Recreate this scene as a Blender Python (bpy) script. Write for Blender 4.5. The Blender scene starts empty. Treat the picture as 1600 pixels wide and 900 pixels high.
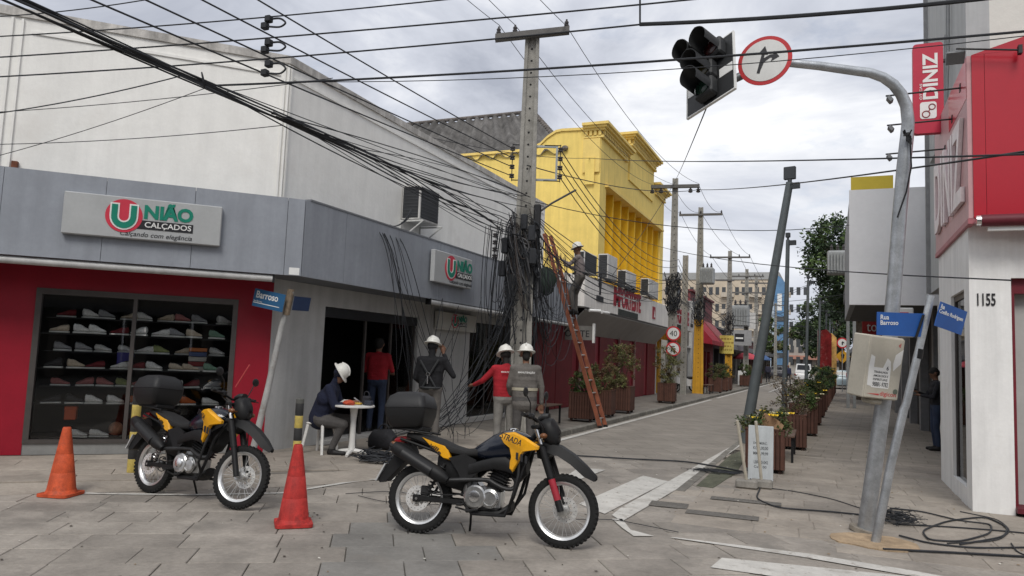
import bpy, math, random
import numpy as np
from mathutils import Vector, Matrix, Quaternion
random.seed(7); R=random.random
def U(a,b): return a+(b-a)*random.random()
SC=bpy.context.scene; COL=SC.collection
# ---------------------------------------------------------------- camera
FPX=1155.; CH=1.62; PITCH=math.radians(5.2); ROLL=math.radians(2.3); HD=math.radians(23.4)
_z=Vector((0,0,1)); _f0=Vector((-math.sin(HD),math.cos(HD),0)); _r0=Vector((math.cos(HD),math.sin(HD),0))
FW=_f0*math.cos(PITCH)+_z*math.sin(PITCH); _u0=_r0.cross(FW)
RT=_r0*math.cos(ROLL)+_u0*math.sin(ROLL); UP=_u0*math.cos(ROLL)-_r0*math.sin(ROLL); CAM=Vector((0,0,CH))
cam=bpy.data.cameras.new('camera'); co=bpy.data.objects.new('camera',cam); COL.objects.link(co)
cam.sensor_width=36; cam.lens=36*FPX/1600; cam.clip_end=3000; cam.clip_start=.05
m3=Matrix((RT,UP,-FW)).transposed(); co.matrix_world=Matrix.Translation(CAM)@m3.to_4x4(); SC.camera=co
SC.render.resolution_x=1024; SC.render.resolution_y=576
# ---------------------------------------------------------------- world, sun, exposure
SUN_EL=math.radians(48); SUN_AZ=math.radians(165)   # azimuth clockwise from +Y
w=bpy.data.worlds.new('World'); SC.world=w; w.use_nodes=True
nt=w.node_tree; N=nt.nodes; L=nt.links; N.clear()
out=N.new('ShaderNodeOutputWorld'); bg=N.new('ShaderNodeBackground'); bg2=N.new('ShaderNodeBackground'); mix=N.new('ShaderNodeMixShader')
sky=N.new('ShaderNodeTexSky'); sky.sky_type='NISHITA'; sky.sun_disc=False; sky.sun_elevation=SUN_EL; sky.sun_rotation=SUN_AZ
L.new(sky.outputs[0],bg.inputs[0]); bg.inputs[1].default_value=.08
tc=N.new('ShaderNodeTexCoord'); mp=N.new('ShaderNodeMapping'); mp.inputs['Scale'].default_value=(1,1,2.6)
L.new(tc.outputs['Generated'],mp.inputs[0])
def noise(sc,det,ro,dist=0):
    n=N.new('ShaderNodeTexNoise'); n.inputs['Scale'].default_value=sc; n.inputs['Detail'].default_value=det; n.inputs['Roughness'].default_value=ro; n.inputs['Distortion'].default_value=dist
    L.new(mp.outputs[0],n.inputs['Vector']); return n
n1=noise(2.1,9,.58,.5); n2=noise(5.5,6,.6,.2)
cr=N.new('ShaderNodeValToRGB'); L.new(n1.outputs[0],cr.inputs[0])
e=cr.color_ramp.elements; e[0].position=.34; e[0].color=(.31,.33,.385,1); e[1].position=.64; e[1].color=(.76,.765,.78,1)
x=e.new(.49); x.color=(.485,.505,.56,1)
L.new(cr.outputs[0],bg2.inputs[0]); bg2.inputs[1].default_value=1.0
cm=N.new('ShaderNodeValToRGB'); L.new(n2.outputs[0],cm.inputs[0]); e=cm.color_ramp.elements; e[0].position=.25; e[0].color=(.55,.55,.55,1); e[1].position=.42; e[1].color=(.97,.97,.97,1)
L.new(cm.outputs[0],mix.inputs[0]); L.new(bg.outputs[0],mix.inputs[1]); L.new(bg2.outputs[0],mix.inputs[2]); L.new(mix.outputs[0],out.inputs[0])
sl=bpy.data.lights.new('sun','SUN'); sl.energy=1.5; sl.angle=math.radians(25); sl.color=(1,.965,.91)
so=bpy.data.objects.new('sun',sl); COL.objects.link(so)
sd=Vector((math.sin(SUN_AZ)*math.cos(SUN_EL),math.cos(SUN_AZ)*math.cos(SUN_EL),math.sin(SUN_EL)))
so.rotation_euler=(-sd).to_track_quat('-Z','Y').to_euler(); so.location=(0,-10,30)
SC.view_settings.view_transform='Standard'; SC.view_settings.look='None'; SC.view_settings.gamma=1; SC.view_settings.exposure=.52
SC.render.engine='CYCLES'
# ---------------------------------------------------------------- pixel (1600x900) -> world point helpers
def ray(px,py): return FW+RT*((px-800)/FPX)-UP*((py-450)/FPX)
def PG(px,py,z=0.): d=ray(px,py); return CAM+d*((z-CH)/d.z)
def PX(px,py,x): d=ray(px,py); return CAM+d*(x/d.x)
def PY(px,py,y): d=ray(px,py); return CAM+d*(y/d.y)
def PV(px,py,o,dr):
    n=Vector((-dr[1],dr[0],0)); d=ray(px,py); return CAM+d*((Vector((o[0],o[1],CH))-CAM).dot(n)/d.dot(n))
def PD(px,py,dist): return CAM+ray(px,py)*dist
# ---------------------------------------------------------------- materials
MATS={}
def M(name,col,rough=.7,metal=0.,var=.12,scale=6.,bump=0.,bscale=None,streak=0.,island=0.,spec=.4,stain=None,coat=0.,pos=False):
    if name in MATS: return MATS[name]
    m=bpy.data.materials.new(name); MATS[name]=m; m.use_nodes=True; t=m.node_tree; b=t.nodes['Principled BSDF']
    b.inputs['Roughness'].default_value=rough; b.inputs['Metallic'].default_value=metal; b.inputs['Specular IOR Level'].default_value=spec
    if coat: b.inputs['Coat Weight'].default_value=coat; b.inputs['Coat Roughness'].default_value=.15
    tc=t.nodes.new('ShaderNodeTexCoord'); last=None
    src=t.nodes.new('ShaderNodeNewGeometry').outputs['Position'] if pos else tc.outputs['Object']
    def mul(prev,fac_out,lo,hi,p0=.3,p1=.7):
        r=t.nodes.new('ShaderNodeMapRange'); r.inputs[1].default_value=p0; r.inputs[2].default_value=p1; r.inputs[3].default_value=lo; r.inputs[4].default_value=hi
        t.links.new(fac_out,r.inputs[0])
        mx=t.nodes.new('ShaderNodeVectorMath'); mx.operation='SCALE'; t.links.new(r.outputs[0],mx.inputs['Scale'])
        if prev is None: mx.inputs[0].default_value=col[:3]
        else: t.links.new(prev,mx.inputs[0])
        return mx.outputs[0]
    def nz(sc,det=5,ro=.6,stretch=None):
        n=t.nodes.new('ShaderNodeTexNoise'); n.inputs['Scale'].default_value=sc; n.inputs['Detail'].default_value=det; n.inputs['Roughness'].default_value=ro
        if stretch:
            mp=t.nodes.new('ShaderNodeMapping'); mp.inputs['Scale'].default_value=stretch; t.links.new(src,mp.inputs[0]); t.links.new(mp.outputs[0],n.inputs['Vector'])
        else: t.links.new(src,n.inputs['Vector'])
        return n.outputs[0]
    if var: last=mul(last,nz(scale),1-var,1+var); last=mul(last,nz(scale*.13,3),1-var*.7,1+var*.7); last=mul(last,nz(scale*9,3,.7),1-var*.5,1+var*.5)
    if streak: last=mul(last,nz(1.,6,.65,(5,5,.35)),1-streak,1+streak*.3,.35,.6)
    if island:
        g=t.nodes.new('ShaderNodeNewGeometry'); last=mul(last,g.outputs['Random Per Island'],1-island,1+island,0,1)
        oi=t.nodes.new('ShaderNodeObjectInfo'); last=mul(last,oi.outputs['Random'],1-island*.6,1+island*.6,0,1)
    if stain:
        r=t.nodes.new('ShaderNodeMapRange'); r.inputs[1].default_value=.55; r.inputs[2].default_value=.72; t.links.new(nz(stain[1],6,.65),r.inputs[0])
        mx=t.nodes.new('ShaderNodeMix'); mx.data_type='RGBA'; t.links.new(r.outputs[0],mx.inputs[0]); 
        if last is None: mx.inputs[6].default_value=(*col[:3],1)
        else: t.links.new(last,mx.inputs[6])
        mx.inputs[7].default_value=(*stain[0],1); last=mx.outputs[2]
    if last is None: b.inputs['Base Color'].default_value=(*col[:3],1)
    else: t.links.new(last,b.inputs['Base Color'])
    if bump:
        bp=t.nodes.new('ShaderNodeBump'); bp.inputs['Strength'].default_value=bump; bp.inputs['Distance'].default_value=.02
        t.links.new(nz(bscale or scale*4,6,.6),bp.inputs['Height']); t.links.new(bp.outputs[0],b.inputs['Normal'])
    return m
def glass(name,tint=(.95,.96,.96),refl=1.45):
    if name in MATS: return MATS[name]
    m=bpy.data.materials.new(name); MATS[name]=m; m.use_nodes=True; t=m.node_tree; t.nodes.clear()
    o=t.nodes.new('ShaderNodeOutputMaterial'); mx=t.nodes.new('ShaderNodeMixShader'); tr=t.nodes.new('ShaderNodeBsdfTransparent'); g=t.nodes.new('ShaderNodeBsdfGlossy'); f=t.nodes.new('ShaderNodeFresnel')
    tr.inputs[0].default_value=(*tint,1); g.inputs['Roughness'].default_value=.02; f.inputs[0].default_value=refl
    t.links.new(f.outputs[0],mx.inputs[0]); t.links.new(tr.outputs[0],mx.inputs[1]); t.links.new(g.outputs[0],mx.inputs[2]); t.links.new(mx.outputs[0],o.inputs[0]); return m
def brickmat(name,c1,c2,mortar,w,h,rot=0.,gap=.012,rough=.85,var=.2):
    if name in MATS: return MATS[name]
    m=M(name,c1,rough,0,0); t=m.node_tree; b=t.nodes['Principled BSDF']
    tc=t.nodes.new('ShaderNodeTexCoord'); mp=t.nodes.new('ShaderNodeMapping'); mp.inputs['Rotation'].default_value=(0,0,rot); t.links.new(tc.outputs['Object'],mp.inputs[0])
    br=t.nodes.new('ShaderNodeTexBrick'); br.inputs['Color1'].default_value=(*c1,1); br.inputs['Color2'].default_value=(*c2,1); br.inputs['Mortar'].default_value=(*mortar,1)
    br.inputs['Scale'].default_value=1; br.inputs['Mortar Size'].default_value=gap; br.inputs['Brick Width'].default_value=w; br.inputs['Row Height'].default_value=h; br.inputs['Mortar Smooth'].default_value=.4
    t.links.new(mp.outputs[0],br.inputs['Vector'])
    n=t.nodes.new('ShaderNodeTexNoise'); n.inputs['Scale'].default_value=1.3; n.inputs['Detail'].default_value=8; n.inputs['Roughness'].default_value=.7; t.links.new(tc.outputs['Object'],n.inputs[0])
    r=t.nodes.new('ShaderNodeMapRange'); r.inputs[1].default_value=.3; r.inputs[2].default_value=.7; r.inputs[3].default_value=1-var; r.inputs[4].default_value=1+var; t.links.new(n.outputs[0],r.inputs[0])
    s=t.nodes.new('ShaderNodeVectorMath'); s.operation='SCALE'; t.links.new(br.outputs['Color'],s.inputs[0]); t.links.new(r.outputs[0],s.inputs['Scale']); t.links.new(s.outputs[0],b.inputs['Base Color'])
    bp=t.nodes.new('ShaderNodeBump'); bp.inputs['Strength'].default_value=.4; bp.inputs['Distance'].default_value=.01; t.links.new(br.outputs['Fac'],bp.inputs['Height']); bp.invert=True; t.links.new(bp.outputs[0],b.inputs['Normal'])
    return m
# ---------------------------------------------------------------- mesh builder
class MB:
    def __init__(s): s.v=[]; s.f=[]; s.mi=[]; s.M=Matrix()
    def add(s,vs,fs,mi=0):
        b=len(s.v); s.v+=[tuple(s.M@Vector(v)) for v in vs]; s.f+=[tuple(i+b for i in f) for f in fs]; s.mi+=[mi]*len(fs); return s
    def box(s,x0,x1,y0,y1,z0,z1,mi=0):
        return s.add([(x0,y0,z0),(x1,y0,z0),(x1,y1,z0),(x0,y1,z0),(x0,y0,z1),(x1,y0,z1),(x1,y1,z1),(x0,y1,z1)],[(3,2,1,0),(4,5,6,7),(0,1,5,4),(1,2,6,5),(2,3,7,6),(3,0,4,7)],mi)
    def obox(s,c,size,rot=(0,0,0),mi=0):
        from mathutils import Euler
        k=s.M; s.M=k@Matrix.Translation(c)@Euler(rot).to_matrix().to_4x4(); a,b,d=[q/2 for q in size]; s.box(-a,a,-b,b,-d,d,mi); s.M=k; return s
    def rbox(s,x0,x1,y0,y1,z0,z1,b=.02,mi=0):   # box with chamfered edges
        vs=[];ix={}
        for i,(X,sx) in enumerate(((x0,1),(x1,-1))):
            for j,(Y,sy) in enumerate(((y0,1),(y1,-1))):
                for k,(Z,sz) in enumerate(((z0,1),(z1,-1))):
                    for a in range(3):
                        p=[X+sx*b,Y+sy*b,Z+sz*b]; p[a]=(X,Y,Z)[a]; ix[i,j,k,a]=len(vs); vs.append(p)
        fs=[]
        for i in (0,1):
            fs.append([ix[i,j,k,0] for j,k in ((0,0),(1,0),(1,1),(0,1))]); fs.append([ix[j,i,k,1] for j,k in ((0,0),(1,0),(1,1),(0,1))]); fs.append([ix[j,k,i,2] for j,k in ((0,0),(1,0),(1,1),(0,1))])
            for j in (0,1):
                fs.append([ix[i,j,0,0],ix[i,j,1,0],ix[i,j,1,1],ix[i,j,0,1]]); fs.append([ix[i,0,j,0],ix[i,1,j,0],ix[i,1,j,2],ix[i,0,j,2]]); fs.append([ix[0,i,j,1],ix[1,i,j,1],ix[1,i,j,2],ix[0,i,j,2]])
                for k in (0,1): fs.append([ix[i,j,k,a] for a in range(3)])
        c=Vector(((x0+x1)/2,(y0+y1)/2,(z0+z1)/2)); gs=[]
        for f in fs:
            p=[Vector(vs[q]) for q in f]; n=(p[1]-p[0]).cross(p[2]-p[0]); fc=sum(p,Vector())/len(p)
            gs.append(tuple(f) if n.dot(fc-c)>0 else tuple(reversed(f)))
        return s.add(vs,gs,mi)
    def rings(s,rs,mi=0,cap=True,close=True):
        n=len(rs[0]); vs=[p for r in rs for p in r]; fs=[]
        for i in range(len(rs)-1):
            for j in range(n if close else n-1):
                k=(j+1)%n; fs.append((i*n+j,i*n+k,(i+1)*n+k,(i+1)*n+j))
        if cap: fs.append(tuple(reversed(range(n)))); fs.append(tuple((len(rs)-1)*n+j for j in range(n)))
        return s.add(vs,fs,mi)
    def tube(s,pts,r,n=8,mi=0,cap=True):
        pts=[Vector(p) for p in pts]; rs=[]; m=len(pts); prev=None
        for i,p in enumerate(pts):
            d=(pts[min(i+1,m-1)]-pts[max(i-1,0)]); d=d.normalized() if d.length>1e-9 else Vector((0,0,1))
            if prev is None: a=d.orthogonal().normalized()
            else:
                a=prev-d*prev.dot(d); a=a.normalized() if a.length>1e-6 else d.orthogonal().normalized()
            prev=a; b=d.cross(a); rr=r[i] if isinstance(r,(list,tuple)) else r
            rs.append([p+(a*math.cos(2*math.pi*j/n)+b*math.sin(2*math.pi*j/n))*rr for j in range(n)])
        return s.rings(rs,mi,cap)
    def cyl(s,p,q,r,r2=None,n=12,mi=0): return s.tube([p,q],[r,r if r2 is None else r2],n,mi)
    def lathe(s,prof,c=(0,0,0),ax=(0,0,1),n=20,mi=0,cap=True):
        ax=Vector(ax).normalized(); a=ax.orthogonal().normalized(); b=ax.cross(a); c=Vector(c)
        return s.rings([[c+ax*h+(a*math.cos(2*math.pi*j/n)+b*math.sin(2*math.pi*j/n))*max(r,1e-4) for j in range(n)] for r,h in prof],mi,cap)
    def torus(s,c,ax,R_,r,n=28,m=8,mi=0,sx=1.):
        ax=Vector(ax).normalized(); a=ax.orthogonal().normalized(); b=ax.cross(a); c=Vector(c); vs=[];fs=[]
        for i in range(n):
            t=2*math.pi*i/n; d=a*math.cos(t)+b*math.sin(t)
            for j in range(m):
                u=2*math.pi*j/m; vs.append(c+d*(R_+r*math.cos(u))+ax*(r*sx*math.sin(u)))
        for i in range(n):
            for j in range(m): fs.append((i*m+j,((i+1)%n)*m+j,((i+1)%n)*m+(j+1)%m,i*m+(j+1)%m))
        return s.add(vs,fs,mi)
    def ell(s,c,rx,ry=None,rz=None,nu=14,nv=9,mi=0):
        ry=rx if ry is None else ry; rz=rx if rz is None else rz
        return s.rings([[Vector(c)+Vector((rx*math.sin(math.pi*i/nv)*math.cos(2*math.pi*j/nu),ry*math.sin(math.pi*i/nv)*math.sin(2*math.pi*j/nu),-rz*math.cos(math.pi*i/nv))) if 0<i<nv else Vector(c)+Vector((1e-4*math.cos(2*math.pi*j/nu),1e-4*math.sin(2*math.pi*j/nu),-rz*math.cos(math.pi*i/nv))) for j in range(nu)] for i in range(nv+1)],mi)
    def prism(s,poly,d0,d1,plane='xy',mi=0):
        mp={'xy':lambda a,b,d:(a,b,d),'xz':lambda a,b,d:(a,d,b),'yz':lambda a,b,d:(d,a,b)}[plane]; n=len(poly)
        area=sum(poly[i][0]*poly[(i+1)%n][1]-poly[(i+1)%n][0]*poly[i][1] for i in range(n))
        flip=(area<0)!=(plane=='xz')!=(d1<d0)
        vs=[mp(a,b,d0) for a,b in poly]+[mp(a,b,d1) for a,b in poly]
        fs=[tuple(reversed(range(n))),tuple(range(n,2*n))]+[(i,(i+1)%n,n+(i+1)%n,n+i) for i in range(n)]
        if flip: fs=[tuple(reversed(f)) for f in fs]
        return s.add(vs,fs,mi)
    def loft(s,secs,n=14,e=2.6,mi=0):   # sections (x, yc, halfwidth, z0, z1) rounded
        rs=[]
        for x,yc,hw,z0,z1 in secs:
            zc=(z0+z1)/2; hz=(z1-z0)/2; r=[]
            for j in range(n):
                t=2*math.pi*j/n; c,q=math.cos(t),math.sin(t)
                r.append((x,yc+hw*math.copysign(abs(c)**(2/e),c),zc+hz*math.copysign(abs(q)**(2/e),q)))
            rs.append(r)
        return s.rings(rs,mi)
    def mesh(s,name,mats,smooth=35):
        me=bpy.data.meshes.new(name); me.from_pydata(s.v,[],s.f); 
        for m in (mats if isinstance(mats,(list,tuple)) else [mats]): me.materials.append(m)
        me.polygons.foreach_set('material_index',s.mi)
        if smooth:
            me.polygons.foreach_set('use_smooth',[True]*len(s.f)); me.update(); me.set_sharp_from_angle(angle=math.radians(smooth))
        me.update(); return me
PM={}
def link(name,me,parent=None):
    o=bpy.data.objects.new(name,me); COL.objects.link(o); o.parent=parent; return o
def build(mb,name,mats,parent=None,smooth=35,world=True,label=None,cat=None,group=None,kind=None):
    if parent is not None and world and parent.name in PM:
        I=PM[parent.name]; mb.v=[tuple(I@Vector(v)) for v in mb.v]
    elif parent is None and world:
        c=Vector((sum(v[0] for v in mb.v)/len(mb.v),sum(v[1] for v in mb.v)/len(mb.v),min(v[2] for v in mb.v))); mb.v=[tuple(Vector(v)-c) for v in mb.v]
    o=link(name,mb.mesh(name,mats,smooth),parent)
    if parent is not None: PM[o.name]=PM.get(parent.name,Matrix()) if world else Matrix()
    elif world: o.location=c; PM[o.name]=Matrix.Translation(-c)
    tag(o,label,cat,group,kind); return o
def tag(o,label=None,cat=None,group=None,kind=None):
    if label: o['label']=label
    if cat: o['category']=cat
    if group: o['group']=group
    if kind: o['kind']=kind
    return o
def T(name,loc,rz=0.,label=None,cat=None,group=None):
    o=bpy.data.objects.new(name,None); COL.objects.link(o); o.location=loc; o.rotation_euler=(0,0,rz); o.empty_display_size=.2
    PM[o.name]=(Matrix.Translation(loc)@Matrix.Rotation(rz,4,'Z')).inverted(); return tag(o,label,cat,group)
def copy_tree(o,parent=None):
    c=o.copy(); COL.objects.link(c); c.parent=parent
    for ch in list(o.children): copy_tree(ch,c)
    return c
def FR(x,y,ang,z=0): return Matrix.Translation((x,y,z))@Matrix.Rotation(math.radians(ang),4,'Z')
TXT=Matrix(((1,0,0,0),(0,0,-1,0),(0,1,0,0),(0,0,0,1)))    # text plane -> facade frame (x right, z up, facing -y)
def text(s,F,x,y,z,wd,ht,mat,name,parent,ext=.004,off=0.,shear=0.,world=True,align='L'):
    c=bpy.data.curves.new('t','FONT'); c.body=s; c.size=1; c.extrude=0; c.offset=off; c.shear=shear; c.resolution_u=3; c.fill_mode='FRONT'
    o=bpy.data.objects.new('t',c); me=bpy.data.meshes.new_from_object(o); bpy.data.objects.remove(o)
    vs=np.array([v.co[:] for v in me.vertices]); mn=vs.min(0); mx=vs.max(0); sx=wd/(mx[0]-mn[0]); sy=ht/(mx[1]-mn[1])
    mb=MB(); mb.M=F@Matrix.Translation((x,y,z))@TXT
    fs=[tuple(p.vertices) for p in me.polygons]; n=len(vs)
    P=[((v[0]-mn[0])*sx,(v[1]-mn[1])*sy,ext) for v in vs]
    from collections import Counter
    ed=Counter(); dirn={}
    for f in fs:
        for i in range(len(f)):
            a,b=f[i],f[(i+1)%len(f)]; ed[frozenset((a,b))]+=1; dirn[frozenset((a,b))]=(a,b)
    side=[(dirn[k][1],dirn[k][0],dirn[k][0]+n,dirn[k][1]+n) for k,cn in ed.items() if cn==1]
    side=[tuple(reversed(q)) for q in side]
    mb.add(P+[(p[0],p[1],0) for p in P],fs+side); bpy.data.meshes.remove(me)
    return build(mb,name,mat,parent,smooth=0,world=world)
def orient(ang): return Matrix.Rotation(math.radians(ang),4,'Z')
WHITE=M('white_paint_wall',(.80,.79,.755),.8,0,.04,3,.25,9,streak=.05,stain=((.72,.70,.66),.8))
BLACK=M('black_plastic',(.008,.008,.009),.45,0,.2,20)
RUBBER=M('tyre_rubber',(.009,.009,.009),.85,0,.25,30,.3,60)
STEEL=M('galvanised_steel',(.42,.44,.46),.45,.75,.22,9,.08,40)
ALU=M('brushed_aluminium',(.55,.55,.54),.4,.7,.12,10)
CHROME=M('polished_metal',(.75,.75,.75),.22,1.,.08,12)
CABLE=M('cable_black',(.022,.024,.028),.65,0,.25,6)
CONC=M('pole_concrete',(.27,.26,.235),.9,0,.2,7,.35,40,streak=.22)
# ================================================================ GROUND
def sheet(poly,z,name,mat,kind='structure',parent=None):
    mb=MB(); mb.add([(x,y,z) for x,y in poly],[tuple(range(len(poly)))]); return build(mb,name,mat,parent,smooth=0,kind=kind)
DIRT=M('joint_dirt',(.15,.134,.113),.95,0,.3,5,pos=True)
SLAB=M('street_stone',(.258,.233,.203),.82,0,.24,2.2,.35,22,island=.26,stain=((.175,.16,.14),1.3),pos=True)
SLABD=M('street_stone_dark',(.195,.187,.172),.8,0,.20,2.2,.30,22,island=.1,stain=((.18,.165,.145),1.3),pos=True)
SLAB2=M('pavement_stone',(.275,.243,.206),.85,0,.20,2.1,.30,25,island=.16,stain=((.195,.172,.145),1.5),pos=True)
sheet([(-700,-100),(700,-100),(700,1200),(-700,1200)],-.05,'ground',M('far_ground',(.16,.15,.135),.9,0,.2,.2))
plaza=sheet([(-16,-4),(14,-4),(14,16),(-16,16)],-.022,'plaza',DIRT)
ROADM=brickmat('road_stone_setts',(.25,.226,.196),(.222,.2,.173),(.16,.142,.12),.7,.46,math.radians(-33.5),.012)
sheet([(-5.6,10.6),(-1.5,10.6),(-1.5,320),(-5.6,320)],-.004,'road',ROADM)
# individual paving slabs, laid diagonally
from bisect import bisect
def proj(p):
    d=Vector(p)-CAM; z=d.dot(FW); return (800+FPX*d.dot(RT)/z,450-FPX*d.dot(UP)/z) if z>.1 else (9e9,9e9)
def in_poly(x,y,P):
    c=False; n=len(P)
    for i in range(n):
        (a,b),(d,e)=P[i],P[(i+1)%n]
        if (b>y)!=(e>y) and x<(d-a)*(y-b)/(e-b)+a: c=not c
    return c
def slabs(parent,mat,ang,row,lens,inside,z,jit,limit):
    ca,sa=math.cos(ang),math.sin(ang); cand=[]; me={}
    for ln in lens:
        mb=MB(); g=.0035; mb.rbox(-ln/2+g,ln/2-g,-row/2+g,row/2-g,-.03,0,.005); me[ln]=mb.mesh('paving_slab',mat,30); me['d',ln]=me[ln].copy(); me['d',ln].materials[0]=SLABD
    for j in range(-70,71):
        x=-40+U(0,1)
        while x<40:
            ln=random.choice(lens); cx=x+ln/2; x+=ln; cy=j*row; wx=cx*ca-cy*sa; wy=cx*sa+cy*ca
            if not inside(wx,wy): continue
            q=proj((wx,wy,z))
            if -110<q[0]<1710 and q[1]<990: cand.append((math.hypot(wx,wy),wx,wy,ln))
    cand.sort()
    mbs=MB()
    for k,(d,wx,wy,ln) in enumerate(cand):
        zz=z+U(-jit,jit); rz=ang+U(-.008,.008); rx,ry=U(-.004,.004),U(-.003,.003)
        if k<limit:
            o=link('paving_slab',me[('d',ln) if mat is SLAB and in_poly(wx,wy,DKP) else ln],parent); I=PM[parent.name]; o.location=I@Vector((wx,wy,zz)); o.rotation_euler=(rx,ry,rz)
        else:
            g=.0035; mbs.M=Matrix.Translation((wx,wy,zz))@Matrix.Rotation(rz,4,'Z'); mbs.rbox(-ln/2+g,ln/2-g,-row/2+g,row/2-g,-.03,0,.005)
    if mbs.v: build(mbs,'far_paving_slabs',mat,parent,smooth=30,kind='stuff')
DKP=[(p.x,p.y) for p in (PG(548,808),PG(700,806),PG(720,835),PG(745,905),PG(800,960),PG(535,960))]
RSW=[(-1.74,320),(-1.74,9.7),(-1.78,8.2),(-1.5,7.65),(-.6,7.5),(.6,7.28),(3,6.9),(14,5.6),(14,320)]
LSW=[(-30,-16.55),(-6.35,7.1),(-5.75,7.9),(-5.25,9.2),(-5.08,10.8),(-5.08,320),(-7.9,320),(-7.9,8.9),(-30,-13.2)]
slabs(plaza,SLAB,math.radians(33.5),.44,[.42,.52,.62,.76],lambda x,y:math.hypot(x,y)<12.5 and not in_poly(x,y,[(-1.3,40),(-1.3,8.6),(-.4,8.0),(3,7.5),(14,6.2),(14,40)]) and y>2 and not (x<-5.4 and in_poly(x,y,LSW)),0,.0025,290)
# right pavement: raised sheet with its own slabs
mb=MB(); mb.prism(RSW,-.05,-.004); rsw=build(mb,'right_pavement',SLAB2,smooth=0,kind='structure')
slabs(rsw,SLAB2,math.radians(3),.42,[.42,.6,.8],lambda x,y:in_poly(x,y,[(-1.72,15),(-1.72,9.7),(-1.74,8.25),(-1.42,7.8),(-.6,7.65),(.6,7.44),(3,7.05),(5,6.9),(5,10.5),(1.6,10.5),(1.6,15)]) ,.003,.002,200)
sheet([(-1.7,14.8),(2.6,14.8),(6,60),(6,320),(-1.7,320)],.0045,'pavement_far',brickmat('pavement_setts',(.262,.232,.196),(.235,.207,.174),(.18,.158,.13),.5,.42,.05,.012),parent=rsw)
# left pavement
mb=MB(); mb.prism(LSW,-.05,.052); lsw=build(mb,'left_pavement',brickmat('left_pavement_setts',(.20,.18,.155),(.165,.15,.13),(.09,.08,.068),.6,.4,math.radians(33),.014),smooth=0,kind='structure')
slabs(lsw,SLAB2,math.radians(45),.4,[.6,.8,1.],lambda x,y:in_poly(x,y,[(-11,2.3),(-6.4,7.0),(-5.85,7.9),(-5.4,9.2),(-5.3,14),(-7.55,14),(-7.55,8.75),(-11,5.3)]),.07,.003,110)
mb=MB(); E_=[(-14,-.55),(-6.35,7.1),(-5.75,7.9),(-5.25,9.2),(-5.08,10.8)]; E2=[(-13.7,-.95),(-6.0,6.75),(-5.35,7.65),(-4.85,9.1),(-4.95,11.2)]
mb.add([(x,y,.068) for x,y in E_]+[(x,y,.002) for x,y in E2],[(i,5+i,6+i,i+1) for i in range(4)]); build(mb,'ramp_edge',SLAB2,lsw,smooth=0)
KERB=M('kerb_stone',(.17,.16,.14),.9,0,.25,5,.3,30,island=.15,pos=True)
mb=MB(); mb.rbox(-.14,.0,0.005,.99,-.04,.115,.02); km=mb.mesh('kerb_stone',KERB)
for i in range(70):
    o=link('kerb_stone',km,lsw); o.location=PM[lsw.name]@Vector((-5.06,11.2+i,0)); o.rotation_euler=(0,0,U(-.01,.01))
mb=MB(); mb.rbox(0,.12,0.005,.99,-.04,.010,.006); km=mb.mesh('kerb_stone',KERB)
for i in range(60):
    o=link('kerb_stone',km,rsw); o.location=PM[rsw.name]@Vector((-1.80,9.6+i,0)); o.rotation_euler=(0,0,U(-.01,.01))
# painted markings (thin sheets a few mm above the stone)
def paintmat():
    m=M('worn_road_paint',(.50,.485,.45),.85,0,.12,6,.2,30,stain=((.30,.275,.24),2.6),pos=True)
    t=m.node_tree; b=t.nodes['Principled BSDF']; src=b.inputs['Base Color'].links[0].from_socket; g=t.nodes.new('ShaderNodeNewGeometry'); n=t.nodes.new('ShaderNodeTexNoise'); n.inputs['Scale'].default_value=9; n.inputs['Detail'].default_value=9; n.inputs['Roughness'].default_value=.72; t.links.new(g.outputs['Position'],n.inputs[0])
    r=t.nodes.new('ShaderNodeMapRange'); r.inputs[1].default_value=.55; r.inputs[2].default_value=.67; t.links.new(n.outputs[0],r.inputs[0]); x=t.nodes.new('ShaderNodeMix'); x.data_type='RGBA'; t.links.new(r.outputs[0],x.inputs[0]); t.links.new(src,x.inputs[6]); x.inputs[7].default_value=(.24,.215,.185,1); t.links.new(x.outputs[2],b.inputs['Base Color']); return m
PAINT=paintmat()
def stripe(pts,name='road_marking',z=.0072): 
    return sheet([(p.x,p.y) for p in pts],z,name,PAINT,parent=plaza)
for q in [[(522,748),(575,738),(640,736),(612,752)],[(640,775),(660,764),(700,764),(690,777)],[(880,748),(905,731),(946,735),(900,752)],[(925,797),(905,788),(1005,744),(1044,753),(945,804)],
          [(956,806),(968,796),(1128,706),(1150,694),(1158,696),(1080,752),(972,816)],[(956,812),(972,812),(985,829),(1022,839),(990,839),(972,826)],
          [(1046,841),(1056,841),(1260,866),(1420,892),(1600,925),(1600,931),(1410,899),(1250,871)],[(1110,888),(1128,873),(1290,889),(1430,903),(1600,932),(1600,960),(1300,915)]]:
    stripe([PG(*p) for p in q],z=.0095 if q[0][0]==956 else .0085)
def ribbon(pix,wd,z=.0072):
    P=[PG(*p) for p in pix]; a=[];b=[]
    for i,p in enumerate(P):
        d=(P[min(i+1,len(P)-1)]-P[max(i-1,0)]).normalized(); n=Vector((-d.y,d.x,0))*wd/2; a.append(p+n); b.append(p-n)
    stripe(a+b[::-1],z=z)
ribbon([(-40,760),(60,768),(150,772),(300,774),(440,771),(520,758),(600,745)],.075)
a,b=-4.93,-4.80
sheet([(a,12.6),(b,12.6),(b,34),(a,34)],.007,'road_marking',PAINT,parent=plaza); sheet([(a,36),(b,36),(b,120),(a,120)],.007,'road_marking',PAINT,parent=plaza)
sheet([(-3.5,48),(-3.38,48),(-3.38,110),(-3.5,110)],.007,'road_marking',PAINT,parent=plaza)
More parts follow.
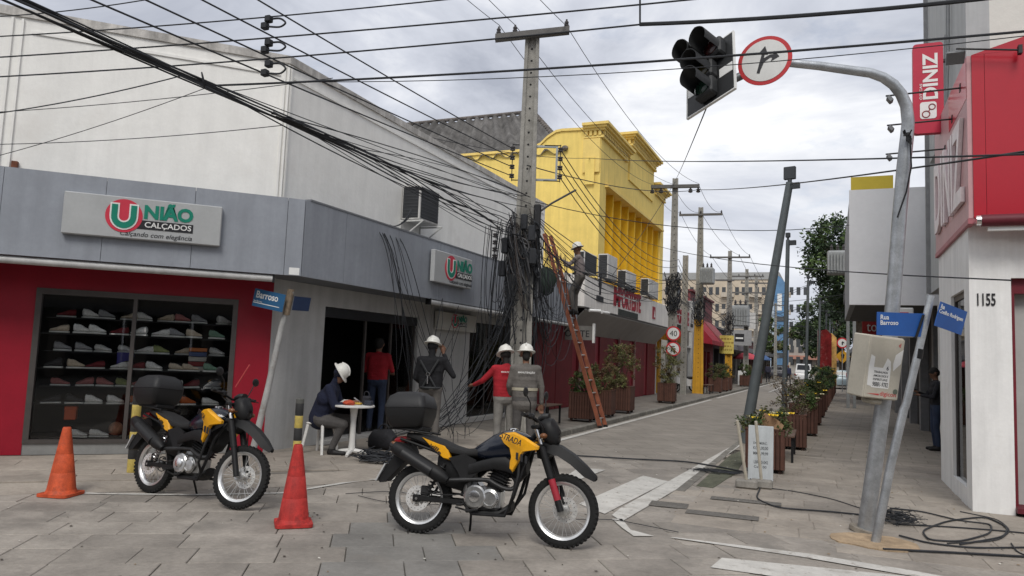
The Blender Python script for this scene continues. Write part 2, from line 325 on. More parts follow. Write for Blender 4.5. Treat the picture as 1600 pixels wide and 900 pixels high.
# grates and covers in the pavement
GR=M('cast_iron_grate',(.15,.14,.125),.7,.4,.2,20)
def grate(px,w_,l_,ang,z,name,label,par=None):
    c=PG(*px,z); mb=MB(); mb.M=FR(c.x,c.y,ang,z)
    n=15
    mb.box(-w_/2,w_/2,-l_/2,l_/2,.001,.004)
    mb.box(-w_/2,w_/2,-l_/2,-l_/2+.02,.001,.006); mb.box(-w_/2,w_/2,l_/2-.02,l_/2,.001,.006)
    for i in range(n): x=-w_/2+(w_)*i/(n-1)*.96; mb.box(x,x+w_*.036,-l_/2+.02,l_/2-.02,.001,.006)
    build(mb,name,GR,smooth=0,label=label,cat='drain grate')
grate((1045,789),.42,.3,5,.006,'drain_grate','small dark iron drain grate beside the painted corner kerb line')
grate((1128,805),.75,.22,3,.006,'drain_grate','long dark floor grate on the pavement, nearer of the pair')
grate((1165,783),.8,.2,3,.006,'drain_grate','long dark floor grate on the pavement behind its twin')
grate((15,753),.6,.35,45,.006,'drain_grate','iron grate in the paving at the left picture edge')
mb=MB(); c=PG(103,738); mb.lathe([(.001,.0),(.33,0),(.34,.006),(.30,.007),(.29,.004),(.001,.004)],(c.x,c.y,.004),n=32)
build(mb,'manhole_cover',M('manhole_iron',(.11,.10,.09),.8,.1,.2,12),label='round manhole cover in the paving behind the left orange cone',cat='manhole cover')
mb=MB(); c=PG(1365,845,.05)
rg=random.Random(3); pts=[(c.x+.02+math.cos(t)*rg.uniform(.34,.44),c.y+.18+math.sin(t)*rg.uniform(.28,.36)) for t in [i*.35 for i in range(18)]]
mb.prism(pts,-.02,.013); build(mb,'sand_patch',M('sandy_fill',(.34,.25,.16),.95,0,.25,9,.5,40),rsw,smooth=0)
mb=MB(); P=[PG(*p,.05) for p in [(1088,754),(1114,757),(1150,735),(1163,716),(1160,700),(1140,708)]]
mb.prism([(p.x,p.y) for p in P],-.02,.010); build(mb,'moss_patch',M('moss_green',(.105,.108,.075),.95,0,.35,9,.8,60),rsw,smooth=0)

rgl=random.Random(31); mb=MB()
for k in range(420):
    x,y=rgl.uniform(-9,2.5),rgl.uniform(3.2,14)
    if in_poly(x,y,LSW) and x<-5.4: continue
    s_=rgl.uniform(.006,.02); a=rgl.uniform(0,6.28); z=.007 if in_poly(x,y,RSW) else .004
    P=[(x+s_*rgl.uniform(.5,1.2)*math.cos(a+q),y+s_*rgl.uniform(.4,1)*math.sin(a+q),z+rgl.uniform(0,.006)) for q in (0,1.2,2.5,3.6,5)]
    mb.add(P+[(x,y,z+.008)],[(i,(i+1)%5,5) for i in range(5)],rgl.choice([0,0,1,2]))
build(mb,'litter',[M('litter_dark',(.06,.05,.04),.9),M('litter_pale',(.5,.48,.43),.9),M('litter_leaf',(.2,.13,.06),.9)],smooth=0,kind='stuff',label='small scattered grit, leaf scraps and litter on the paving',cat='litter')
# ================================================================ SHOE SHOP (left, chamfered corner)
CX,CY=-7.62,8.68
FC=FR(CX,CY,45); FS=FR(CX,CY,90)          # chamfer frame and street frame (x right, y inward, z up)
shop=T('shoe_shop',(CX,CY,0),0,'corner shoe shop with grey fascia, red display front and white upper storey','building')
RED=M('red_shop_wall',(.28,.006,.02),.45,0,.10,3,.04,20)
GREYP=M('grey_fascia_panel',(.29,.31,.345),.5,.15,.08,1.6,.03,14,streak=.09)
GREYB=M('grey_fascia_backing',(.14,.15,.165),.7,0,.1,3)
WALLG=M('pale_grey_wall',(.47,.47,.46),.8,0,.07,3,.08,22,streak=.12,stain=((.40,.39,.37),1.5))
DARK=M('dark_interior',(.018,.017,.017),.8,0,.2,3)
GLASS=glass('shop_glass')
FRAME=M('dark_bronze_frame',(.10,.09,.085),.45,.5,.1,8)
def part(parent,name,mat,F,*boxes,**k):
    mb=MB(); mb.M=F
    for b in boxes: mb.box(*b)
    return build(mb,name,mat,parent,smooth=0,**k)
Z0=.06
part(shop,'red_wall',RED,FC,(-7.5,-3.02,0,.18,Z0,2.62),(-.48,0,0,.18,Z0,2.62),(-3.02,-.48,0,.18,2.27,2.62))
part(shop,'sill_panel',M('sill_grey',(.30,.30,.29),.5,.4,.1,6),FC,(-3.02,-.48,.01,.16,Z0,.21))
wf=part(shop,'display_window',FRAME,FC,(-3.02,-2.95,-.015,.1,.21,2.27),(-.55,-.48,-.015,.1,.21,2.27),(-2.95,-.55,-.015,.1,2.19,2.27),(-2.95,-.55,-.015,.1,.21,.26),(-1.85,-1.80,-.01,.09,.26,2.19))
part(wf,'pane',GLASS,FC,(-2.95,-1.85,.035,.043,.26,2.19)); part(wf,'pane',GLASS,FC,(-1.80,-.55,.045,.053,.26,2.19))
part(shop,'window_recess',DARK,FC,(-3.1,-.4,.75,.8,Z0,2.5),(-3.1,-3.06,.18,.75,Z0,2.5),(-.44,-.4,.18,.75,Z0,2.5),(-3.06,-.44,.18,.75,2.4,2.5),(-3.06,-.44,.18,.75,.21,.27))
SHELF=glass('shelf_glass',(.6,.62,.62))
for z in (.72,1.2,1.68): part(shop,'display_shelf',M('shelf_dark',(.018,.018,.019),.5,0,.1,5),FC,(-3.02,-.48,.16,.70,z-.018,z))
# fascia: backing + separate panels
K=(-6.85,8.32)
def cpt(x,y): v=FC@Vector((x,y,0)); return (v.x,v.y)
mb=MB(); mb.prism([cpt(-8,-.78),(K[0]-.02,K[1]+.01),(-6.87,20.7),(-7.6,20.7),(CX-.02,CY),cpt(-8,.02)],2.62,3.66); build(mb,'fascia_core',GREYB,shop,smooth=0)
mb=MB(); mb.M=FC; xs=[-7.6,-6.5,-5.5,-4.43,-3.33,-2.2,-1.14,.06]
for a,b in zip(xs,xs[1:]): part(shop,'fascia_panel',GREYP,FC,(a+.003,b-.003,-.812,-.782,2.61,3.70))
v=FC.inverted()@Vector((K[0],K[1],0)); mb=MB(); mb.M=FC; mb.box(.063,v.x,-.812,-.782,2.61,3.70); build(mb,'fascia_panel',GREYP,shop,smooth=0)
ys=[8.33,9.3,10.8,12.3,13.8,15.3,16.8,18.3,19.6,20.72]
for a,b in zip(ys,ys[1:]): part(shop,'fascia_panel',GREYP,Matrix(),(-6.868,-6.838,a+.003,b-.003,2.61,3.70))
part(shop,'fascia_cap',M('cap_flashing',(.20,.21,.225),.5,.4,.1,5),Matrix(),(-7.5,-6.83,8.42,20.71,3.702,3.73))
part(shop,'corner_patch',M('white_patch',(.75,.75,.73),.6,0,.05,5),FC,(.13,.27,-.818,-.8125,2.62,2.72))
# roller awnings
AW=M('awning_roll',(.50,.50,.49),.6,.1,.12,10,streak=.1)
for F,x0,x1 in ((FC,-7,-.08),(FS,3.35,8.15),(FS,8.75,11.9)):
    mb=MB(); mb.M=F; mb.cyl((x0,-.74,2.555),(x1,-.74,2.555),.05,n=16); mb.box(x0-.03,x0,-.79,-.68,2.5,2.62,1); mb.box(x1,x1+.03,-.79,-.68,2.5,2.62,1); build(mb,'roller_awning',[AW,BLACK],shop)
# street side ground floor wall
part(shop,'street_wall',WALLG,FS,(.0,1.25,0,.2,Z0,2.62),(4.27,6.5,0,.2,Z0,2.62),(1.25,4.27,0,.2,2.3,2.62),(6.5,8.95,0,.2,2.36,2.62),(8.9,9.1,0,.2,Z0,2.62))
part(shop,'wall_pilaster',WALLG,FS,(4.75,6.48,-.06,.0,Z0,2.62))
part(shop,'shutter_box',M('shutter_dark',(.03,.032,.036),.5,.3,.1,9),FS,(1.27,4.25,.03,.16,2.13,2.29))
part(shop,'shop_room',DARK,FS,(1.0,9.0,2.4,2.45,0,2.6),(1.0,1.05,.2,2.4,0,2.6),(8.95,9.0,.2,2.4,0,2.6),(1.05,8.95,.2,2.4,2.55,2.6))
part(shop,'shop_floor',M('shop_floor_tile',(.12,.115,.11),.5,0,.1,4),FS,(1.05,8.95,.2,2.4,.02,.085))
SP=M('sill_pale',(.42,.41,.39),.8,0,.1,5); part(shop,'door_sill',SP,FS,(1.25,4.27,-.12,.2,.062,.12)); part(shop,'window_sill',SP,FS,(6.5,8.9,-.1,.2,.062,.16))
dw=part(shop,'glass_door',FRAME,FS,(3.35,3.40,.06,.1,.12,2.13),(4.2,4.25,.06,.1,.12,2.13),(2.5,2.55,.06,.1,.12,2.13)); part(dw,'pane',GLASS,FS,(3.40,4.2,.07,.078,.12,2.13)); 
dw=part(shop,'side_window',FRAME,FS,(6.5,6.56,.06,.1,.16,2.36),(8.84,8.9,.06,.1,.16,2.36),(7.6,7.65,.06,.1,.16,2.36)); part(dw,'pane',GLASS,FS,(6.56,7.6,.07,.078,.16,2.36)); part(dw,'pane',GLASS,FS,(7.65,8.84,.07,.078,.16,2.36))
for x0 in (1.2,7.0):   # stock shelves inside
    mb=MB(); mb.M=FS
    for k in range(6): mb.box(x0,x0+1.5,1.7,2.3,.4+.33*k,.42+.33*k)
    build(mb,'stock_shelf',M('stock_shelf_grey',(.2,.2,.2),.6),shop,smooth=0)
# white upper storey
mb=MB(); P=[(CX,CY),(CX,19.8),(-20,19.8),(-20,-2),cpt(-9,0)]
mb.prism(P,3.4,5.93); build(mb,'upper_wall',WHITE,shop,smooth=0)
mb=MB(); mb.prism([(CX+.03,CY-.012),(CX+.03,19.83),(CX-.25,19.83),(CX-.25,CY+.1),cpt(-9,.25),cpt(-9,-.03)],5.93,6.05); build(mb,'parapet_cap',M('parapet_cap_stained',(.50,.48,.45),.9,0,.22,2,.3,15,streak=.3),shop,smooth=0)
part(shop,'wall_moulding',WHITE,FC,(-3.37,-.12,-.02,0,5.72,5.76)); part(shop,'wall_moulding',WHITE,FS,(.12,11,-.02,0,5.72,5.76))
for x in (-3.62,-3.50,-.075,-.02): part(shop,'corner_rib',WHITE,FC,(x,x+.03,-.03,0,3.6,5.9))
part(shop,'corner_rib',WHITE,FS,(.03,.06,-.03,0,3.6,5.9))
part(shop,'rusty_bracket',M('rust',(.16,.06,.035),.95,0,.3,20),FC,(-3.44,-3.37,-.08,0,3.83,3.93))
# ---- shop signs
SIGNG=M('sign_board_grey',(.40,.41,.41),.5,.1,.06,3); SRED=M('sign_red',(.55,.03,.06),.5,0,.05,5); SGRN=M('sign_green',(.0,.20,.13),.5,0,.05,5); SWHT=M('sign_white',(.72,.72,.70),.55,0,.04,5); SBLK=M('sign_black',(.015,.015,.018),.5,0,.1,6)
def uniao(F,x,y,z,wd,ht,name,label,board=SIGNG,th=.09,lx=.37,tagline=True):
    o=F@Vector((x+wd/2,y,0)); s=T(name,(o.x,o.y,z),0,label,'sign')
    mb=MB(); mb.M=F; mb.rbox(x,x+wd,y,y+th,z,z+ht,.012); build(mb,'board',board,s)
    k=ht; cx=x+wd*lx; cz=z+ht*.54; r=.40*k; yy=y-.001
    mb=MB(); mb.M=F; mb.lathe([(r,0),(r,.006)],(cx,yy,cz),(0,-1,0),n=36); build(mb,'red_disc',SRED,s)
    def ushape(g,d,mat,nm):
        mb=MB(); mb.M=F; W=.27*k; top=cz+.26*k; leg=.13*k; pts=[]
        hw=W+g; il=W-leg-g
        zb=cz-.02*k
        pts=[(cx-hw,top+g),(cx-hw,zb)]+[(cx+hw*math.cos(t),zb+(hw)*math.sin(t)*1.05) for t in [math.pi+math.pi*i/12 for i in range(1,12)]]+[(cx+hw,zb),(cx+hw,top+g),(cx+il,top+g),(cx+il,zb)]
        inner=[(cx+il*math.cos(t),zb+il*math.sin(t)) for t in [2*math.pi-math.pi*i/8 for i in range(1,8)]]
        pts+=inner+[(cx-il,zb),(cx-il,top+g)]
        mb.prism(pts,yy-d,yy-d-.005,'xz'); build(mb,nm,mat,s,smooth=0)
    ushape(.035*k,.0062,SWHT,'letter_outline'); ushape(0,.0115,SGRN,'letter_u')
    x2=cx+r*1.02; tw=.95*k*1.18
    mb=MB(); mb.M=F; mb.prism([(cx+r*.62,z+ht*.26),(x2+tw,z+ht*.26),(x2+tw,z+ht*.47),(x2-.02*k,z+ht*.47)],yy,yy-.005,'xz'); build(mb,'band',SBLK,s,smooth=0)
    text('NIÃO',F,x2+.02*k,yy,z+ht*.51,tw*.97,ht*.42,SGRN,'lettering',s,.006,.045)
    text('CALÇADOS',F,x2+.05*k,yy-.0052,z+ht*.275,tw*.92,ht*.165,SWHT,'lettering',s,.003,.015)
    if tagline: text('Calçando com elegância',F,cx-.05*k,yy,z+ht*.035,r+tw+.05*k,ht*.15,SBLK,'lettering',s,.003,0,.25)
    return s
uniao(FC,-2.65,-.905,2.92,1.86,.54,'shop_sign','wide grey UNIÃO CALÇADOS sign board on the fascia above the red shop front')
uniao(FS,3.18,-.91,2.92,1.55,.60,'shop_sign','smaller grey UNIÃO CALÇADOS sign on the street side fascia',lx=.42)
uniao(FS,4.75,-.19,2.10,1.78,.38,'shop_sign','shaded white UNIÃO CALÇADOS panel on the pale wall under the awning',board=M('sign_board_white',(.5,.49,.45),.6,0,.05,3),th=.1,lx=.40,tagline=False)
# ---- shoes in the window
SHC=[('white',(.8,.79,.76)),('black',(.03,.03,.034)),('grey',(.34,.34,.35)),('beige',(.6,.5,.38)),('olive',(.3,.34,.14)),('dark red',(.18,.02,.025)),('navy',(.02,.025,.07)),('mint green',(.2,.33,.24)),('orange',(.5,.12,.03)),('pink',(.4,.15,.14))]
SOLE=M('shoe_sole_white',(.8,.8,.76),.6,0,.1,9)
def shoemesh(i):
    mb=MB(); n=10; secs=[(-.14,.034,.028,.085),(-.125,.038,.012,.105),(-.07,.037,.012,.10),(-.01,.037,.012,.088),(.05,.041,.012,.062),(.10,.043,.012,.048),(.135,.034,.013,.038),(.15,.018,.016,.028)]
    mb.loft([(x,0,h,z0+.012,z1+.012) for x,h,z0,z1 in secs],12,2.3,0)
    mb.loft([(x*1.03,0,h*1.06,0,.022 if x<.1 else .02) for x,h,z0,z1 in secs],12,3,1)
    mb.ell((-.09,0,.112),.04,.026,.012,8,5,2)
    return mb.mesh('shoe',[M('shoe_'+SHC[i][0].replace(' ','_'),SHC[i][1],.7,0,.2,40),SOLE,BLACK])
SM=[shoemesh(i) for i in range(len(SHC))]
ORD=['first','second','third','fourth','fifth','sixth','seventh','eighth','ninth','tenth','eleventh','twelfth','thirteenth','fourteenth']
rg=random.Random(11)
for z in (.95,1.43,1.9): part(shop,'display_riser',M('shelf_dark',(.018,.018,.019),.5,0,.1,5),FC,(-2.95,-.55,.30,.62,z-.012,z))
for zi,(z,nm) in enumerate(((1.682,'top'),(1.202,'second'),(.722,'third'),(.272,'bottom'))):
    cnt=9 if zi<3 else 8
    for i in range(cnt):
        x=-2.86+2.2*(i+.5)/cnt+rg.uniform(-.04,.04); c=rg.choice([0,0,0,0,1,2,2,3,3,4,5,6,7,8,9]) ; yy=rg.uniform(.10,.20)
        if zi==3 and i in (0,3): continue
        o=link('shoe',SM[c]); p=FC@Vector((x,yy,z+.001)); o.location=p
        if rg.random()<.0: o.rotation_euler=(0,math.radians(-62),math.radians(45+rg.uniform(-60,60))); o.location.z+=.13
        else: o.rotation_euler=(0,0,math.radians(45+rg.choice([0,180])+rg.uniform(-22,22)))
        o.scale=(.74,1.1,1.15) if rg.random()<.5 else (.8,1.1,1.0)
        tag(o,f'{SHC[c][0]} shoe, {ORD[i]} place from the left on the {nm} shelf of the shop window','shoe','shoes in the shop window')
        if zi<3:
            o2=o.copy(); COL.objects.link(o2); o2.location=FC@Vector((x+rg.uniform(-.04,.04)+.06,.38,z+(.22,.23,.23)[zi])); c=rg.choice([0,0,0,2,3,4,7,9,5]); o2.data=SM[c]; o2.rotation_euler=(0,0,math.radians(45+rg.choice([0,180])+rg.uniform(-30,30))); tag(o2,f'{SHC[c][0]} shoe on the raised rack behind the {ORD[i]} place of the {nm} window shelf')
mb=MB(); p=FC@Vector((-1.97,.33,.37)); mb.ell(p,.095,nu=18,nv=12); build(mb,'football',M('football_peach',(.50,.26,.16),.6,0,.5,9),label='peach and black football on the floor of the shop window',cat='ball')
for x,z,wd,ht,c,lab in ((-2.02,1.22,.2,.22,(.05,.045,.22),'purple blue shoe box on the second shelf of the shop window'),(-1.1,1.21,.24,.06,(.5,.48,.44),'pale flat shoe box lowest in the stack on the second shelf'),(-1.1,1.28,.24,.06,(.22,.03,.03),'dark red flat shoe box in the stack on the second shelf'),(-1.1,1.35,.24,.06,(.4,.38,.34),'cream flat shoe box in the stack under the blue one'),(-1.1,1.42,.24,.06,(.06,.09,.2),'blue flat shoe box near the top of the stack'),(-1.1,1.49,.24,.05,(.45,.14,.04),'orange flat shoe box topping the stack on the second shelf'),(-2.6,.5,.14,.18,(.5,.09,.03),'orange red sports bag hanging low in the shop window')):
    mb=MB(); mb.M=FC; mb.rbox(x,x+wd,.2,.34,z,z+ht,.008); mb.rbox(x-.004,x+wd+.004,.196,.344,z+ht*.7,z+ht+.002,.006); build(mb,'shoe_box' if 'bag' not in lab else 'sports_bag',M('box_'+lab.split()[0]+'_%d'%int(z*100),c,.7,0,.1,10),label=lab,cat='box' if 'bag' not in lab else 'bag')
# ================================================================ LEFT ROW BEYOND THE SHOE SHOP
W=Matrix()
XW=-7.65
def FY(y): return FR(XW,y,90)      # street frame starting at y (x = along street)
DRED=M('dark_red_wall',(.16,.012,.018),.6,0,.15,3,.05,20)
# --- red fronted shop between shoe shop and yellow building
rs=T('red_front_shop',(XW,19.5,0),0,'narrow shop with dark red front and black doorway behind the ladder','building'); F=FY(17.85)
part(rs,'wall',DRED,F,(0,.45,0,.2,Z0,2.62),(2.3,3.4,0,.2,Z0,2.62),(.45,2.3,0,.2,2.2,2.62))
d=part(rs,'door',DRED,F,(1.7,2.28,.02,.06,.1,2.2)); part(d,'handle',ALU,F,(1.76,1.79,-.02,.02,1.0,1.25))
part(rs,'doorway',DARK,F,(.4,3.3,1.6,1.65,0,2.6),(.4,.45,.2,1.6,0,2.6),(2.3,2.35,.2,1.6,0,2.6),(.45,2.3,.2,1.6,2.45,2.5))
part(rs,'upper_wall',M('roof_back_wall',(.42,.40,.36),.9,0,.15,2,.1,10),W,(-13,XW-.05,19.9,25.2,2.62,3.9))
s=T('blade_sign',(XW+.3,22.3,2.2),0,'small dark shop board reading OESTE hanging under the white fascia','sign'); part(s,'board',M('board_grey_dark',(.16,.155,.145),.7),FR(-7.3,22.0,0),(-.75,.55,0,.06,2.18,2.62)); text('OESTE',FR(-7.3,22.0,0),-.35,-.001,2.28,.8,.2,SBLK,'lettering',s)
part(s,'end_strip',SWHT,FR(-7.3,22.0,0),(.552,.62,-.02,.07,2.1,2.7))
# --- shop with the long white fascia under the yellow building
WF=M('white_fascia',(.80,.765,.72),.6,0,.06,1.5,.03,12,streak=.12)
ws=T('white_fascia_shop',(XW,28,0),0,'dark red shop with a long white fascia carrying red lettering','building')
mb=MB(); mb.prism([(XW,20.95),(-7.0,21.85),(-7.0,35.2),(XW,35.2)],3.22,4.2); build(mb,'fascia',WF,ws,smooth=0)
mb=MB(); mb.prism([(XW+.02,20.9),(-6.97,21.84),(-6.97,35.22),(XW,35.22)],3.17,3.215); build(mb,'fascia_trim',M('trim_dark',(.07,.065,.06),.6),ws,smooth=0)
mb=MB()   # sloping soffit awning
mb.add([(-6.99,21.9,3.16),(-6.99,35,3.16),(XW,35,2.45),(XW,21.9,2.45),(-6.99,21.9,3.12),(-6.99,35,3.12),(XW,35,2.41),(XW,21.9,2.41)],[(0,1,2,3),(7,6,5,4),(0,4,5,1),(2,6,7,3),(0,3,7,4),(1,5,6,2)]); build(mb,'soffit',M('soffit_grey',(.30,.285,.265),.8,0,.08,2),ws,smooth=0)
F=FY(21.3); xs=[0,1.5,2.2,4.0,4.6,6.6,7.1,9.0,9.6,11.6,12.2,13.9]
for i in range(0,len(xs)-1,2): part(ws,'wall_pier',DRED,F,(xs[i],xs[i+1],0,.25,Z0,2.8))
part(ws,'header_wall',DRED,F,(0,13.9,.02,.25,2.8,3.3))
part(ws,'back_wall',DARK,F,(0,13.9,1.8,1.85,0,3.2))
for i in range(1,len(xs)-1,2): part(ws,'folding_door',M('door_red',(.24,.015,.03),.5,0,.1,3),F,(xs[i],xs[i]+.55,.05,.1,.1,2.7))
part(ws,'door_post',M('post_pinkish',(.32,.2,.19),.6),F,(2.22,2.32,-.06,.0,.06,2.6),(7.12,7.22,-.06,0,.06,2.6),(9.62,9.70,-.06,0,.06,2.6))
mb=MB(); mb.prism([(XW-.02,35.3),(-7.0,35.3),(-7.0,41.9),(XW-.02,41.9)],3.3,4.35); gs=T('garage_shop',(XW,38.5,0),0,'open fronted garage with yellow valance under a white sign fascia','building'); build(mb,'fascia',WF,gs,smooth=0)
SREDT=M('fascia_red_letters',(.36,.012,.03),.5,0,.1,6)
def nord(y,z,k,fig,name,label,par=None):
    F=FR(-6.998,y,90); s=T(name,(-6.99,y+2.,z),0,label,'sign')
    text('IMPORTESTE',F,0,-.001,z,3.5*k,.62*k,SREDT,'lettering',s,.02,.035); 
    mb=MB(); mb.M=F
    for i in range(3): mb.box(.3*k+i*.95*k,.3*k+i*.95*k+.75*k,-.026,-.0235,z+.34*k,z+.385*k)
    build(mb,'lettering_line',SWHT,s,smooth=0)
    mb=MB(); mb.M=F; mb.box(.55*k,3.1*k,-.02,0,z-.24*k,z-.05*k); build(mb,'dark_plate',M('plate_dark_green',(.03,.035,.03),.6),s,smooth=0)
    mb=MB(); mb.M=F; x=fig   # small dark figure emblem with a plinth
    mb.box(x-.3*k,x+.38*k,-.02,0,z-.0*k,z+.16*k); 
    mb.prism([(x-.05*k,z+.2*k),(x+.12*k,z+.2*k),(x+.1*k,z+.34*k),(x+.17*k,z+.5*k),(x+.1*k,z+.6*k),(x+.15*k,z+.68*k),(x+.12*k,z+.8*k),(x-.08*k,z+.78*k),(x-.04*k,z+.62*k),(x-.13*k,z+.5*k),(x-.02*k,z+.36*k)],-.02,0,'xz'); build(mb,'emblem',SBLK,s,smooth=0)
nord(25.2,3.5,1.15,-1.75,'fascia_sign','red block lettering with dark plate and figure emblem on the nearer white fascia')
nord(36.1,3.55,1.2,5.1,'fascia_sign','red lettering with figure emblem on the white fascia above the yellow valance')
F=FR(-6.998,31.2,90); s=T('fascia_emblem',(-6.99,31.4,3.5),0,'small red square emblem on the white fascia left of the second pole','sign'); mb=MB(); mb.M=F; mb.box(.2,.75,-.015,0,3.42,3.95); build(mb,'red_plate',SREDT,s,smooth=0); mb=MB(); mb.M=F; mb.prism([(.45,3.5),(.68,3.5),(.56,3.8)],-.016,-.022,'xz'); build(mb,'mark',SWHT,s,smooth=0)
# garage
YEL=M('safety_yellow',(.55,.29,.02),.6,0,.12,4,streak=.15); 
F=FY(35.3); part(gs,'header',WALLG,F,(0,6.6,.1,.3,2.95,3.4)); part(gs,'back_wall',M('garage_back',(.17,.16,.14),.9,0,.2,2),F,(0,6.6,3.2,3.3,0,3.3)); part(gs,'side_wall',WALLG,F,(0,.15,0,3.2,0,3)); part(gs,'side_wall',WALLG,F,(6.4,6.6,0,3.2,0,3))
part(gs,'yellow_column',YEL,F,(2.1,2.6,.3,.7,0,2.9)); part(gs,'garage_door',DARK,F,(3.3,5.6,3.1,3.19,0,2.2))
mb=MB(); mb.M=F; n=26; top=[];bot=[]
for i in range(n+1): x=.2+6.1*i/n; y=-.05+(.035 if i%2 else -.035); top.append((x,y,3.27)); bot.append((x,y-.05,2.68))
mb.add(top+bot,[(i,n+1+i,n+2+i,i+1) for i in range(n)]); build(mb,'valance',M('valance_yellow',(.52,.22,.015),.75,0,.25,3),gs,smooth=0)
# stone pillar and red building with awnings
st=T('stone_wall_house',(XW,44,0),0,'weathered grey stone party wall with white edge beyond the yellow pole','building')
part(st,'stone_wall',M('weathered_stone',(.24,.22,.20),.95,0,.35,4,.6,14),FY(42),(0,2.2,0,.6,2.5,5.2)); part(st,'white_wall',WALLG,FY(42),(0,2.2,.02,.6,0,2.46),(2.2,3.0,-.2,.6,0,5.25)); part(st,'door',DARK,FY(42),(.7,1.7,-.02,.02,0.06,2.1)); part(st,'lean_to_edge',SWHT,FY(42),(0,2.2,-.12,.02,2.46,2.56))
rb=T('red_house',(XW,48,0),0,'two storey dark red building with pleated red awnings along the street','building')
PLUM=M('plum_wall',(.17,.045,.05),.75,0,.15,2,.1,9,streak=.15)
F=FY(45); part(rb,'wall',DRED,F,(0,3.2,0,.3,0,3.2),(3.2,9,.0,.3,2.4,3.2),(4.2,4.5,0,.3,0,2.4),(5.8,6.2,0,.3,0,2.4),(7.6,9,0,.3,0,2.4)); part(rb,'upper_wall',PLUM,F,(0,9,.1,.5,3.2,5.9)); part(rb,'dark_front',DARK,F,(3.2,9,.6,.65,0,2.4)); part(rb,'roof_edge',PLUM,F,(-.1,9.1,-.05,.6,5.9,6.02))
REDA=M('red_awning',(.33,.015,.03),.7,0,.12,3)
for x0,x1,m in ((.2,3.9,REDA),(4.6,8.8,M('faded_red_awning',(.27,.07,.075),.8,0,.12,3))):
    mb=MB(); mb.M=F; mb.add([(x0,0,4.4),(x1,0,4.4),(x1,-1.2,3.0),(x0,-1.2,3.0),(x1,-1.2,2.75),(x0,-1.2,2.75),(x0,0,2.9),(x1,0,2.9)],[(0,3,2,1),(3,5,4,2),(0,6,5,3),(1,2,4,7)]); build(mb,'awning',m,rb,smooth=0)
part(rb,'inner_door',M('door_grey_pale',(.35,.34,.34),.6),F,(4.6,5.2,.35,.4,0,2.3),(6.6,7.2,.35,.4,0,2.3))
# far shop row (each its own house)
rg=random.Random(5)
row=[(54,60,4.2,(.05,.05,.052),'charcoal low shop front with grey sign board past the red awnings'),(60,68,3.9,(.07,.075,.10),'dark blue shop with grey projecting canopy far down the left side'),(68,78,4.4,(.28,.26,.24),'pale low shop far down the left side of the street'),(78,92,4.0,(.12,.05,.045),'brown far shop at the end of the left row'),(92,112,4.8,(.32,.29,.25),'beige far shop block closing the left row')]
for y0,y1,h,c,lab in row:
    b=T('street_shop',(XW,(y0+y1)/2,0),0,lab,'building'); F=FY(y0); ln=y1-y0; m=M('shop_wall_%d'%y0,c,.8,0,.15,2,.1,8,streak=.15)
    part(b,'upper_wall',m,F,(0,ln,0,4,2.7,h)); part(b,'roof_edge',M('roof_edge_grey',(.2,.2,.2),.8),F,(-.0,ln,-.12,4,h,h+.12))
    n=max(2,int(ln/3)); 
    for i in range(n): a=ln*i/n; part(b,'pier',m,F,(a,a+.5,0,.4,0,2.7)); part(b,'shop_opening',DARK,F,(a+.5,ln*(i+1)/n,.35,.4,0,2.7))
    part(b,'canopy',M('canopy_grey',(.22,.22,.225),.6,.2),F,(.1,ln-.1,-1.,0,2.72,3.1))
mb=MB(); mb.M=FR(-6.5,60,0); mb.box(-.9,.9,0,.1,3.1,4.3); s=build(mb,'shop_sign',M('sign_grey_mid',(.28,.28,.28),.6),smooth=0,label='grey hanging shop sign with a small dark square mark beyond the red awnings',cat='sign'); mb=MB(); mb.M=FR(-6.5,60,0); mb.box(-.35,.35,-.02,0,3.4,4.0); build(mb,'mark',SBLK,s,smooth=0)
mb=MB(); mb.M=FR(-6.5,60,0); mb.box(-.28,.28,-.03,-.021,3.6,3.72); build(mb,'mark_line',SWHT,s,smooth=0)
mb=MB(); mb.M=FR(-6.7,62,0); mb.box(-.8,1.2,0,.1,4.5,5.8); s=build(mb,'shop_sign',M('sign_white_far',(.55,.54,.52),.6),smooth=0,label='white square shop sign above the grey hanging sign',cat='sign')
# ---------------- yellow building
YW=M('yellow_render',(.80,.60,.17),.8,0,.07,2.2,.22,16,streak=.10)
YD=M('yellow_trim',(.74,.55,.17),.75,0,.08,3,.05,20); YO=M('ochre_recess',(.76,.46,.02),.75,0,.08,3)
yb=T('yellow_building',(XW,25.3,0),0,'tall yellow building with stepped cornices and vertical fins above the shops','building')
prof=[(0,3.6),(0,10.0),(-.62,10.0),(-.70,9.95),(-1.5,9.98),(-1.75,9.95),(-2.1,9.75),(-2.35,9.52),(-2.7,9.38),(-3.2,9.32),(-13.3,9.32),(-13.3,3.6)]
mb=MB(); mb.prism([(XW+a,b) for a,b in prof],25.3,25.7,'xz'); build(mb,'gable_wall',YW,yb,smooth=0)
mb=MB(); cap=[(-.66,10.0)]+prof[3:11]; top=[(XW+a,b+.10) for a,b in cap]; bot=[(XW+a,b+.004) for a,b in cap]
mb.prism(top+bot[::-1],25.24,25.76,'xz'); build(mb,'gable_coping',YD,yb,smooth=0)
part(yb,'side_pilaster',YD,W,(XW-.66,XW-.02,25.22,25.3,8.35,9.6)); part(yb,'side_panel',YW,W,(XW-.55,XW-.2,25.19,25.22,7.9,8.9))
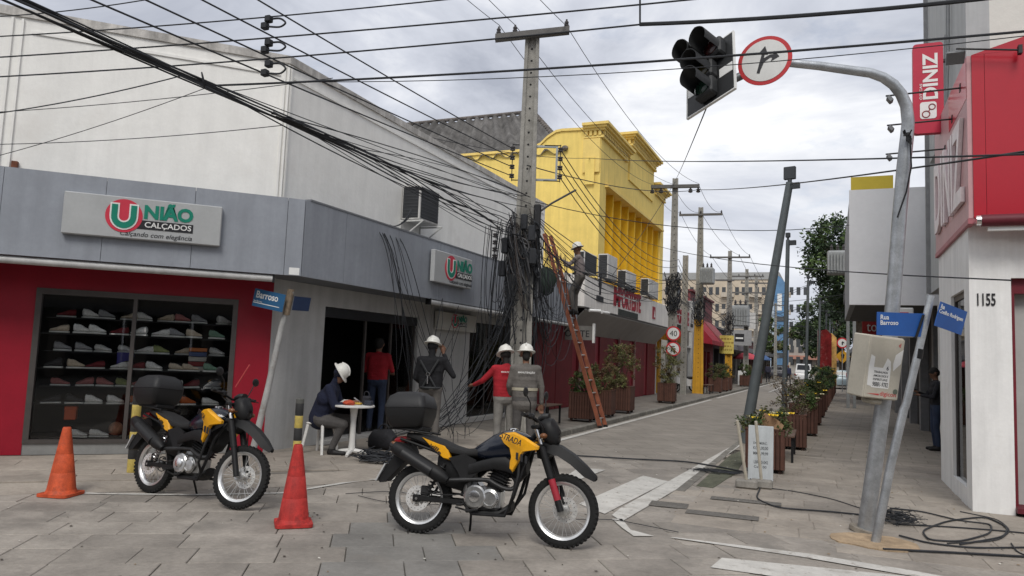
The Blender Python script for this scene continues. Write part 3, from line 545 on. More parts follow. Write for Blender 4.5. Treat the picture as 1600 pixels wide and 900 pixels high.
# front wall around the fin recess: recess y 26.1..35.7, z 4.4..7.95
part(yb,'front_wall',YW,W,(XW-.4,XW,25.7,26.1,3.6,10.0),(XW-.4,XW,35.7,36.4,3.6,9.9),(XW-.4,XW,26.1,35.7,7.95,10.0),(XW-.4,XW,26.1,35.7,3.6,4.4))
part(yb,'centre_parapet',YW,W,(XW-.42,XW+.06,29.25,33.75,9.0,10.75))
part(yb,'recess_wall',YO,W,(XW-.75,XW-.7,26.1,35.7,4.4,7.95)); part(yb,'recess_header',YD,W,(XW,XW+.14,25.95,35.85,7.95,8.05))
for i in range(9): y=26.15+i*1.17; part(yb,'fin',YO,W,(XW-.7,XW-.08,y,y+.14,4.4,7.95))
def cornice(y0,y1,z,name,ret=True,x0=XW):
    for k,(o,a,b) in enumerate(((.10,-.42,-.34),(.16,-.16,-.08),(.26,-.08,0),(.34,0,.10))): part(yb,name,YD,W,(x0-.66,x0+o,y0-o,y1+(o if ret else 0),z+a,z+b-.001))
    n=int((y1-y0)/.22); mb=MB()
    for i in range(n): mb.box(x0+.02,x0+.13,y0+.22*i,y0+.22*i+.11,z-.335,z-.165)
    for i in range(4): mb.box(x0-.6+.17*i,x0-.5+.17*i,y0-.13,y0-.02,z-.335,z-.165)
    build(mb,'dentils',YD,yb,smooth=0,kind='stuff')
cornice(25.34,28.8,10.05,'cornice'); cornice(29.3,33.7,10.85,'cornice',x0=XW+.08); cornice(34.3,36.3,9.9,'cornice')
part(yb,'rear_wall',YW,W,(-20.8,-20.5,25.7,36,3.6,9.3),(-20.5,XW-.45,36,36.38,3.6,9.3))
# corrugated roof
rt=Vector; mb=MB(); n=90
def corr(A,B,C_,D_,n,amp,mb):  # eave A->B, ridge D->C
    A,B,C_,D_=map(Vector,(A,B,C_,D_)); nrm=(B-A).cross(D_-A).normalized(); vs=[];rows=4
    R2=6
    for r in range(R2+1):
        for i in range(n+1): u=i/n; p=(A.lerp(B,u)).lerp(D_.lerp(C_,u),r/R2); vs.append(p+nrm*(amp*math.sin(i*math.pi/3)))
    mb.add(vs,[(r*(n+1)+i,r*(n+1)+i+1,(r+1)*(n+1)+i+1,(r+1)*(n+1)+i) for r in range(R2) for i in range(n)])
ZRG=12.75
corr((-21,25.2,9.2),(-9.0,25.2,9.2),(-12.6,30.6,ZRG),(-21,30.6,ZRG),110,.10,mb)
corr((-9.0,25.2,9.2),(-9.0,36,9.2),(-12.6,30.6,ZRG),(-12.6,30.6,ZRG),90,.06,mb)
build(mb,'corrugated_roof',M('fibre_cement',(.115,.11,.105),1.,0,.4,1.2,.4,12,spec=.1),yb,smooth=60)
mb=MB(); mb.tube([(-21,30.6,ZRG+.05),(-12.6,30.6,ZRG+.05)],.09,8); mb.tube([(-12.6,30.6,ZRG+.05),(-9.0,25.2,9.28)],.08,8); build(mb,'ridge_tiles',M('ridge_tile',(.13,.115,.105),.95,0,.4,6),yb)
for i in range(22): 
    t=i/21; p=Vector((-12.6,30.6,ZRG+.05)).lerp(Vector((-9,25.2,9.28)),t); mb=MB(); mb.ell(p+Vector((0,0,.04)),.13,.13,.09,8,5); build(mb,'hip_tile',MATS['ridge_tile'],yb)
# bracket frame hanging beside main pole is built with the pole
# ================================================================ RIGHT SIDE
XR=1.55; os_=T('optician_shop',(XR,10.4,0),0,'white corner shop numbered 1155 with glossy red fascia on the right edge','building')
RGL=M('glossy_red_fascia',(.42,.006,.02),.3,0,.05,2,coat=.3); PNK=M('glare_pink_side',(.52,.30,.31),.5,0,.08,2)  # side panel is red; the pink is glare painted into its colour
WR=M('white_right_wall',(.78,.775,.76),.75,0,.05,2.5,.10,20,streak=.1,stain=((.68,.665,.63),1.2))
part(os_,'corner_pillar',WR,W,(XR,1.98,10.40,10.78,-.02,3.45)); part(os_,'side_wall',WR,W,(XR,1.75,11.9,13.1,-.02,3.45),(XR,1.75,10.78,11.9,2.68,3.45),(XR,1.75,10.78,11.9,-.02,.22))
sw=part(os_,'side_window',FRAME,W,(XR+.04,XR+.1,10.78,10.83,.22,2.68),(XR+.04,XR+.1,11.85,11.9,.22,2.68),(XR+.04,XR+.1,10.83,11.85,2.6,2.68)); part(sw,'pane',glass('grey_glass',(.55,.57,.58)),W,(XR+.06,XR+.068,10.83,11.85,.22,2.6))
part(os_,'window_blind',M('pale_blind',(.52,.52,.50),.8),W,(XR+.3,XR+.33,10.7,12,.1,2.7))
part(os_,'front_header',WR,W,(1.98,9,10.42,10.78,2.78,3.45)); part(os_,'front_panel',M('grey_front_panel',(.42,.415,.40),.7,0,.06,2,streak=.06),W,(2.04,9,10.66,10.74,.06,2.78)); part(os_,'maroon_track',M('maroon_track',(.14,.01,.02),.5),W,(1.98,9,10.50,10.62,2.60,2.78),(1.98,2.03,10.5,10.62,.06,2.6)); part(os_,'maroon_step',M('maroon_step',(.10,.01,.018),.7),W,(1.98,9,10.3,10.66,.042,.10))
part(os_,'red_fascia',RGL,W,(XR+.02,1.70,10.12,10.44,3.47,5.47),(1.704,9,10.12,10.44,3.47,5.47))
# upper edge of the red fascia slopes up to the right
mb=MB(); mb.prism([(XR+.02,5.472),(9,5.472),(9,6.9),(2.6,5.78)],10.12,10.44,'xz'); build(mb,'red_fascia_top',RGL,os_,smooth=0)
mb=MB(); mb.cyl((XR+.08,10.05,3.42),(9,10.05,3.42),.07,n=16); mb.cyl((XR+.03,10.05,3.42),(XR+.08,10.05,3.42),.06,n=14,mi=1); build(mb,'awning_roll',[M('maroon_awning',(.12,.012,.022),.6),CHROME],os_)
part(os_,'awning_rail',SWHT,W,(XR+.15,9,10.06,10.12,3.30,3.34))
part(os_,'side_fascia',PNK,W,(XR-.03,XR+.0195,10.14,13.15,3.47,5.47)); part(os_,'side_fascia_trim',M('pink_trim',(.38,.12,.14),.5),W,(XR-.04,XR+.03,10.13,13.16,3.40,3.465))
part(os_,'side_fascia_red',RGL,W,(XR-.034,XR-.0305,10.16,11.6,4.95,5.46)); 
FRR=FR(XR-.035,13.0,-90)
s=T('side_letters',(XR-.04,11.6,3.6),0,'large white DINIZ letters on the pink side of the red fascia','sign'); text('DINIZ',FRR,.15,-.001,3.72,2.5,1.05,M('letter_white_gloss',(.70,.62,.62),.4),'lettering',s,.045,.02)
text('1155',FR(1.6,10.395,0),.03,-.001,2.44,.19,.15,SBLK,'house_number',os_,.004,.02)
# tall pale block behind
tb=T('tall_block',(1.75,13.3,0),0,'tall pale grey block rising behind the red optician fascia','building'); TG=M('tall_block_painted_shade',(.42,.43,.43),.8,0,.06,1.5,.05,10,streak=.1); TL=M('tall_block_render',(.66,.65,.60),.85,0,.05,1.5,.2,25)  # street-side wall is a darker grey, its shade painted into the colour
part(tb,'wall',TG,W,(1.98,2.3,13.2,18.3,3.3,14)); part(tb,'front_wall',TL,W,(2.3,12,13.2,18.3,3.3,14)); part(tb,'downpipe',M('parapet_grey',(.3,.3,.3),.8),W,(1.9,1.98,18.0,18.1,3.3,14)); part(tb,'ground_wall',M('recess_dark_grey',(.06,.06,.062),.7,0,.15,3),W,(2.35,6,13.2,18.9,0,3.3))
[part(tb,'shop_pier',WR,W,b) for b in ((2.2,2.36,13.3,13.7,-.02,3.2),(2.25,2.37,15.4,15.7,-.02,3.2),(2.2,2.4,18.6,18.9,-.02,3.1))]; part(tb,'service_box',M('service_grey',(.36,.37,.37),.7),W,(1.75,1.98,15.2,15.9,5.6,6.3)); part(tb,'service_box',MATS['service_grey'],W,(1.75,1.98,16.2,16.9,6.6,7.1))
mb=MB(); 
for k in range(3): mb.tube([(1.94,14.6+.25*k,9-k*.6),(1.92,14.62+.25*k,7.2),(1.9,14.7+.2*k,6.5),(1.93,14.8+.2*k,4.6)],.02,6)
build(mb,'conduit',M('conduit_grey',(.3,.31,.31),.6),tb)
# white boarded building over the pavement
wb=T('boarded_building',(.9,21,0),0,'white boarded upper storey jutting over the right pavement on posts','building'); WS=M('white_sheet',(.8,.8,.81),.7,0,.04,1.2,.15,4)
part(wb,'white_board',WS,W,(.41,3.2,19,19.12,3.12,5.85)); part(wb,'side_board',M('grey_side_board',(.30,.31,.32),.8),W,(.43,.55,19.12,26,3.14,5.8)); part(wb,'soffit',M('soffit_dark',(.10,.10,.10),.8),W,(.55,3.2,19.12,26,3.14,3.24)); part(wb,'upper_mass',WALLG,W,(.6,4,19.2,26,3.3,5.7))
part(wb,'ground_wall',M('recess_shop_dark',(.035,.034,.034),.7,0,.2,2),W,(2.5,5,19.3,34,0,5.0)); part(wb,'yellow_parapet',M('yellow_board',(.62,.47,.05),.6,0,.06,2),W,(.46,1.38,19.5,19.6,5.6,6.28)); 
for x in (.62,.86): part(wb,'steel_post',M('post_grey',(.24,.25,.25),.6,.3,.15,6),W,(x,x+.12,33.9,34.1,-.02,5.2))
part(wb,'far_canopy',M('canopy_dark',(.12,.12,.12),.8),W,(.6,4,33.8,40,4.75,5.3)); part(wb,'far_wall',M('far_right_wall',(.20,.19,.18),.8),W,(2.4,6,34.1,60,0,4.75)); part(wb,'bracket_beam',M('beam_yellow',(.5,.33,.06),.7),W,(.75,2.5,30,30.15,3.75,3.9))
part(wb,'red_signboard',M('red_shop_board',(.36,.03,.03),.6),W,(.95,1.75,26.5,26.6,2.55,3.25)); text('to',FR(0,26.49,0),1.08,-.001,2.85,.3,.25,SWHT,'lettering',wb)
for i in range(5): part(wb,'shop_pier',M('pier_grey',(.22,.22,.225),.7),W,(2.3,2.5,20.6+i*2.9,20.95+i*2.9,-.02,3.14))
mb=MB(); mb.M=FR(1.35,18.2,0); mb.rbox(-.12,.32,0,.05,2.35,3.0,.02); s=build(mb,'wall_sign',SWHT,label='small white sign with red rounded emblem behind the leaning street sign pole',cat='sign'); mb=MB(); mb.M=FR(1.35,18.2,0); mb.rbox(-.05,.22,-.012,-.001,2.6,2.9,.05 if 0 else .005); build(mb,'emblem',SRED,s,smooth=0)
# blade sign
bs=T('blade_sign',(1.4,12.5,5.2),0,'tall red rounded blade sign with white DINIZ lettering and glasses emblem','sign'); FB=FR(1.155,12.4,0)
def rrect(x0,x1,z0,z1,r,n=5):
    P=[]
    for cx,cz,a in ((x1-r,z0+r,-90),(x1-r,z1-r,0),(x0+r,z1-r,90),(x0+r,z0+r,180)):
        for i in range(n+1): t=math.radians(a+90*i/n); P.append((cx+r*math.cos(t),cz+r*math.sin(t)))
    return P
mb=MB(); mb.M=FB; mb.prism(rrect(0,.405,5.2,6.6,.05),0,.12,'xz'); build(mb,'panel',M('blade_red',(.44,.015,.045),.5,0,.05,3),bs,smooth=30)
mb=MB(); mb.M=FB; mb.prism(rrect(.09,.31,5.42,5.68,.04),-.006,-.001,'xz'); build(mb,'emblem_plate',SWHT,bs,smooth=0)
mb=MB(); mb.M=FB; mb.torus((.17,-.008,5.49),(0,1,0),.05,.008,16,6); mb.torus((.25,-.008,5.60),(0,1,0),.042,.008,16,6); mb.tube([(.2,-.008,5.53),(.22,-.008,5.56)],.007,6); build(mb,'glasses_emblem',M('emblem_red_dark',(.25,.02,.03),.6),bs)
FBv=FB@Matrix.Translation((.33,0,5.72))@Matrix.Rotation(math.radians(-90),4,'Y'); text('DINIZ',FBv,0,-.001,0,.72,.2,SWHT,'lettering',bs,.005,.03); FBv=FB@Matrix.Translation((.12,0,5.72))@Matrix.Rotation(math.radians(-90),4,'Y'); text('ÓTICAS',FBv,0,-.001,0,.25,.04,SWHT,'lettering',bs,.004,.01)
mb=MB(); mb.box(1.555,1.75,12.43,12.5,6.3,6.34); mb.box(1.555,1.75,12.43,12.5,5.45,5.49); build(mb,'bracket',BLACK,bs,smooth=0)
# floodlights on arms
FLM=M('floodlight_grey',(.16,.165,.17),.5,.4)
def flood(base,tip,name,label,sz=.12,tilt=-35,yaw=0):
    t=T(name,base,0,label,'floodlight'); mb=MB(); mb.tube([base,tip],.012,8); mb.box(base[0]-.01,base[0]+.03,base[1]-.04,base[1]+.04,base[2]-.05,base[2]+.05); build(mb,'arm',M('arm_black',(.03,.03,.03),.6,.3),t)
    mb=MB(); mb.M=Matrix.Translation(tip)@Matrix.Rotation(math.radians(yaw),4,'Z')@Matrix.Rotation(math.radians(tilt),4,'Y'); mb.rbox(-.02,.03,-sz/2,sz/2,-sz*.95,-.03,.008); build(mb,'lamp_head',FLM,t)
    mb=MB(); mb.M=Matrix.Translation(tip)@Matrix.Rotation(math.radians(yaw),4,'Z')@Matrix.Rotation(math.radians(tilt),4,'Y'); mb.box(.0305,.034,-sz*.42,sz*.42,-sz*.88,-.04); build(mb,'lens',glass('lens_glass',(.5,.5,.5)),t,smooth=0)
for px,y,lab in (((1384,150),10.5,'highest small floodlight on an arm over the signal pole'),((1386,196),11.2,'middle small floodlight on an arm beside the signal pole'),((1384,241),11.9,'lowest small floodlight on an arm beside the signal pole')):
    p=PY(*px,y); flood((XR-.03,y+.1,p.z+.05),(p.x,y,p.z),'floodlight',lab)
p=PY(1494,80,10); q=PY(1592,78,10); flood((q.x,q.y,q.z),(p.x,p.y,p.z+.03),'floodlight','larger floodlight on a black arm above the red fascia',.2,-40,90)
# ---------------- building across the junction, behind the viewpoint (mirrored in the shop glass)
ob=T('opposite_building',(5,-13,0),0,'plain brown shop building across the junction behind the viewpoint','building'); OBW=M('opposite_wall',(.16,.14,.12),.85,0,.15,1.5,.1,8)
part(ob,'upper_wall',OBW,W,(-16,30,-22,-13,2.9,8)); part(ob,'canopy',M('opposite_canopy',(.1,.1,.1),.8),W,(-16,30,-13,-12,2.8,3.1))
for i in range(12): part(ob,'pier',OBW,W,(-16+i*4,-15.2+i*4,-13.6,-13,0,2.9)); part(ob,'shop_opening',DARK,W,(-15.2+i*4,-12+i*4,-13.9,-13.7,0,2.9)); part(ob,'window',DARK,W,(-14.6+i*4,-13+i*4,-13.02,-12.98,4.6,6.4))
# ---------------- far end of the street
fb=T('apartment_block',(-10,150,0),0,'long beige apartment block far behind the poles','building'); BE=M('far_beige',(.52,.44,.34),.9,0,.15,.4); 
a=PY(1055,440,150); b=PY(1216,440,150); part(fb,'wall',BE,W,(a.x-14,b.x,150,165,0,18.2)); part(fb,'roof_band',M('far_band_grey',(.33,.33,.32),.9),W,(a.x-14,b.x+.2,149.8,165,18.2,19.6))
WD=M('far_window',(.06,.065,.07),.4)
for r in range(5):
    mb=MB()
    for i in range(22): x=a.x-2+i*1.25; mb.box(x,x+.7,149.93,150.02,3.3*r+2,3.3*r+3.5)
    build(mb,'window_row',WD,fb,smooth=0,kind='stuff')
for k in range(4):
    x=a.x+4+k*5.2; part(fb,'balcony_column',M('far_balcony',(.5,.44,.36),.9),W,*[(x,x+2.4,148.9,149.9,3.3*r+1.5,3.3*r+2.4) for r in range(5)],kind='stuff')
bb=T('blue_tower',(-4,130,0),0,'blue and white clad tower at the end of the left row','building'); a=PY(1203,440,130); b=PY(1229,440,130); BL=M('blue_cladding',(.10,.21,.36),.6,0,.2,.6)
mb=MB(); xa,xb=a.x,b.x; mb.prism([(xa,0),(xb,0),(xb,15.2),(xb-1.0,16.4),(xa+.5,17.2),(xa,17.2)],130,138,'xz'); build(mb,'tower',BL,bb,smooth=0); part(bb,'pale_corner',M('tower_pale',(.38,.44,.5),.7),W,(xa-.6,xa+.7,129.8,130.3,0,13.5)); part(bb,'window_strips',WD,W,*[(xa+1,xb-.3,129.9,130.05,2*i+1,2*i+1.8) for i in range(5)],kind='stuff')
part(bb,'white_mark',SWHT,W,(xa+1.2,xa+1.9,129.96,129.99,10.8,13.6))
eb=T('end_building',(0,190,0),0,'pale building with dark windows closing the street end','building'); part(eb,'wall',M('end_wall',(.36,.34,.31),.9,0,.15,.3),W,(-12,3,190,200,0,11)); 
mb=MB()
for r in range(3):
    for i in range(7): mb.box(-11+i*2,-10+i*2,189.9,190.02,2+r*3,3.6+r*3)
build(mb,'window_rows',WD,eb,smooth=0,kind='stuff'); part(eb,'awning_strip',M('end_awning',(.4,.2,.15),.8),W,(-9,2,188.5,190,3.4,4.3))
fr=T('right_far_row',(2.6,110,0),0,'low shadowed shop row far down the right pavement','building'); part(fr,'wall',M('far_row_wall',(.14,.135,.13),.85,0,.2,1),W,(2.6,8,60,185,0,4.4)); part(fr,'canopy',M('far_row_canopy',(.2,.2,.2),.8),W,(1.5,2.6,60,185,2.9,3.2))
# ================================================================ POLES
INS=M('insulator_dark',(.05,.045,.045),.35,0,.2,10)
def hpole(name,label,x,y,h,w0,w1,ang,yellow=0.,group='concrete utility poles'):
    t=T(name,(x,y,0),math.radians(ang),label,'utility pole',group)
    def ring(z):
        k=w0+(w1-w0)*z/h; a=k/2; d=a*.72; r=a*.55; i=d*.45
        return [(-a,-d,z),(-r,-d,z),(-r,-i,z),(r,-i,z),(r,-d,z),(a,-d,z),(a,d,z),(r,d,z),(r,i,z),(-r,i,z),(-r,d,z),(-a,d,z)]
    mb=MB(); zs=[0]+[h*i/8 for i in range(1,9)]
    if yellow: zs=sorted(set(zs+[yellow,yellow+.002]))
    mb.rings([ring(z) for z in zs])
    if yellow:
        for k in range(len(zs)-1):
            if zs[k+1]<=yellow+1e-6:
                for j in range(12): mb.mi[k*12+j]=1
    build(mb,'shaft',[CONC,YEL],t,world=False,smooth=20)
    mb=MB(); z=.9
    while z<h-.3:
        k=(w0+(w1-w0)*z/h)/2; mb.lathe([(.022,0),(.022,.004)],(0,-k*.72*.45,z),(0,-1,0),n=8); z+=.24
    build(mb,'bolt_holes',M('hole_dark',(.02,.02,.02),.9),t,world=False,kind='stuff',smooth=0)
    return t
def insul(p,mb,h=.16,r=.05):
    mb.lathe([(r*.3,0),(r*.9,.02*h/.16),(r,.05*h/.16),(r*.6,.06*h/.16),(r*.85,.09*h/.16),(r*.85,.11*h/.16),(r*.4,.13*h/.16),(r*.4,h)],p,n=10)
def xarm(t,z,x0,x1,y=0.,dz=0.,pins=(),th=.11):
    mb=MB(); mb.add([(x0,y-th/2,z-th/2),(x1,y-th/2,z-th/2+dz),(x1,y+th/2,z-th/2+dz),(x0,y+th/2,z-th/2),(x0,y-th/2,z+th/2),(x1,y-th/2,z+th/2+dz),(x1,y+th/2,z+th/2+dz),(x0,y+th/2,z+th/2)],[(3,2,1,0),(4,5,6,7),(0,1,5,4),(1,2,6,5),(2,3,7,6),(3,0,4,7)])
    a=build(mb,'crossarm',M('crossarm_dark',(.12,.115,.11),.85,0,.2,6),t,world=False,smooth=0); out=[]
    for x in pins:
        zz=z+th/2+dz*(x-x0)/(x1-x0); mb=MB(); insul((x,y,zz),mb); build(mb,'insulator',INS,a,world=False); out.append(t.matrix_basis@Vector((x,y,zz+.15)))
    return out
def pinw(t,x,y,z): return Matrix.Translation(t.location)@Matrix.Rotation(t.rotation_euler.z,4,'Z')@Vector((x,y,z))
P1=hpole('utility_pole','nearest concrete pole wrapped in a huge tangle of black cables',-5.4,13.0,7.98,.46,.27,20)
xarm(P1,7.78,-.72,.72,-.16,.18,(-.66,-.34,.66),.13); PIN1=[pinw(P1,x,-.16,8.05) for x in (-.66,-.34,.66)]
mb=MB()
for x0,x1,z0,z1 in ((.14,.58,5.66,5.70),(.14,.58,5.0,5.04),(.54,.58,5.04,5.66)): mb.box(x0,x1,-.02,.02,z0,z1)
build(mb,'bracket_frame',M('bracket_steel',(.28,.30,.30),.5,.6),P1,world=False,smooth=0)
for sx in (-.30,.63):
    for k in range(4): 
        mb=MB(); mb.lathe([(.02,-.04),(.05,-.035),(.05,-.012),(.028,0),(.05,.012),(.05,.035),(.02,.04)],(sx,-.02,5.08+.18*k),n=10); build(mb,'spool_insulator',INS,P1,world=False)
    mb=MB(); mb.cyl((sx,-.02,4.98),(sx,-.02,5.72),.009,n=6); mb.cyl((sx*.5,-.02,5.0),(sx,-.02,5.0),.01,n=6); mb.cyl((sx*.5,-.02,5.7),(sx,-.02,5.7),.01,n=6); build(mb,'insulator_rod',BLACK,P1,world=False)
mb=MB(); mb.rbox(.16,.30,-.22,-.08,4.0,4.5,.02); build(mb,'splice_box',BLACK,P1,world=False)
mb=MB(); mb.tube([(.1,-.1,4.25),(.5,-.1,4.55),(.95,-.1,4.82)],.02,6); build(mb,'service_arm',M('arm_dark_grey',(.07,.07,.07),.6),P1,world=False)
P2=hpole('utility_pole','second concrete pole with speed limit signs beside the white fascia',-5.72,29.3,8.95,.40,.22,8)
xarm(P2,8.6,-.95,.95,-.12,0,(),.13); 
mb=MB()
for x in (-.9,-.55,.6,.9): insul((x,-.12,8.33),mb,.2,.09)
build(mb,'hanging_insulators',INS,P2,world=False)
P3=hpole('utility_pole','third concrete pole, lower part painted yellow with two holes rows',-6.25,39.0,9.75,.55,.24,5,yellow=3.85); xarm(P3,9.35,-1.1,1.1,-.1,0,(-1.05,0,1.05))
P4=hpole('utility_pole','fourth concrete pole with yellow base and yellow paper poster',-6.2,51.,9.2,.5,.25,5,yellow=2.9); xarm(P4,8.75,-1.3,1.3,-.1,0,(-1.25,.6,1.25)); xarm(P4,7.2,-.9,.3,-.1,0,())
P5=hpole('utility_pole','far pole carrying a transformer, left one of the twin poles',-6.1,61,9.2,.45,.25,5); xarm(P5,8.6,-1.4,1.3,-.1,0,(-1.3,-.6,.6,1.2)); xarm(P5,7.3,-1.5,1.4,-.1,0,())
P6=hpole('utility_pole','far pole just right of the twin transformer pole',-5.9,67,9.4,.45,.25,5); xarm(P6,8.7,-1.3,1.5,-.1,0,(-1.2,.2,1.3))
P7=hpole('utility_pole','distant pole with a plain crossarm behind the grey lamp posts',-5.9,92,9.0,.4,.22,5); xarm(P7,8.7,-1.3,1.3,0,0,(-1.2,0,1.2))
P8=hpole('utility_pole','farthest distant pole at the end of the left row',-5.9,112,8.8,.4,.22,5); xarm(P8,8.3,-1.3,1.3,0,0,(-1.2,0,1.2))
PS=hpole('utility_pole','short dark stub pole holding equipment right of the second pole',-6.6,36.8,6.9,.3,.26,5)
# transformers
TRM=M('transformer_grey',(.30,.31,.31),.55,.3,.12,5)
def trafo(x,y,z,label,k=1.):
    t=T('pole_transformer',(x,y,z),0,label,'transformer'); mb=MB(); mb.rbox(-.35*k,.35*k,-.25*k,.25*k,0,.85*k,.06); build(mb,'tank',TRM,t,world=False)
    mb=MB()
    for i in range(7): mb.box(-.32*k+.1*k*i,-.29*k+.1*k*i,-.36*k,-.25*k,.08,.75*k)
    build(mb,'cooling_fins',TRM,t,world=False,smooth=0)
    for i in range(3): mb=MB(); insul(((-.2+.2*i)*k,0,.85*k),mb,.25*k,.06*k); build(mb,'bushing',INS,t,world=False)
trafo(-5.75,38.2,5.6,'grey pole transformer hung between the second and third poles'); trafo(-6.5,60.4,4.6,'wide grey transformer on the twin poles past the red awnings',1.9); trafo(.25,30,5.1,'pale grey transformer beside the tree right of the street',1.05)
# signs on pole 2
def disc(c,r,F,th,par,mat,name,off=0): mb=MB(); mb.M=F; mb.lathe([(r,0),(r,th)],(c[0],-off,c[1]),(0,-1,0),n=32); return build(mb,name,mat,par)
RSR=M('road_sign_red',(.45,.02,.025),.5,0,.08,6); RSW_=M('road_sign_white',(.62,.62,.60),.5,0,.06,6)
for z,s,lab in ((2.72,'40','round red ringed 40 speed limit sign above the no parking sign'),(2.12,'E','round no parking sign below the 40 sign on the second pole')):
    F=FR(-5.62,29.0,18); t=T('road_sign',(-5.62,29.0,z),0,lab,'road sign'); disc((0,z),.285,F,.01,t,RSR,'sign_rim'); disc((0,z),.225,F,.004,t,RSW_,'sign_face',.011)
    text(s,F,-.14 if s=='40' else -.07,-.016,z-.11,.28 if s=='40' else .14,.22,SBLK,'lettering',t)
    if s=='E': mb=MB(); mb.M=F@Matrix.Translation((0,-.018,z))@Matrix.Rotation(math.radians(45),4,'Y'); mb.box(-.225,.225,-.004,0,-.024,.024); build(mb,'slash',RSR,t,smooth=0)
p=PX(1135,540,-6.0); F=FR(-6.3,50.7,5); mb=MB(); mb.M=F; mb.box(-.45,.45,-.01,.0,2.3,3.5); s=build(mb,'poster',M('yellow_paper',(.58,.47,.12),.85,0,.15,5),smooth=0,label='yellow handwritten paper poster wrapped on the fourth pole',cat='poster')
mb=MB(); mb.M=F; rg=random.Random(4)
for r in range(4):
    x=-.36
    while x<.3: wd=rg.uniform(.05,.16); mb.box(x,x+wd,-.014,-.011,2.5+.24*r,2.6+.24*r); x+=wd+.05
build(mb,'scribble',M('faded_ink',(.3,.2,.05),.9),s,smooth=0,kind='stuff')
# ================================================================ WIRES
def catpts(a,b,sag,n=14,wob=0): 
    a,b=Vector(a),Vector(b); return [a.lerp(b,i/n)-Vector((0,0,sag*4*(i/n)*(1-i/n)))+(Vector((U(-1,1),U(-1,1),U(-1,1)))*wob if 0<i<n else Vector()) for i in range(n+1)]
def wire(a,b,label,sag=.1,r=.008,group=None,name='overhead_wire',mat=CABLE,n=14):
    mb=MB(); mb.tube(catpts(a,b,sag,n),r*.85,6); return build(mb,name,mat,label=label,cat='cable',group=group)
d_tl=(PG(1352,828,.01)-CAM).dot(FW)-.05
JO=(-5.4,5.93); JD=(.985,.17)
def HW(p,q,label,r=.008,sag=.05,grp='wires crossing the junction'):
    return wire(PV(*p,JO,JD),PV(*q,JO,JD),label,sag,r,grp)
HW((-60,28),(260,-6),'short thin wire cutting the top left corner of the sky'); HW((-60,60),(800,-12),'thin overhead wire crossing the top left sky above the shoe shop',.009)
HW((-60,93),(1250,-18),'overhead wire passing just above the white upper storey and the first pole top',.010); HW((-60,123),(1003,38),'overhead wire crossing at the first pole crossarm level',.010)
HW((1000,38),(1700,-22),'thick dark green insulated span at the top right of the sky',.022); HW((1000,-40),(1000,40),'short vertical jumper wire joining two crossing wires at the top',.012,0)
HW((325,134),(1700,40),'long wire running from the cable loop past the signal light and round sign',.013,.06); HW((480,128),(1700,44),'thin wire lying close along the long wire by the round sign',.005,.12)
HW((-60,184),(285,118),'thin drop wire rising across the white wall to the cable bundle'); HW((-60,178),(520,122),'very thin pale wire crossing the white wall',.005); HW((-60,258),(320,138),'thin drop wire slanting steeply across the white wall',.005); HW((-60,226),(440,196),'thin wire low across the white wall above the grey fascia',.005)
a=Vector((XW+.02,25.2,PY(921,247,25.2).z)); a.x=PY(921,247,25.2).x
wire(a,PV(1700,238,JO,JD),'wire from the yellow gable bracket across the street to the right',.1,.012); wire(PX(660,212,-7.6),PY(921,247,25.2),'wire from the white wall to the yellow gable bracket',.15,.01)
wire(pinw(P1,0,-.2,5.25),pinw(P2,.9,-.12,8.45),'wire rising from the first pole rack to the second pole crossarm',.25,.014); wire(pinw(P2,.9,-.12,8.45),PV(1700,222,JO,JD),'thick wire from the second pole crossarm past the lamp and signal pole',.12,.014)
wire(PD(1104,168,d_tl),pinw(P2,0,-.1,8.85),'stay wire from the signal light down to the second pole top',.05,.008); wire(pinw(P2,0,-.1,8.8),(-6.9,24.6,4.5),'stay wire from the second pole top down to the white fascia edge',.1,.012)
wire((-7.0,25.5,6.2),PV(1580,438,JO,JD),'long thin wire descending from the yellow building to the optician wall',.3,.008); wire((-6.2,14.2,5.0),PY(1340,350,19.2),'wire descending from the first pole to the white boarded building',.4,.01)
# lines along the street
for k,(px,z) in enumerate(((159,5.08),(241,5.26),(327,5.44),(412,5.62))):
    p=PX(px,0,-5.6); q=pinw(P1,-.30,-.02,z); d=(p-q); wire(q,q+d*1.5,['lowest','second','third','top'][k]+' of the four street lines rising from the first pole rack to the top left',.04,.011,'four street lines')
for k,(x,px) in enumerate(((-.66,(735,0)),(-.34,(768,0)),(.66,(848,0)))):
    q=PIN1[k]; d=PX(px[0],px[1],q.x)-q; wire(q,q+d*3,['left','middle','right'][k]+' high line leaving the first crossarm upward over the camera',.05,.007,'high lines over the camera')
    wire(q,pinw(P2,(-.9,-.1,.9)[k],-.12,8.7),['left','middle','right'][k]+' high line between the first and second pole crossarms',.55,.008,'high lines between the poles'); wire(pinw(P2,(-.9,-.1,.9)[k],-.12,8.7),pinw(P3,(-1.05,0,1.05)[k],-.1,9.5),['left','middle','right'][k]+' high line between the second and third poles',.4,.01,'high lines between the poles')
    wire(pinw(P3,(-1.05,0,1.05)[k],-.1,9.5),pinw(P4,(-1.25,.6,1.25)[k],-.1,8.9),['left','middle','right'][k]+' high line between the third and fourth poles',.4,.012,'high lines between the poles'); wire(pinw(P4,(-1.25,.6,1.25)[k],-.1,8.9),pinw(P7,(-1.2,0,1.2)[k],0,8.8),['left','middle','right'][k]+' distant high line past the fourth pole',.9,.015,'high lines between the poles')
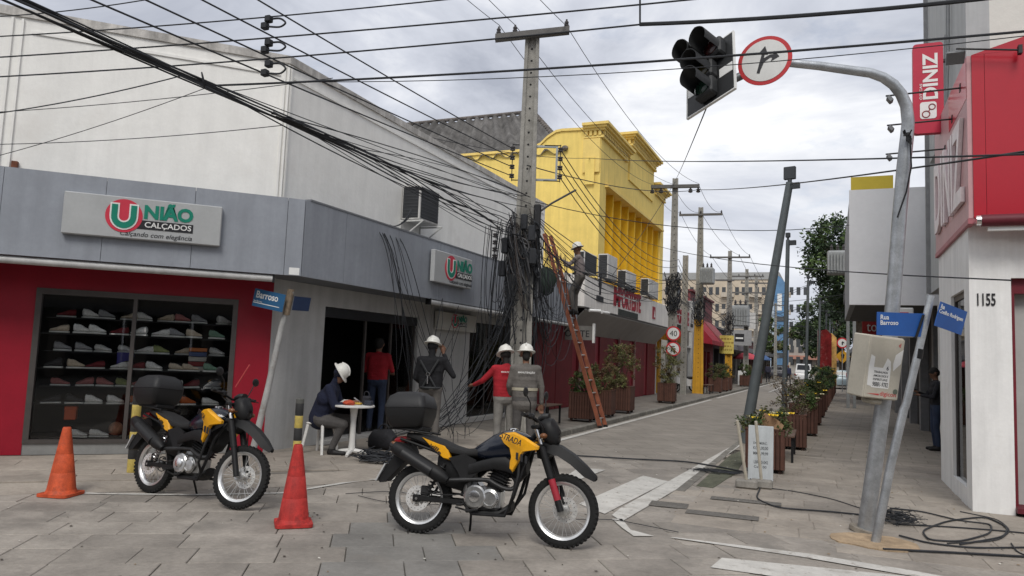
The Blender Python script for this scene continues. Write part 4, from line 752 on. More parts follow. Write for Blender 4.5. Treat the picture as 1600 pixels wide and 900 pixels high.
for k in range(4):
    q=pinw(P1,.63,-.02,5.08+.18*k); wire(q,pinw(P2,.2,-.15,4.9+.25*k),['lowest','second','third','top'][k]+' rack line sagging from the first pole frame to the second pole',.75,.011,'rack lines'); wire(pinw(P2,.2,-.15,4.9+.25*k),pinw(P3,.2,-.2,5.0+.28*k),['lowest','second','third','top'][k]+' rack line between the second and third poles',.5,.012,'rack lines'); wire(pinw(P3,.2,-.2,5.0+.28*k),pinw(P4,.2,-.2,5.2+.3*k),['lowest','second','third','top'][k]+' rack line between the third and fourth poles',.5,.014,'rack lines')
# twisted bundle of cables from the top left to the first pole
rg=random.Random(21); mb=MB()
for k in range(8):
    a0=rg.uniform(0,6.28); pts=[]
    for i in range(31):
        t=i/30; y=-1.5+14.4*t; z=4.10+.16*max(0,t-.5); sp=.011+.22*max(0,t-.62)**1.2; 
        pts.append((-5.42+sp*math.cos(a0+y*1.1)*1.3-.15*t*(k%3),y,z-.09+.14*t+sp*1.6*math.sin(a0+y*1.1)-(.35*(k%4)*max(0,t-.62))))
    mb.tube(pts,rg.uniform(.007,.011),6)
mb.torus(PX(318,126,-5.4),(.75,.6,.25),.075,.006,20,6)
build(mb,'cable_bundle',CABLE,label='thick twisted bundle of black cables from the top left to the first pole',cat='cable')
for k in range(12):
    a=PX(rg.uniform(380,700),rg.uniform(150,235),-5.6 if k%2 else -6.4); z1=rg.uniform(3.6,4.7)
    a=Vector((-5.44,rg.uniform(4.5,8.5),4.08+rg.uniform(-.02,.03))); wire(a,(-5.4+rg.uniform(-.25,.2),12.9,z1),'loose telecom cable fanning from the bundle into the first pole tangle',rg.uniform(-.12,.18),rg.uniform(.005,.009),'telecom cables fanning into the first pole')
for k in range(14):
    z0=rg.uniform(3.5,4.6); wire((-5.3+rg.uniform(-.2,.25),13.1,z0),(-6.4+rg.uniform(-.5,.8),rg.uniform(26,29.5),rg.uniform(3.9,4.9)),'telecom cable sagging from the first pole along the white fascia',rg.uniform(.25,.8),rg.uniform(.007,.013),'telecom cables along the white fascia')
for k in range(9): wire((-5.75,29.3,rg.uniform(4,5.2)),(-6.2,39,rg.uniform(4,5.4)),'telecom cable between the second and third poles',rg.uniform(.2,.6),rg.uniform(.01,.016),'telecom cables second to third pole'); wire((-6.2,39,rg.uniform(4,5.6)),(-6.2,51,rg.uniform(3.8,5.6)),'telecom cable between the third and fourth poles',rg.uniform(.2,.7),rg.uniform(.012,.02),'telecom cables third to fourth pole')
for k in range(7): 
    a=(-6.2,51,rg.uniform(4.6,7)) if k%2 else (-6.1,61,rg.uniform(5,8)); wire(a,(2.3,rg.uniform(30,60),rg.uniform(4.2,8)),'thin far wire spanning the street towards the right side buildings',rg.uniform(.2,.6),.014,'far wires across the street')
for k in range(8): wire((-6,61+rg.uniform(0,6),rg.uniform(5,7.6)),(2.,100+k*6,rg.uniform(5,9)),'distant wire over the street end',rg.uniform(.3,.8),.02,'distant wires over the street end')
# jumpers linking crossing wires over the shop
for k,(y0,y1) in enumerate(((28,43),(65,80),(98,116))):
    P=[PV(420,y0+2,JO,JD),PV(438,y0,JO,JD),PV(448,(y0+y1)/2,JO,JD),PV(438,y1,JO,JD),PV(414,y1-2,JO,JD)]; mb=MB(); 
    sp=[]
    for i in range(len(P)-1):
        for j in range(5): sp.append(P[i].lerp(P[i+1],j/5))
    for _ in range(3): sp=[sp[0]]+[(sp[i-1]+sp[i]*2+sp[i+1])/4 for i in range(1,len(sp)-1)]+[sp[-1]]
    mb.tube(sp,.011,6); mb.rbox(*[q for i in range(3) for q in (P[0][i]-.035,P[0][i]+.035)],.008); mb.rbox(*[q for i in range(3) for q in (P[4][i]-.035,P[4][i]+.035)],.008)
    build(mb,'jumper_loop',CABLE,label=['top','middle','lowest'][k]+' curled jumper joining two crossing wires above the white storey',cat='cable',group='jumper loops')
# cable tangle on the first pole: uncountable loops
def bez(P,n=12):
    P=[Vector(p) for p in P]; out=[]
    for i in range(n+1):
        t=i/n; Q=P[:]
        while len(Q)>1: Q=[Q[j].lerp(Q[j+1],t) for j in range(len(Q)-1)]
        out.append(Q[0])
    return out
c=Vector((-5.4,12.95,0)); mb=MB()
for k in range(170):
    t=rg.random(); a=rg.uniform(0,6.28); r0=rg.uniform(.12,.34); z0=rg.uniform(3.5,4.45); z1=z0-rg.uniform(.3,1.6)
    p=[c+Vector((r0*math.cos(a),r0*math.sin(a)*.8,z0)),c+Vector((rg.uniform(.2,.55)*math.cos(a+.6),rg.uniform(.2,.5)*math.sin(a+.6),(z0+z1)/2+.3)),c+Vector((rg.uniform(.1,.5)*math.cos(a+1),rg.uniform(.1,.45)*math.sin(a+1),z1-.2)),c+Vector((rg.uniform(.1,.3)*math.cos(a+1.6),rg.uniform(.1,.3)*math.sin(a+1.6),z1+rg.uniform(-.1,.5)))]
    mb.tube(bez(p,10),rg.choice([.004,.005,.006,.008,.011,.015]),6,mi=rg.choice([0,0,0,1,2]))
for k in range(7): a=rg.uniform(0,6.28); mb.torus(c+Vector((.3*math.cos(a),.25*math.sin(a),rg.uniform(3.2,4.2))),(math.cos(a),math.sin(a),rg.uniform(-.3,.3)),rg.uniform(.12,.2),.012,22,6,mi=rg.choice([0,1]))
for k in range(5): mb.rbox(*[v for q in range(3) for v in ((c.x+(-.32,.3,-.28,.26,.1)[k]-.06,c.x+(-.32,.3,-.28,.26,.1)[k]+.06),(c.y-.3,c.y-.2),(3.1+.22*k,3.4+.22*k))[q]],.02)
for k in range(34):   # long strands hugging the shaft to the ground
    a=rg.uniform(0,6.28); r0=rg.uniform(.2,.3); mb.tube([c+Vector((r0*math.cos(a+.1*i)+rg.uniform(-.03,.03),r0*.8*math.sin(a+.1*i)+rg.uniform(-.03,.03),4-3.9*i/9)) for i in range(rg.randint(5,10))],rg.uniform(.006,.012),5)
for k in range(46):   # loops hanging to the right and left of the pole
    s=1 if k%3 else -1; x0=s*rg.uniform(.1,.3); w_=rg.uniform(.2,.9)*s; z0=rg.uniform(3.3,4.3); zb=z0-rg.uniform(.6,2.4)
    ye=rg.uniform(.4,3.) if s>0 else -rg.uniform(.3,1.5); e_=c+Vector((-.03*abs(ye)+rg.uniform(-.1,.15),ye,4.0-.06*abs(ye)+rg.uniform(-.1,.15)))
    mb.tube(bez([c+Vector((x0,.05,z0)),c+Vector((x0+.1*s,ye*.1,zb-.8)),c+Vector((x0+.15*s,ye*.8,zb-.7)),e_],16),rg.uniform(.004,.008),5)
build(mb,'cable_tangle',[CABLE,M('cable_grey',(.10,.10,.105),.6,0,.2,6),M('cable_brown',(.05,.04,.035),.7,0,.2,6)],label='dense tangle of black cables wrapped around the first pole',cat='cable tangle',kind='stuff')
for (pole,zc,nn,lab) in ((P2,4.6,70,'dark cable knot on the second pole'),(P3,4.6,60,'dark cable knot on the third pole above the yellow paint'),(P4,4.5,45,'dark cable knot on the fourth pole')):
    mb=MB(); c2=pole.location
    for k in range(nn):
        a=rg.uniform(0,6.28); r0=rg.uniform(.2,.5); z0=zc+rg.uniform(-.6,.6); P=[c2+Vector((rg.uniform(.12,.42)*math.cos(a+i*.9),rg.uniform(.12,.42)*math.sin(a+i*.9),z0+(0,-.5,-.7,-.1)[i]+rg.uniform(-.15,.15))) for i in range(4)]; mb.tube(bez(P,8),rg.uniform(.012,.022),4)
    build(mb,'cable_tangle',CABLE,label=lab,cat='cable tangle',kind='stuff')
# cables hanging from the fascia top down to the pavement in front of the shop
mb=MB()
for k in range(11):
    p0=Vector((-6.82,rg.gauss(10.45,.2),3.74)); p1=Vector((rg.uniform(-6.9,-6.5),p0.y+rg.gauss(1.1,.4),rg.choice([.15,.1,.4,.9,1.3])));
    mb.tube(bez([p0+Vector((-.55,rg.uniform(-.9,.1),.02)),p0+Vector((-.1,0,.05)),p0+Vector((.12,.02,.05)),p0+Vector((.10,.05,-.6)),Vector((p0.x+rg.uniform(.05,.3),p0.y*.6+p1.y*.4+rg.uniform(-.25,.25),2.0)),p1],20),rg.uniform(.004,.008),5)
for k in range(3): p0=Vector((-6.9,10.6,3.75)); mb.tube(bez([p0,p0+Vector((-.1,.3,.0)),p0+Vector((-.1,.6,.1)),p0+Vector((-.15,.9,.35+.05*k))],8),.008,5)
build(mb,'hanging_cables',CABLE,label='cut black cables hanging over the grey fascia down to the pavement',cat='cables',kind='stuff')
mb=MB()
for k in range(13):
    y0=rg.uniform(11.6,13.0); x0=rg.uniform(-7,-5.3); p0=Vector((x0,y0,rg.uniform(.9,2.2))); p3=Vector((x0+rg.uniform(-.8,.8),y0+rg.uniform(-.6,.6),.075)); mb.tube(bez([p0+Vector((0,.3,.5)),p0+Vector((rg.uniform(-.7,.7),rg.uniform(-.3,.3),-1.4)),p3+Vector((rg.uniform(-.9,.9),0,-.1)),p3+Vector((0,0,.5)),p3],16),rg.uniform(.004,.007),5)
for k in range(11): mb.tube(bez([(-5.4,12.8,rg.uniform(1.5,3.5)),(rg.uniform(-6.2,-5.6),12.2,rg.uniform(.2,1)),(rg.uniform(-6.8,-6),11.6,rg.uniform(.1,.4)),(rg.uniform(-7.2,-6.2),rg.uniform(10.6,11.8),.08)],14),.007,5)
build(mb,'hanging_cables',CABLE,label='mess of loose cables dangling between the workers and the first pole',cat='cables',kind='stuff')
# cable heap by the table, ground cables, coil at the right
def groundmess(cx,cy,rx,ry,n,zmax,label,z0=.065,r=.006,name='cable_heap'):
    mb=MB()
    for k in range(n):
        P=[]; a=rg.uniform(0,6.28); 
        for i in range(6): a+=rg.uniform(.5,1.4); q=rg.uniform(.3,1); P.append((cx+rx*q*math.cos(a),cy+ry*q*math.sin(a),z0+rg.uniform(0,zmax)*(1-q*.8)))
        mb.tube(bez(P,16),r*rg.uniform(.7,1.3),5)
    build(mb,name,CABLE,label=label,cat='cables',kind='stuff')
p=PG(590,722,.07); groundmess(p.x,p.y,.45,.35,40,.35,'heap of scrap cable on the ground beside the white table'); p=PG(640,735,0); groundmess(p.x,p.y,.6,.3,16,.12,'scrap cable strewn behind the front motorcycle',.02)
p=PG(1385,810,.05); groundmess(p.x+.1,p.y+.1,.35,.3,40,.24,'thin wire scraps piled around the signal pole foot',.01,.003)
p=PG(1120,735,.04); groundmess(p.x,p.y,.6,.25,22,.08,'scrap wires lying on the kerb line beside the leaning lamp post',.012,.0035)
def gcable(pix,label,r=.009,z=.006):
    P=[PG(a,b,z)+Vector((0,0,r)) for a,b in pix]; sp=[]
    for i in range(len(P)-1):
        for j in range(8): sp.append(P[i].lerp(P[i+1],j/8))
    sp.append(P[-1])
    for _ in range(6): sp=[sp[0]]+[(sp[i-1]+sp[i]*2+sp[i+1])/4 for i in range(1,len(sp)-1)]+[sp[-1]]
    mb=MB(); mb.tube(sp,r,6); build(mb,'ground_cable',CABLE,label=label,cat='cable')
gcable([(800,708),(900,713),(980,718),(1070,722),(1120,730),(1160,738)],'thick cable lying across the street behind the front motorcycle',.013,.01)
gcable([(1165,745),(1190,760),(1180,780),(1215,795),(1290,800),(1350,806)],'cable running from the leaning lamp to the signal pole',.010); gcable([(1190,762),(1240,768),(1300,780),(1345,795)],'thin cable above it on the right pavement',.006)
gcable([(1390,795),(1440,800),(1500,815),(1550,820),(1548,835),(1500,848),(1450,845),(1440,830),(1480,815),(1540,808),(1575,825),(1570,840),(1500,852)],'black cable coiled in wide loops on the right pavement',.009)
gcable([(1395,820),(1480,824),(1560,830),(1640,838)],'straight cable running to the right picture edge',.008); gcable([(1405,838),(1450,850),(1520,858),(1640,856)],'lower cable running to the right picture edge',.009); gcable([(1380,860),(1500,866),(1640,874)],'thick black cable along the right corner edge',.012); gcable([(1580,850),(1590,865),(1640,880)],'loose cable end at the right picture edge',.007); gcable([(1500,800),(1560,812),(1580,830),(1560,846),(1480,850)],'outer loop of thin cable at the right',.006)
gcable([(560,775),(600,785),(700,790),(760,785),(745,778)],'thin wire loop on the slabs under the front motorcycle',.004,.012); gcable([(540,772),(600,768),(650,772)],'short thin wire on the slabs left of the front motorcycle',.004,.012); gcable([(900,812),(960,812),(1010,822),(1060,832)],'thin wire across the painted corner line',.004,.014)
# ================================================================ SIGNAL POLE
B=PG(1352,828,.01); d0=(B-CAM).dot(FW)
sp_=T('signal_pole',B,0,'leaning galvanised steel signal pole with curved arm on the right corner','traffic pole')
pp=[(1352,830),(1368,715),(1384,600),(1397,450),(1406,330),(1412,260),(1417,215),(1419,190),(1416,165),(1408,147),(1396,132),(1380,121),(1360,114),(1330,110),(1280,103),(1230,98),(1195,100)]
rr=[q*.80 for q in [.098,.095,.092,.088,.085,.083,.08,.076,.072,.069,.066,.063,.06,.057,.054,.05,.047]]
mb=MB(); mb.tube([PD(a,b,d0) for a,b in pp],rr,18); build(mb,'pole',STEEL,sp_); mb=MB(); mb.tube([PD(1200,101,d0+.02),PD(1172,112,d0+.03),PD(1112,140,d0+.12)],.042,14); build(mb,'arm_end',M('arm_end_grey',(.16,.17,.18),.5,.5,.15,8),sp_)
mb=MB(); mb.tube([PD(1351,832,d0),PD(1352.5,826,d0)],.15,16); build(mb,'base_collar',M('base_concrete',(.25,.22,.18),.95,0,.2,8),sp_)
mb=MB()
for k in range(9): a=rg.uniform(0,6.28); P=[PD(1417+rg.uniform(-6,9),212+rg.uniform(-12,14),d0-.1) for _ in range(4)]; mb.tube(bez(P,8),.008,5)
mb.tube([PD(1422,220,d0-.1),PD(1424,260,d0-.1),PD(1416,300,d0-.1),PD(1402,340,d0-.09)],.008,6); build(mb,'cable_clamp',BLACK,sp_)
def imat(px,py,depth,roll,yaw=0,tilt=0):   # frame: x right, y away, z up, built at a world point
    c=PD(px,py,depth); X=RT; Zv=UP; Yv=FW; m=Matrix((X,Yv,Zv)).transposed().to_4x4(); return Matrix.Translation(c)@m@Matrix.Rotation(math.radians(roll),4,'Y')@Matrix.Rotation(math.radians(yaw),4,'Z')@Matrix.Rotation(math.radians(tilt),4,'X')
F=imat(1195,95,d0-.08,22,-33); t=T('arrow_sign',F.translation,0,'round red rimmed sign with straight and right arrows on the signal arm','road sign')
mb=MB(); mb.M=F; mb.lathe([(.262,0),(.262,.008)],(0,0,0),(0,-1,0),n=48); build(mb,'sign_rim',RSR,t); mb=MB(); mb.M=F; mb.lathe([(.222,0),(.222,.003)],(0,-.0085,0),(0,-1,0),n=48); build(mb,'sign_face',RSW_,t)
mb=MB(); mb.M=F@Matrix.Rotation(math.radians(-8),4,'Y'); mb.prism([(-.045,-.14),(-.015,-.14),(-.012,.06),(.02,.06),(-.028,.15),(-.078,.06),(-.042,.06)],-.012,-.0155,'xz'); build(mb,'straight_arrow',SBLK,t,smooth=0)
mb=MB(); mb.M=F@Matrix.Rotation(math.radians(-8),4,'Y'); mb.prism([(-.012,-.10),(.0,-.02),(.05,.03),(.07,.03),(.065,-.01),(.135,.045),(.075,.10),(.07,.065),(.04,.06),(-.012,.02)],-.0122,-.0157,'xz'); build(mb,'right_arrow',SBLK,t,smooth=0)
_ex=(RT*.355+UP*.194-FW*.443).normalized(); _ez=(RT*.09+UP*.67+FW*.366).normalized(); F=Matrix.Translation(PD(1110,118,d0-.05))@Matrix((_ex,_ez.cross(_ex),_ez)).transposed().to_4x4()@Matrix.Scale(.93,4); t=T('traffic_light',F.translation,0,'black traffic light head with visors and white banded backplate','traffic light')
TLB=M('signal_black',(.02,.021,.022),.55,0,.15,10); mb=MB(); mb.M=F; mb.rbox(-.31,.31,-.01,.012,-.40,.40,.004); build(mb,'backplate',TLB,t,smooth=0)
mb=MB(); mb.M=F; 
for b in ((-.325,-.311,-.4,.4),(.311,.325,-.4,.4),(-.325,.325,.401,.415),(-.325,.325,-.415,-.401)): mb.box(b[0],b[1],-.013,.015,b[2],b[3])
build(mb,'plate_rim',SWHT,t,smooth=0); [build((lambda m_:(setattr(m_,'M',F),m_.box(b_[0],b_[1],-.014,-.0105,-.14,-.02))[1])(MB()),'reflective_band',SWHT,t,smooth=0) for b_ in ((-.3,-.13),(.13,.3))]
for x,z,cl in ((-.12,.23,(.03,.004,.004)),(.12,.23,(.03,.004,.004)),(0,-.01,(.03,.025,.005)),(0,-.25,(.005,.02,.012))):
    mb=MB(); mb.M=F; mb.rbox(x-.115,x+.115,-.13,-.012,z-.115,z+.115,.02); h=build(mb,'lamp_housing',TLB,t)
    mb=MB(); mb.M=F; mb.lathe([(.095,.13),(.09,.14),(.06,.152),(.001,.156)],(x,0,z),(0,-1,0),n=20); build(mb,'lens',M('lens_%d'%int(z*100),cl,.2),h)
    mb=MB(); mb.M=F; vs=[];n=16
    for i in range(n+1):
        a=math.radians(-35+250*i/n); L_=.26-.05*abs(i/n-.5)*2
        for r_ in (.112,.106): vs+= [(x+r_*math.cos(a),-.13,z+r_*math.sin(a)),(x+r_*math.cos(a),-.13-L_,z+r_*math.sin(a))]
    fs=[]
    for i in range(n): a=4*i; b=a+4; fs+=[(a,a+1,b+1,b),(a+2,b+2,b+3,a+3),(a+1,a+3,b+3,b+1)]
    mb.add(vs,fs); build(mb,'visor',TLB,h)
# control box
F=imat(1381,575,d0-.20,7.5,14,0); t=T('control_box',F.translation,0,'dented cream signal control cabinet with torn posters on the signal pole','control box'); CRM=M('cream_cabinet',(.46,.43,.36),.6,0,.08,5,.05,20,stain=((.30,.28,.23),2.5))
mb=MB(); mb.M=F; mb.rbox(-.2,.2,-.0,.24,-.31,.31,.012); build(mb,'cabinet',CRM,t); mb=MB(); mb.M=F; mb.rbox(-.195,.195,-.012,-.0005,-.30,.295,.004); build(mb,'door',CRM,t)
mb=MB(); mb.M=F; mb.box(-.13,.07,-.0145,-.0122,-.2,.0); mb.prism([(-.18,-.18),(-.13,-.19),(-.125,.1),(-.17,.12),(-.185,.0)],-.0122,-.014,'xz'); mb.prism([(.1,-.02),(.18,.06),(.19,.2),(.11,.14),(.09,.05)],-.0122,-.014,'xz'); mb.prism([(-.02,.0),(.07,.0),(.06,.07),(.02,.1)],-.0122,-.014,'xz'); build(mb,'torn_poster',SWHT,t,smooth=0)
for s_,z,wd,ht in (('TRABALHOS',-.055,.16,.022),('AMOROSOS E',-.092,.17,.022),('ESPIRITUAIS',-.128,.165,.022),('98881-9782',-.187,.18,.045)): text(s_,F,-.12,-.0147,z,wd,ht,SBLK,'lettering',t,.001,.01)
text('6',F,.02,-.0142,-.02,.025,.04,SBLK,'lettering',t,.001,.02)
text('digicon',F,-.02,-.0125,-.285,.19,.055,M('digicon_red',(.45,.05,.05),.6),'lettering',t,.001,.01); mb=MB(); mb.M=F; mb.prism([(-.17,-.262),(-.03,-.255),(-.03,-.272)],-.0122,-.014,'xz'); build(mb,'red_swoosh',MATS['digicon_red'],t,smooth=0)
text("d",F,.13,-.0125,.22,.025,.04,MATS['digicon_red'],'lettering',t,.001,.02)
mb=MB(); mb.M=F; mb.lathe([(.026,0),(.026,.004)],(.155,-.0122,-.22),(0,-1,0),n=16); build(mb,'lock',M('lock_green_grey',(.12,.14,.11),.6),t); mb=MB(); mb.M=F; mb.rbox(-.06,.08,.04,.2,-.37,-.312,.02); build(mb,'cable_gland',CRM,t)
# leaning street name pole (right)
BLU=M('street_plate_blue',(.02,.09,.32),.45,0,.08,6)
B2=PG(1368,845,.02); d2=(B2-CAM).dot(FW); t=T('street_sign_pole',B2,0,'thin leaning steel pole carrying two blue street name plates on the right','street sign')
mb=MB(); mb.tube([PD(1368,847,d2),PD(1392,725,d2),PD(1412,640,d2),PD(1416,630,d2),PD(1436,545,d2),PD(1455,462,d2)],[.041,.039,.038,.035,.034,.033],14); build(mb,'pole',STEEL,t); mb=MB(); mb.tube([PD(1431,528,d2-.04),PD(1443,492,d2-.04)],.012,6); mb.tube([PD(1434,560,d2),PD(1437,545,d2)],.039,12); build(mb,'clamp',BLACK,t)
F=imat(1406,507,d2-.05,1,8); mb=MB(); mb.M=F; mb.prism([(-.235,.115),(.245,.105),(.225,-.115),(-.235,-.10)],-.004,.004,'xz'); pl=build(mb,'name_plate',BLU,t,smooth=0); text('Rua',F,-.20,-.0045,.045,.085,.045,SWHT,'lettering',pl,.002,.01); text('Barroso',F,-.20,-.0045,-.005,.18,.042,SWHT,'lettering',pl,.002,.01)
F=imat(1484,497,d2-.02,15,30); mb=MB(); mb.M=F; mb.prism([(-.21,.115),(.25,.115),(.25,-.115),(-.21,-.115)],-.004,.004,'xz'); pl=build(mb,'name_plate',BLU,t,smooth=0); text('Rua',F,-.19,-.0045,.055,.06,.042,SWHT,'lettering',pl,.002,.01); text('Coelho Rodrigues',F,-.20,-.0045,-.0,.41,.05,SWHT,'lettering',pl,.002,.008)
# leaning street name pole (left, in front of red wall)
B3=PG(396,712,.06); d3=(B3-CAM).dot(FW); t=T('street_sign_pole',B3,0,'pale leaning pole with a blue Barroso street plate in front of the red wall','street sign')
mb=MB(); mb.tube([PD(393,713,d3),PD(418,610,d3),PD(440,510,d3),PD(456,455,d3)],[.048,.045,.04,.036],12); build(mb,'pole',M('pale_painted_pole',(.42,.42,.41),.6,.1,.2,6,stain=((.25,.2,.16),4)),t)
F=imat(420,469,d3-.06,11.5,-12); mb=MB(); mb.M=F; mb.prism([(-.24,.125),(.24,.125),(.24,-.125),(-.24,-.125)],-.004,.004,'xz'); pl=build(mb,'name_plate',M('street_plate_teal',(.02,.10,.22),.5,0,.08,6),t,smooth=0); text('Barroso',F,-.2,-.0045,-.0,.34,.1,SWHT,'lettering',pl,.002,.015); mb=MB(); mb.M=F; mb.box(-.23,.18,-.006,-.0045,-.075,-.065); build(mb,'plate_line',SWHT,pl,smooth=0)
text('Rua Barroso',F,-.225,-.0045,-.055,.13,.022,SWHT,'lettering',pl,.001,.006)
F=imat(462,474,d3+.02,11,65); mb=MB(); mb.M=F; mb.prism([(-.05,.1),(.3,.1),(.3,-.1),(-.05,-.1)],-.004,.004,'xz'); build(mb,'name_plate',M('plate_back_navy',(.02,.04,.10),.6),t,smooth=0); mb=MB(); mb.tube([PD(455,452,d3),PD(447,492,d3)],.048,10); build(mb,'clamp',M('rusty_clamp',(.22,.17,.12),.8,.2,.3,20),t)
# ================================================================ LAMP POSTS
GPM=M('grey_green_lamp_post',(.105,.12,.125),.55,.2,.12,6)
def lamp(base,top,r0,r1,label,head=True):
    t=T('lamp_post',base,0,label,'lamp post','lamp posts along the right kerb'); b,q=Vector(base),Vector(top); mb=MB(); mb.tube([b,b.lerp(q,.5),q],[r0,(r0+r1)/2,r1],12); build(mb,'post',GPM,t)
    if head: mb=MB(); mb.M=Matrix.Translation(q)@Matrix.Rotation(math.radians(-15),4,'Z'); mb.cyl((0,0,-.05),(0,0,.06),r1*.6,n=8); mb.rbox(-.16*head,.16*head,-.04,.04,.06,.06+.36*head,.012); mb.box(-.02,.2,-.04,.04,-.14,-.02); build(mb,'lamp_head',M('lamp_head_dark',(.05,.055,.06),.5,.2),t)
b=PG(1163,692,.01); dl=(b-CAM).dot(FW); lamp(b,PD(1234,285,dl),.115,.075,'strongly leaning grey green lamp post beside the first planter',.75)
for k,(y,lab) in enumerate(((20,'second lamp post, upright behind the leaning one'),(30,'third lamp post along the right kerb'),(40,'fourth lamp post along the right kerb'),(50,'fifth lamp post along the right kerb'),(60,'sixth lamp post along the right kerb'),(72,'seventh lamp post along the right kerb'),(88,'eighth, most distant lamp post along the right kerb'))):
    x=(-1.08,-.85,-.55,-.3,-.1,.1,.3)[k]; lamp((x,y,.01),(x+.08,y,4.85+.05*k),.065,.05,lab,.35)
# ================================================================ PLANTERS, BENCHES
WOOD=M('planter_brown_wood',(.085,.036,.024),.7,0,.2,8,streak=.2,island=.2); WOODD=M('planter_inner_dark',(.03,.016,.012),.9)
LEAFS={k:M('leaf_'+k,c,.6,0,.15,3,island=.45) for k,c in dict(green=(.065,.105,.028),olive=(.11,.112,.04),dry=(.15,.12,.085),dark=(.022,.042,.016),rust=(.11,.075,.03)).items()}
FLY=M('flower_yellow',(.75,.52,.03),.6,0,.1,9); FLW=M('flower_cream',(.6,.55,.35),.6)
def leaves(mb,c,rad,n,sz,mi=0,shell=.55,rng=None):
    rng=rng or random
    for _ in range(n):
        d=Vector((rng.gauss(0,1),rng.gauss(0,1),rng.gauss(0,1))).normalized()*(shell+(1-shell)*rng.random()); p=Vector(c)+Vector((d.x*rad[0],d.y*rad[1],d.z*rad[2]))
        a=Vector((rng.gauss(0,1),rng.gauss(0,1),rng.gauss(0,.7))).normalized(); b=a.orthogonal().normalized(); b=(b*math.cos(rng.random()*6)+a.cross(b)*math.sin(rng.random()*6)); L_=sz*rng.uniform(.7,1.4); w_=L_*.42
        nn=a.cross(b)*L_*.12
        mb.add([p-a*L_*.5,p+b*w_*.5+nn,p+a*L_*.5,p-b*w_*.5+nn],[(0,1,2),(0,2,3)],mi)
slm=None
def planter_proto(w_,h,indiv):
    t=T('planter_box',(0,0,0),0,'x','planter','x'); n=9; sw=w_/n
    mb=MB(); mb.rbox(-sw*.43,sw*.43,-.011,.011,0,h-.03,.004); me=mb.mesh('slat',WOOD)
    if indiv:
        for f in range(4):
            R_=Matrix.Rotation(math.radians(90*f),4,'Z')
            for i in range(n): o=link('slat',me,t); o.location=R_@Vector((-w_/2+sw*(i+.5),-w_/2-.0,.06)); o.rotation_euler=(0,0,math.radians(90*f)); 
    else:
        mb=MB()
        for f in range(4):
            for i in range(n): mb.M=Matrix.Rotation(math.radians(90*f),4,'Z')@Matrix.Translation((-w_/2+sw*(i+.5),-w_/2,.06)); mb.rbox(-sw*.43,sw*.43,-.011,.011,0,h-.03,.004)
        build(mb,'slats',WOOD,t,world=False,kind='stuff')
    k=w_/2; mb=MB(); mb.box(-k+.02,k-.02,-k+.02,k-.02,.05,h-.06); build(mb,'inner_box',WOODD,t,world=False,smooth=0)
    mb=MB(); a=k+.015
    for b in ((-a,a,-a,-a+.05),(-a,a,a-.05,a),(-a,-a+.05,-a+.05,a-.05),(a-.05,a,-a+.05,a-.05)): mb.box(*b,h+.032,h+.055)
    build(mb,'rim',WOOD,t,world=False,smooth=0)
    mb=MB()
    for sx in (-1,1):
        for sy in (-1,1): mb.box(sx*k*.8-.03,sx*k*.8+.03,sy*k*.8-.03,sy*k*.8+.03,0,.06)
    build(mb,'feet',WOODD,t,world=False,smooth=0); return t
PRn=planter_proto(.56,.62,True); PRf=planter_proto(.56,.62,False); used={}
def planter(x,y,z,rz,label,near,group,plant,sc=1.):
    pr=PRn if near else PRf
    if pr not in used: used[pr]=1; o=pr
    else: o=copy_tree(pr)
    o.location=(x,y,z); o.rotation_euler=(0,0,rz); o.scale=(sc,sc,sc); tag(o,label,'planter',group)
    if plant:
        kind,pl_label,H,rad,n,sz=plant; top=z+.62*sc; t=T('shrub',(x,y,top),0,pl_label,'plant',group+' plants'); rng=random.Random(int(y*97+x*13)); mb=MB()
        for s_ in range(7): a=rng.uniform(0,6.28); mb.tube(bez([(x+rng.uniform(-.1,.1),y+rng.uniform(-.1,.1),top-.08),(x+.1*math.cos(a),y+.1*math.sin(a),top+H*.4),(x+rad*.8*math.cos(a),y+rad*.8*math.sin(a),top+H*rng.uniform(.6,.95))],6),[.012,.011,.01,.009,.008,.006,.004],5)
        build(mb,'stems',M('stem_brown',(.09,.065,.045),.9),t)
        mb=MB()
        for c in range(max(6,int(n/26))):
            a=rng.uniform(0,6.28); q=rng.uniform(0,1)**.6; hh=rng.uniform(.05,1); leaves(mb,(x+rad*q*math.cos(a)*(1-.4*abs(hh-.45)),y+rad*q*math.sin(a)*(1-.4*abs(hh-.45)),top+H*hh),(.13,.13,.12),45,sz,rng.choice([0,0,1]),.1,rng)
        k2={'green':('green','olive'),'dry':('dry','olive'),'olive':('olive','rust'),'dark':('dark','green'),'flower':('green','olive')}[kind]
        build(mb,'foliage',[LEAFS[k2[0]],LEAFS[k2[1]]],t,smooth=0)
        if kind=='flower':
            for f in range(9):
                a=rng.uniform(0,6.28); q=rng.uniform(.2,1); p=Vector((x+rad*q*math.cos(a),y+rad*q*math.sin(a),top+H*rng.uniform(.5,1.05))); mb=MB()
                for k in range(7): d=Vector((math.cos(k*.9),math.sin(k*.9),.4)); b=d.orthogonal().normalized()*.02; mb.add([p,p+d*.03+b,p+d*.055,p+d*.03-b],[(0,1,2,3)])
                mb.ell(p+Vector((0,0,.012)),.016,nu=6,nv=4,mi=0); build(mb,'flower',FLY if f%4 else FLW,t,smooth=0)
GR_='planters along the right pavement'; GL_='planters along the left pavement'
planter(-.92,12.25,.005,.05,'nearest right planter box, partly behind the white price board',True,GR_,('flower','low yellow flowering plant in the nearest right planter',.28,.42,900,.06),.98)
planter(-.72,15.9,.005,.03,'second right planter box with a leggy dry shrub',True,GR_,('dry','bare greyish dry shrub in the second right planter',.75,.42,650,.05),1.02)
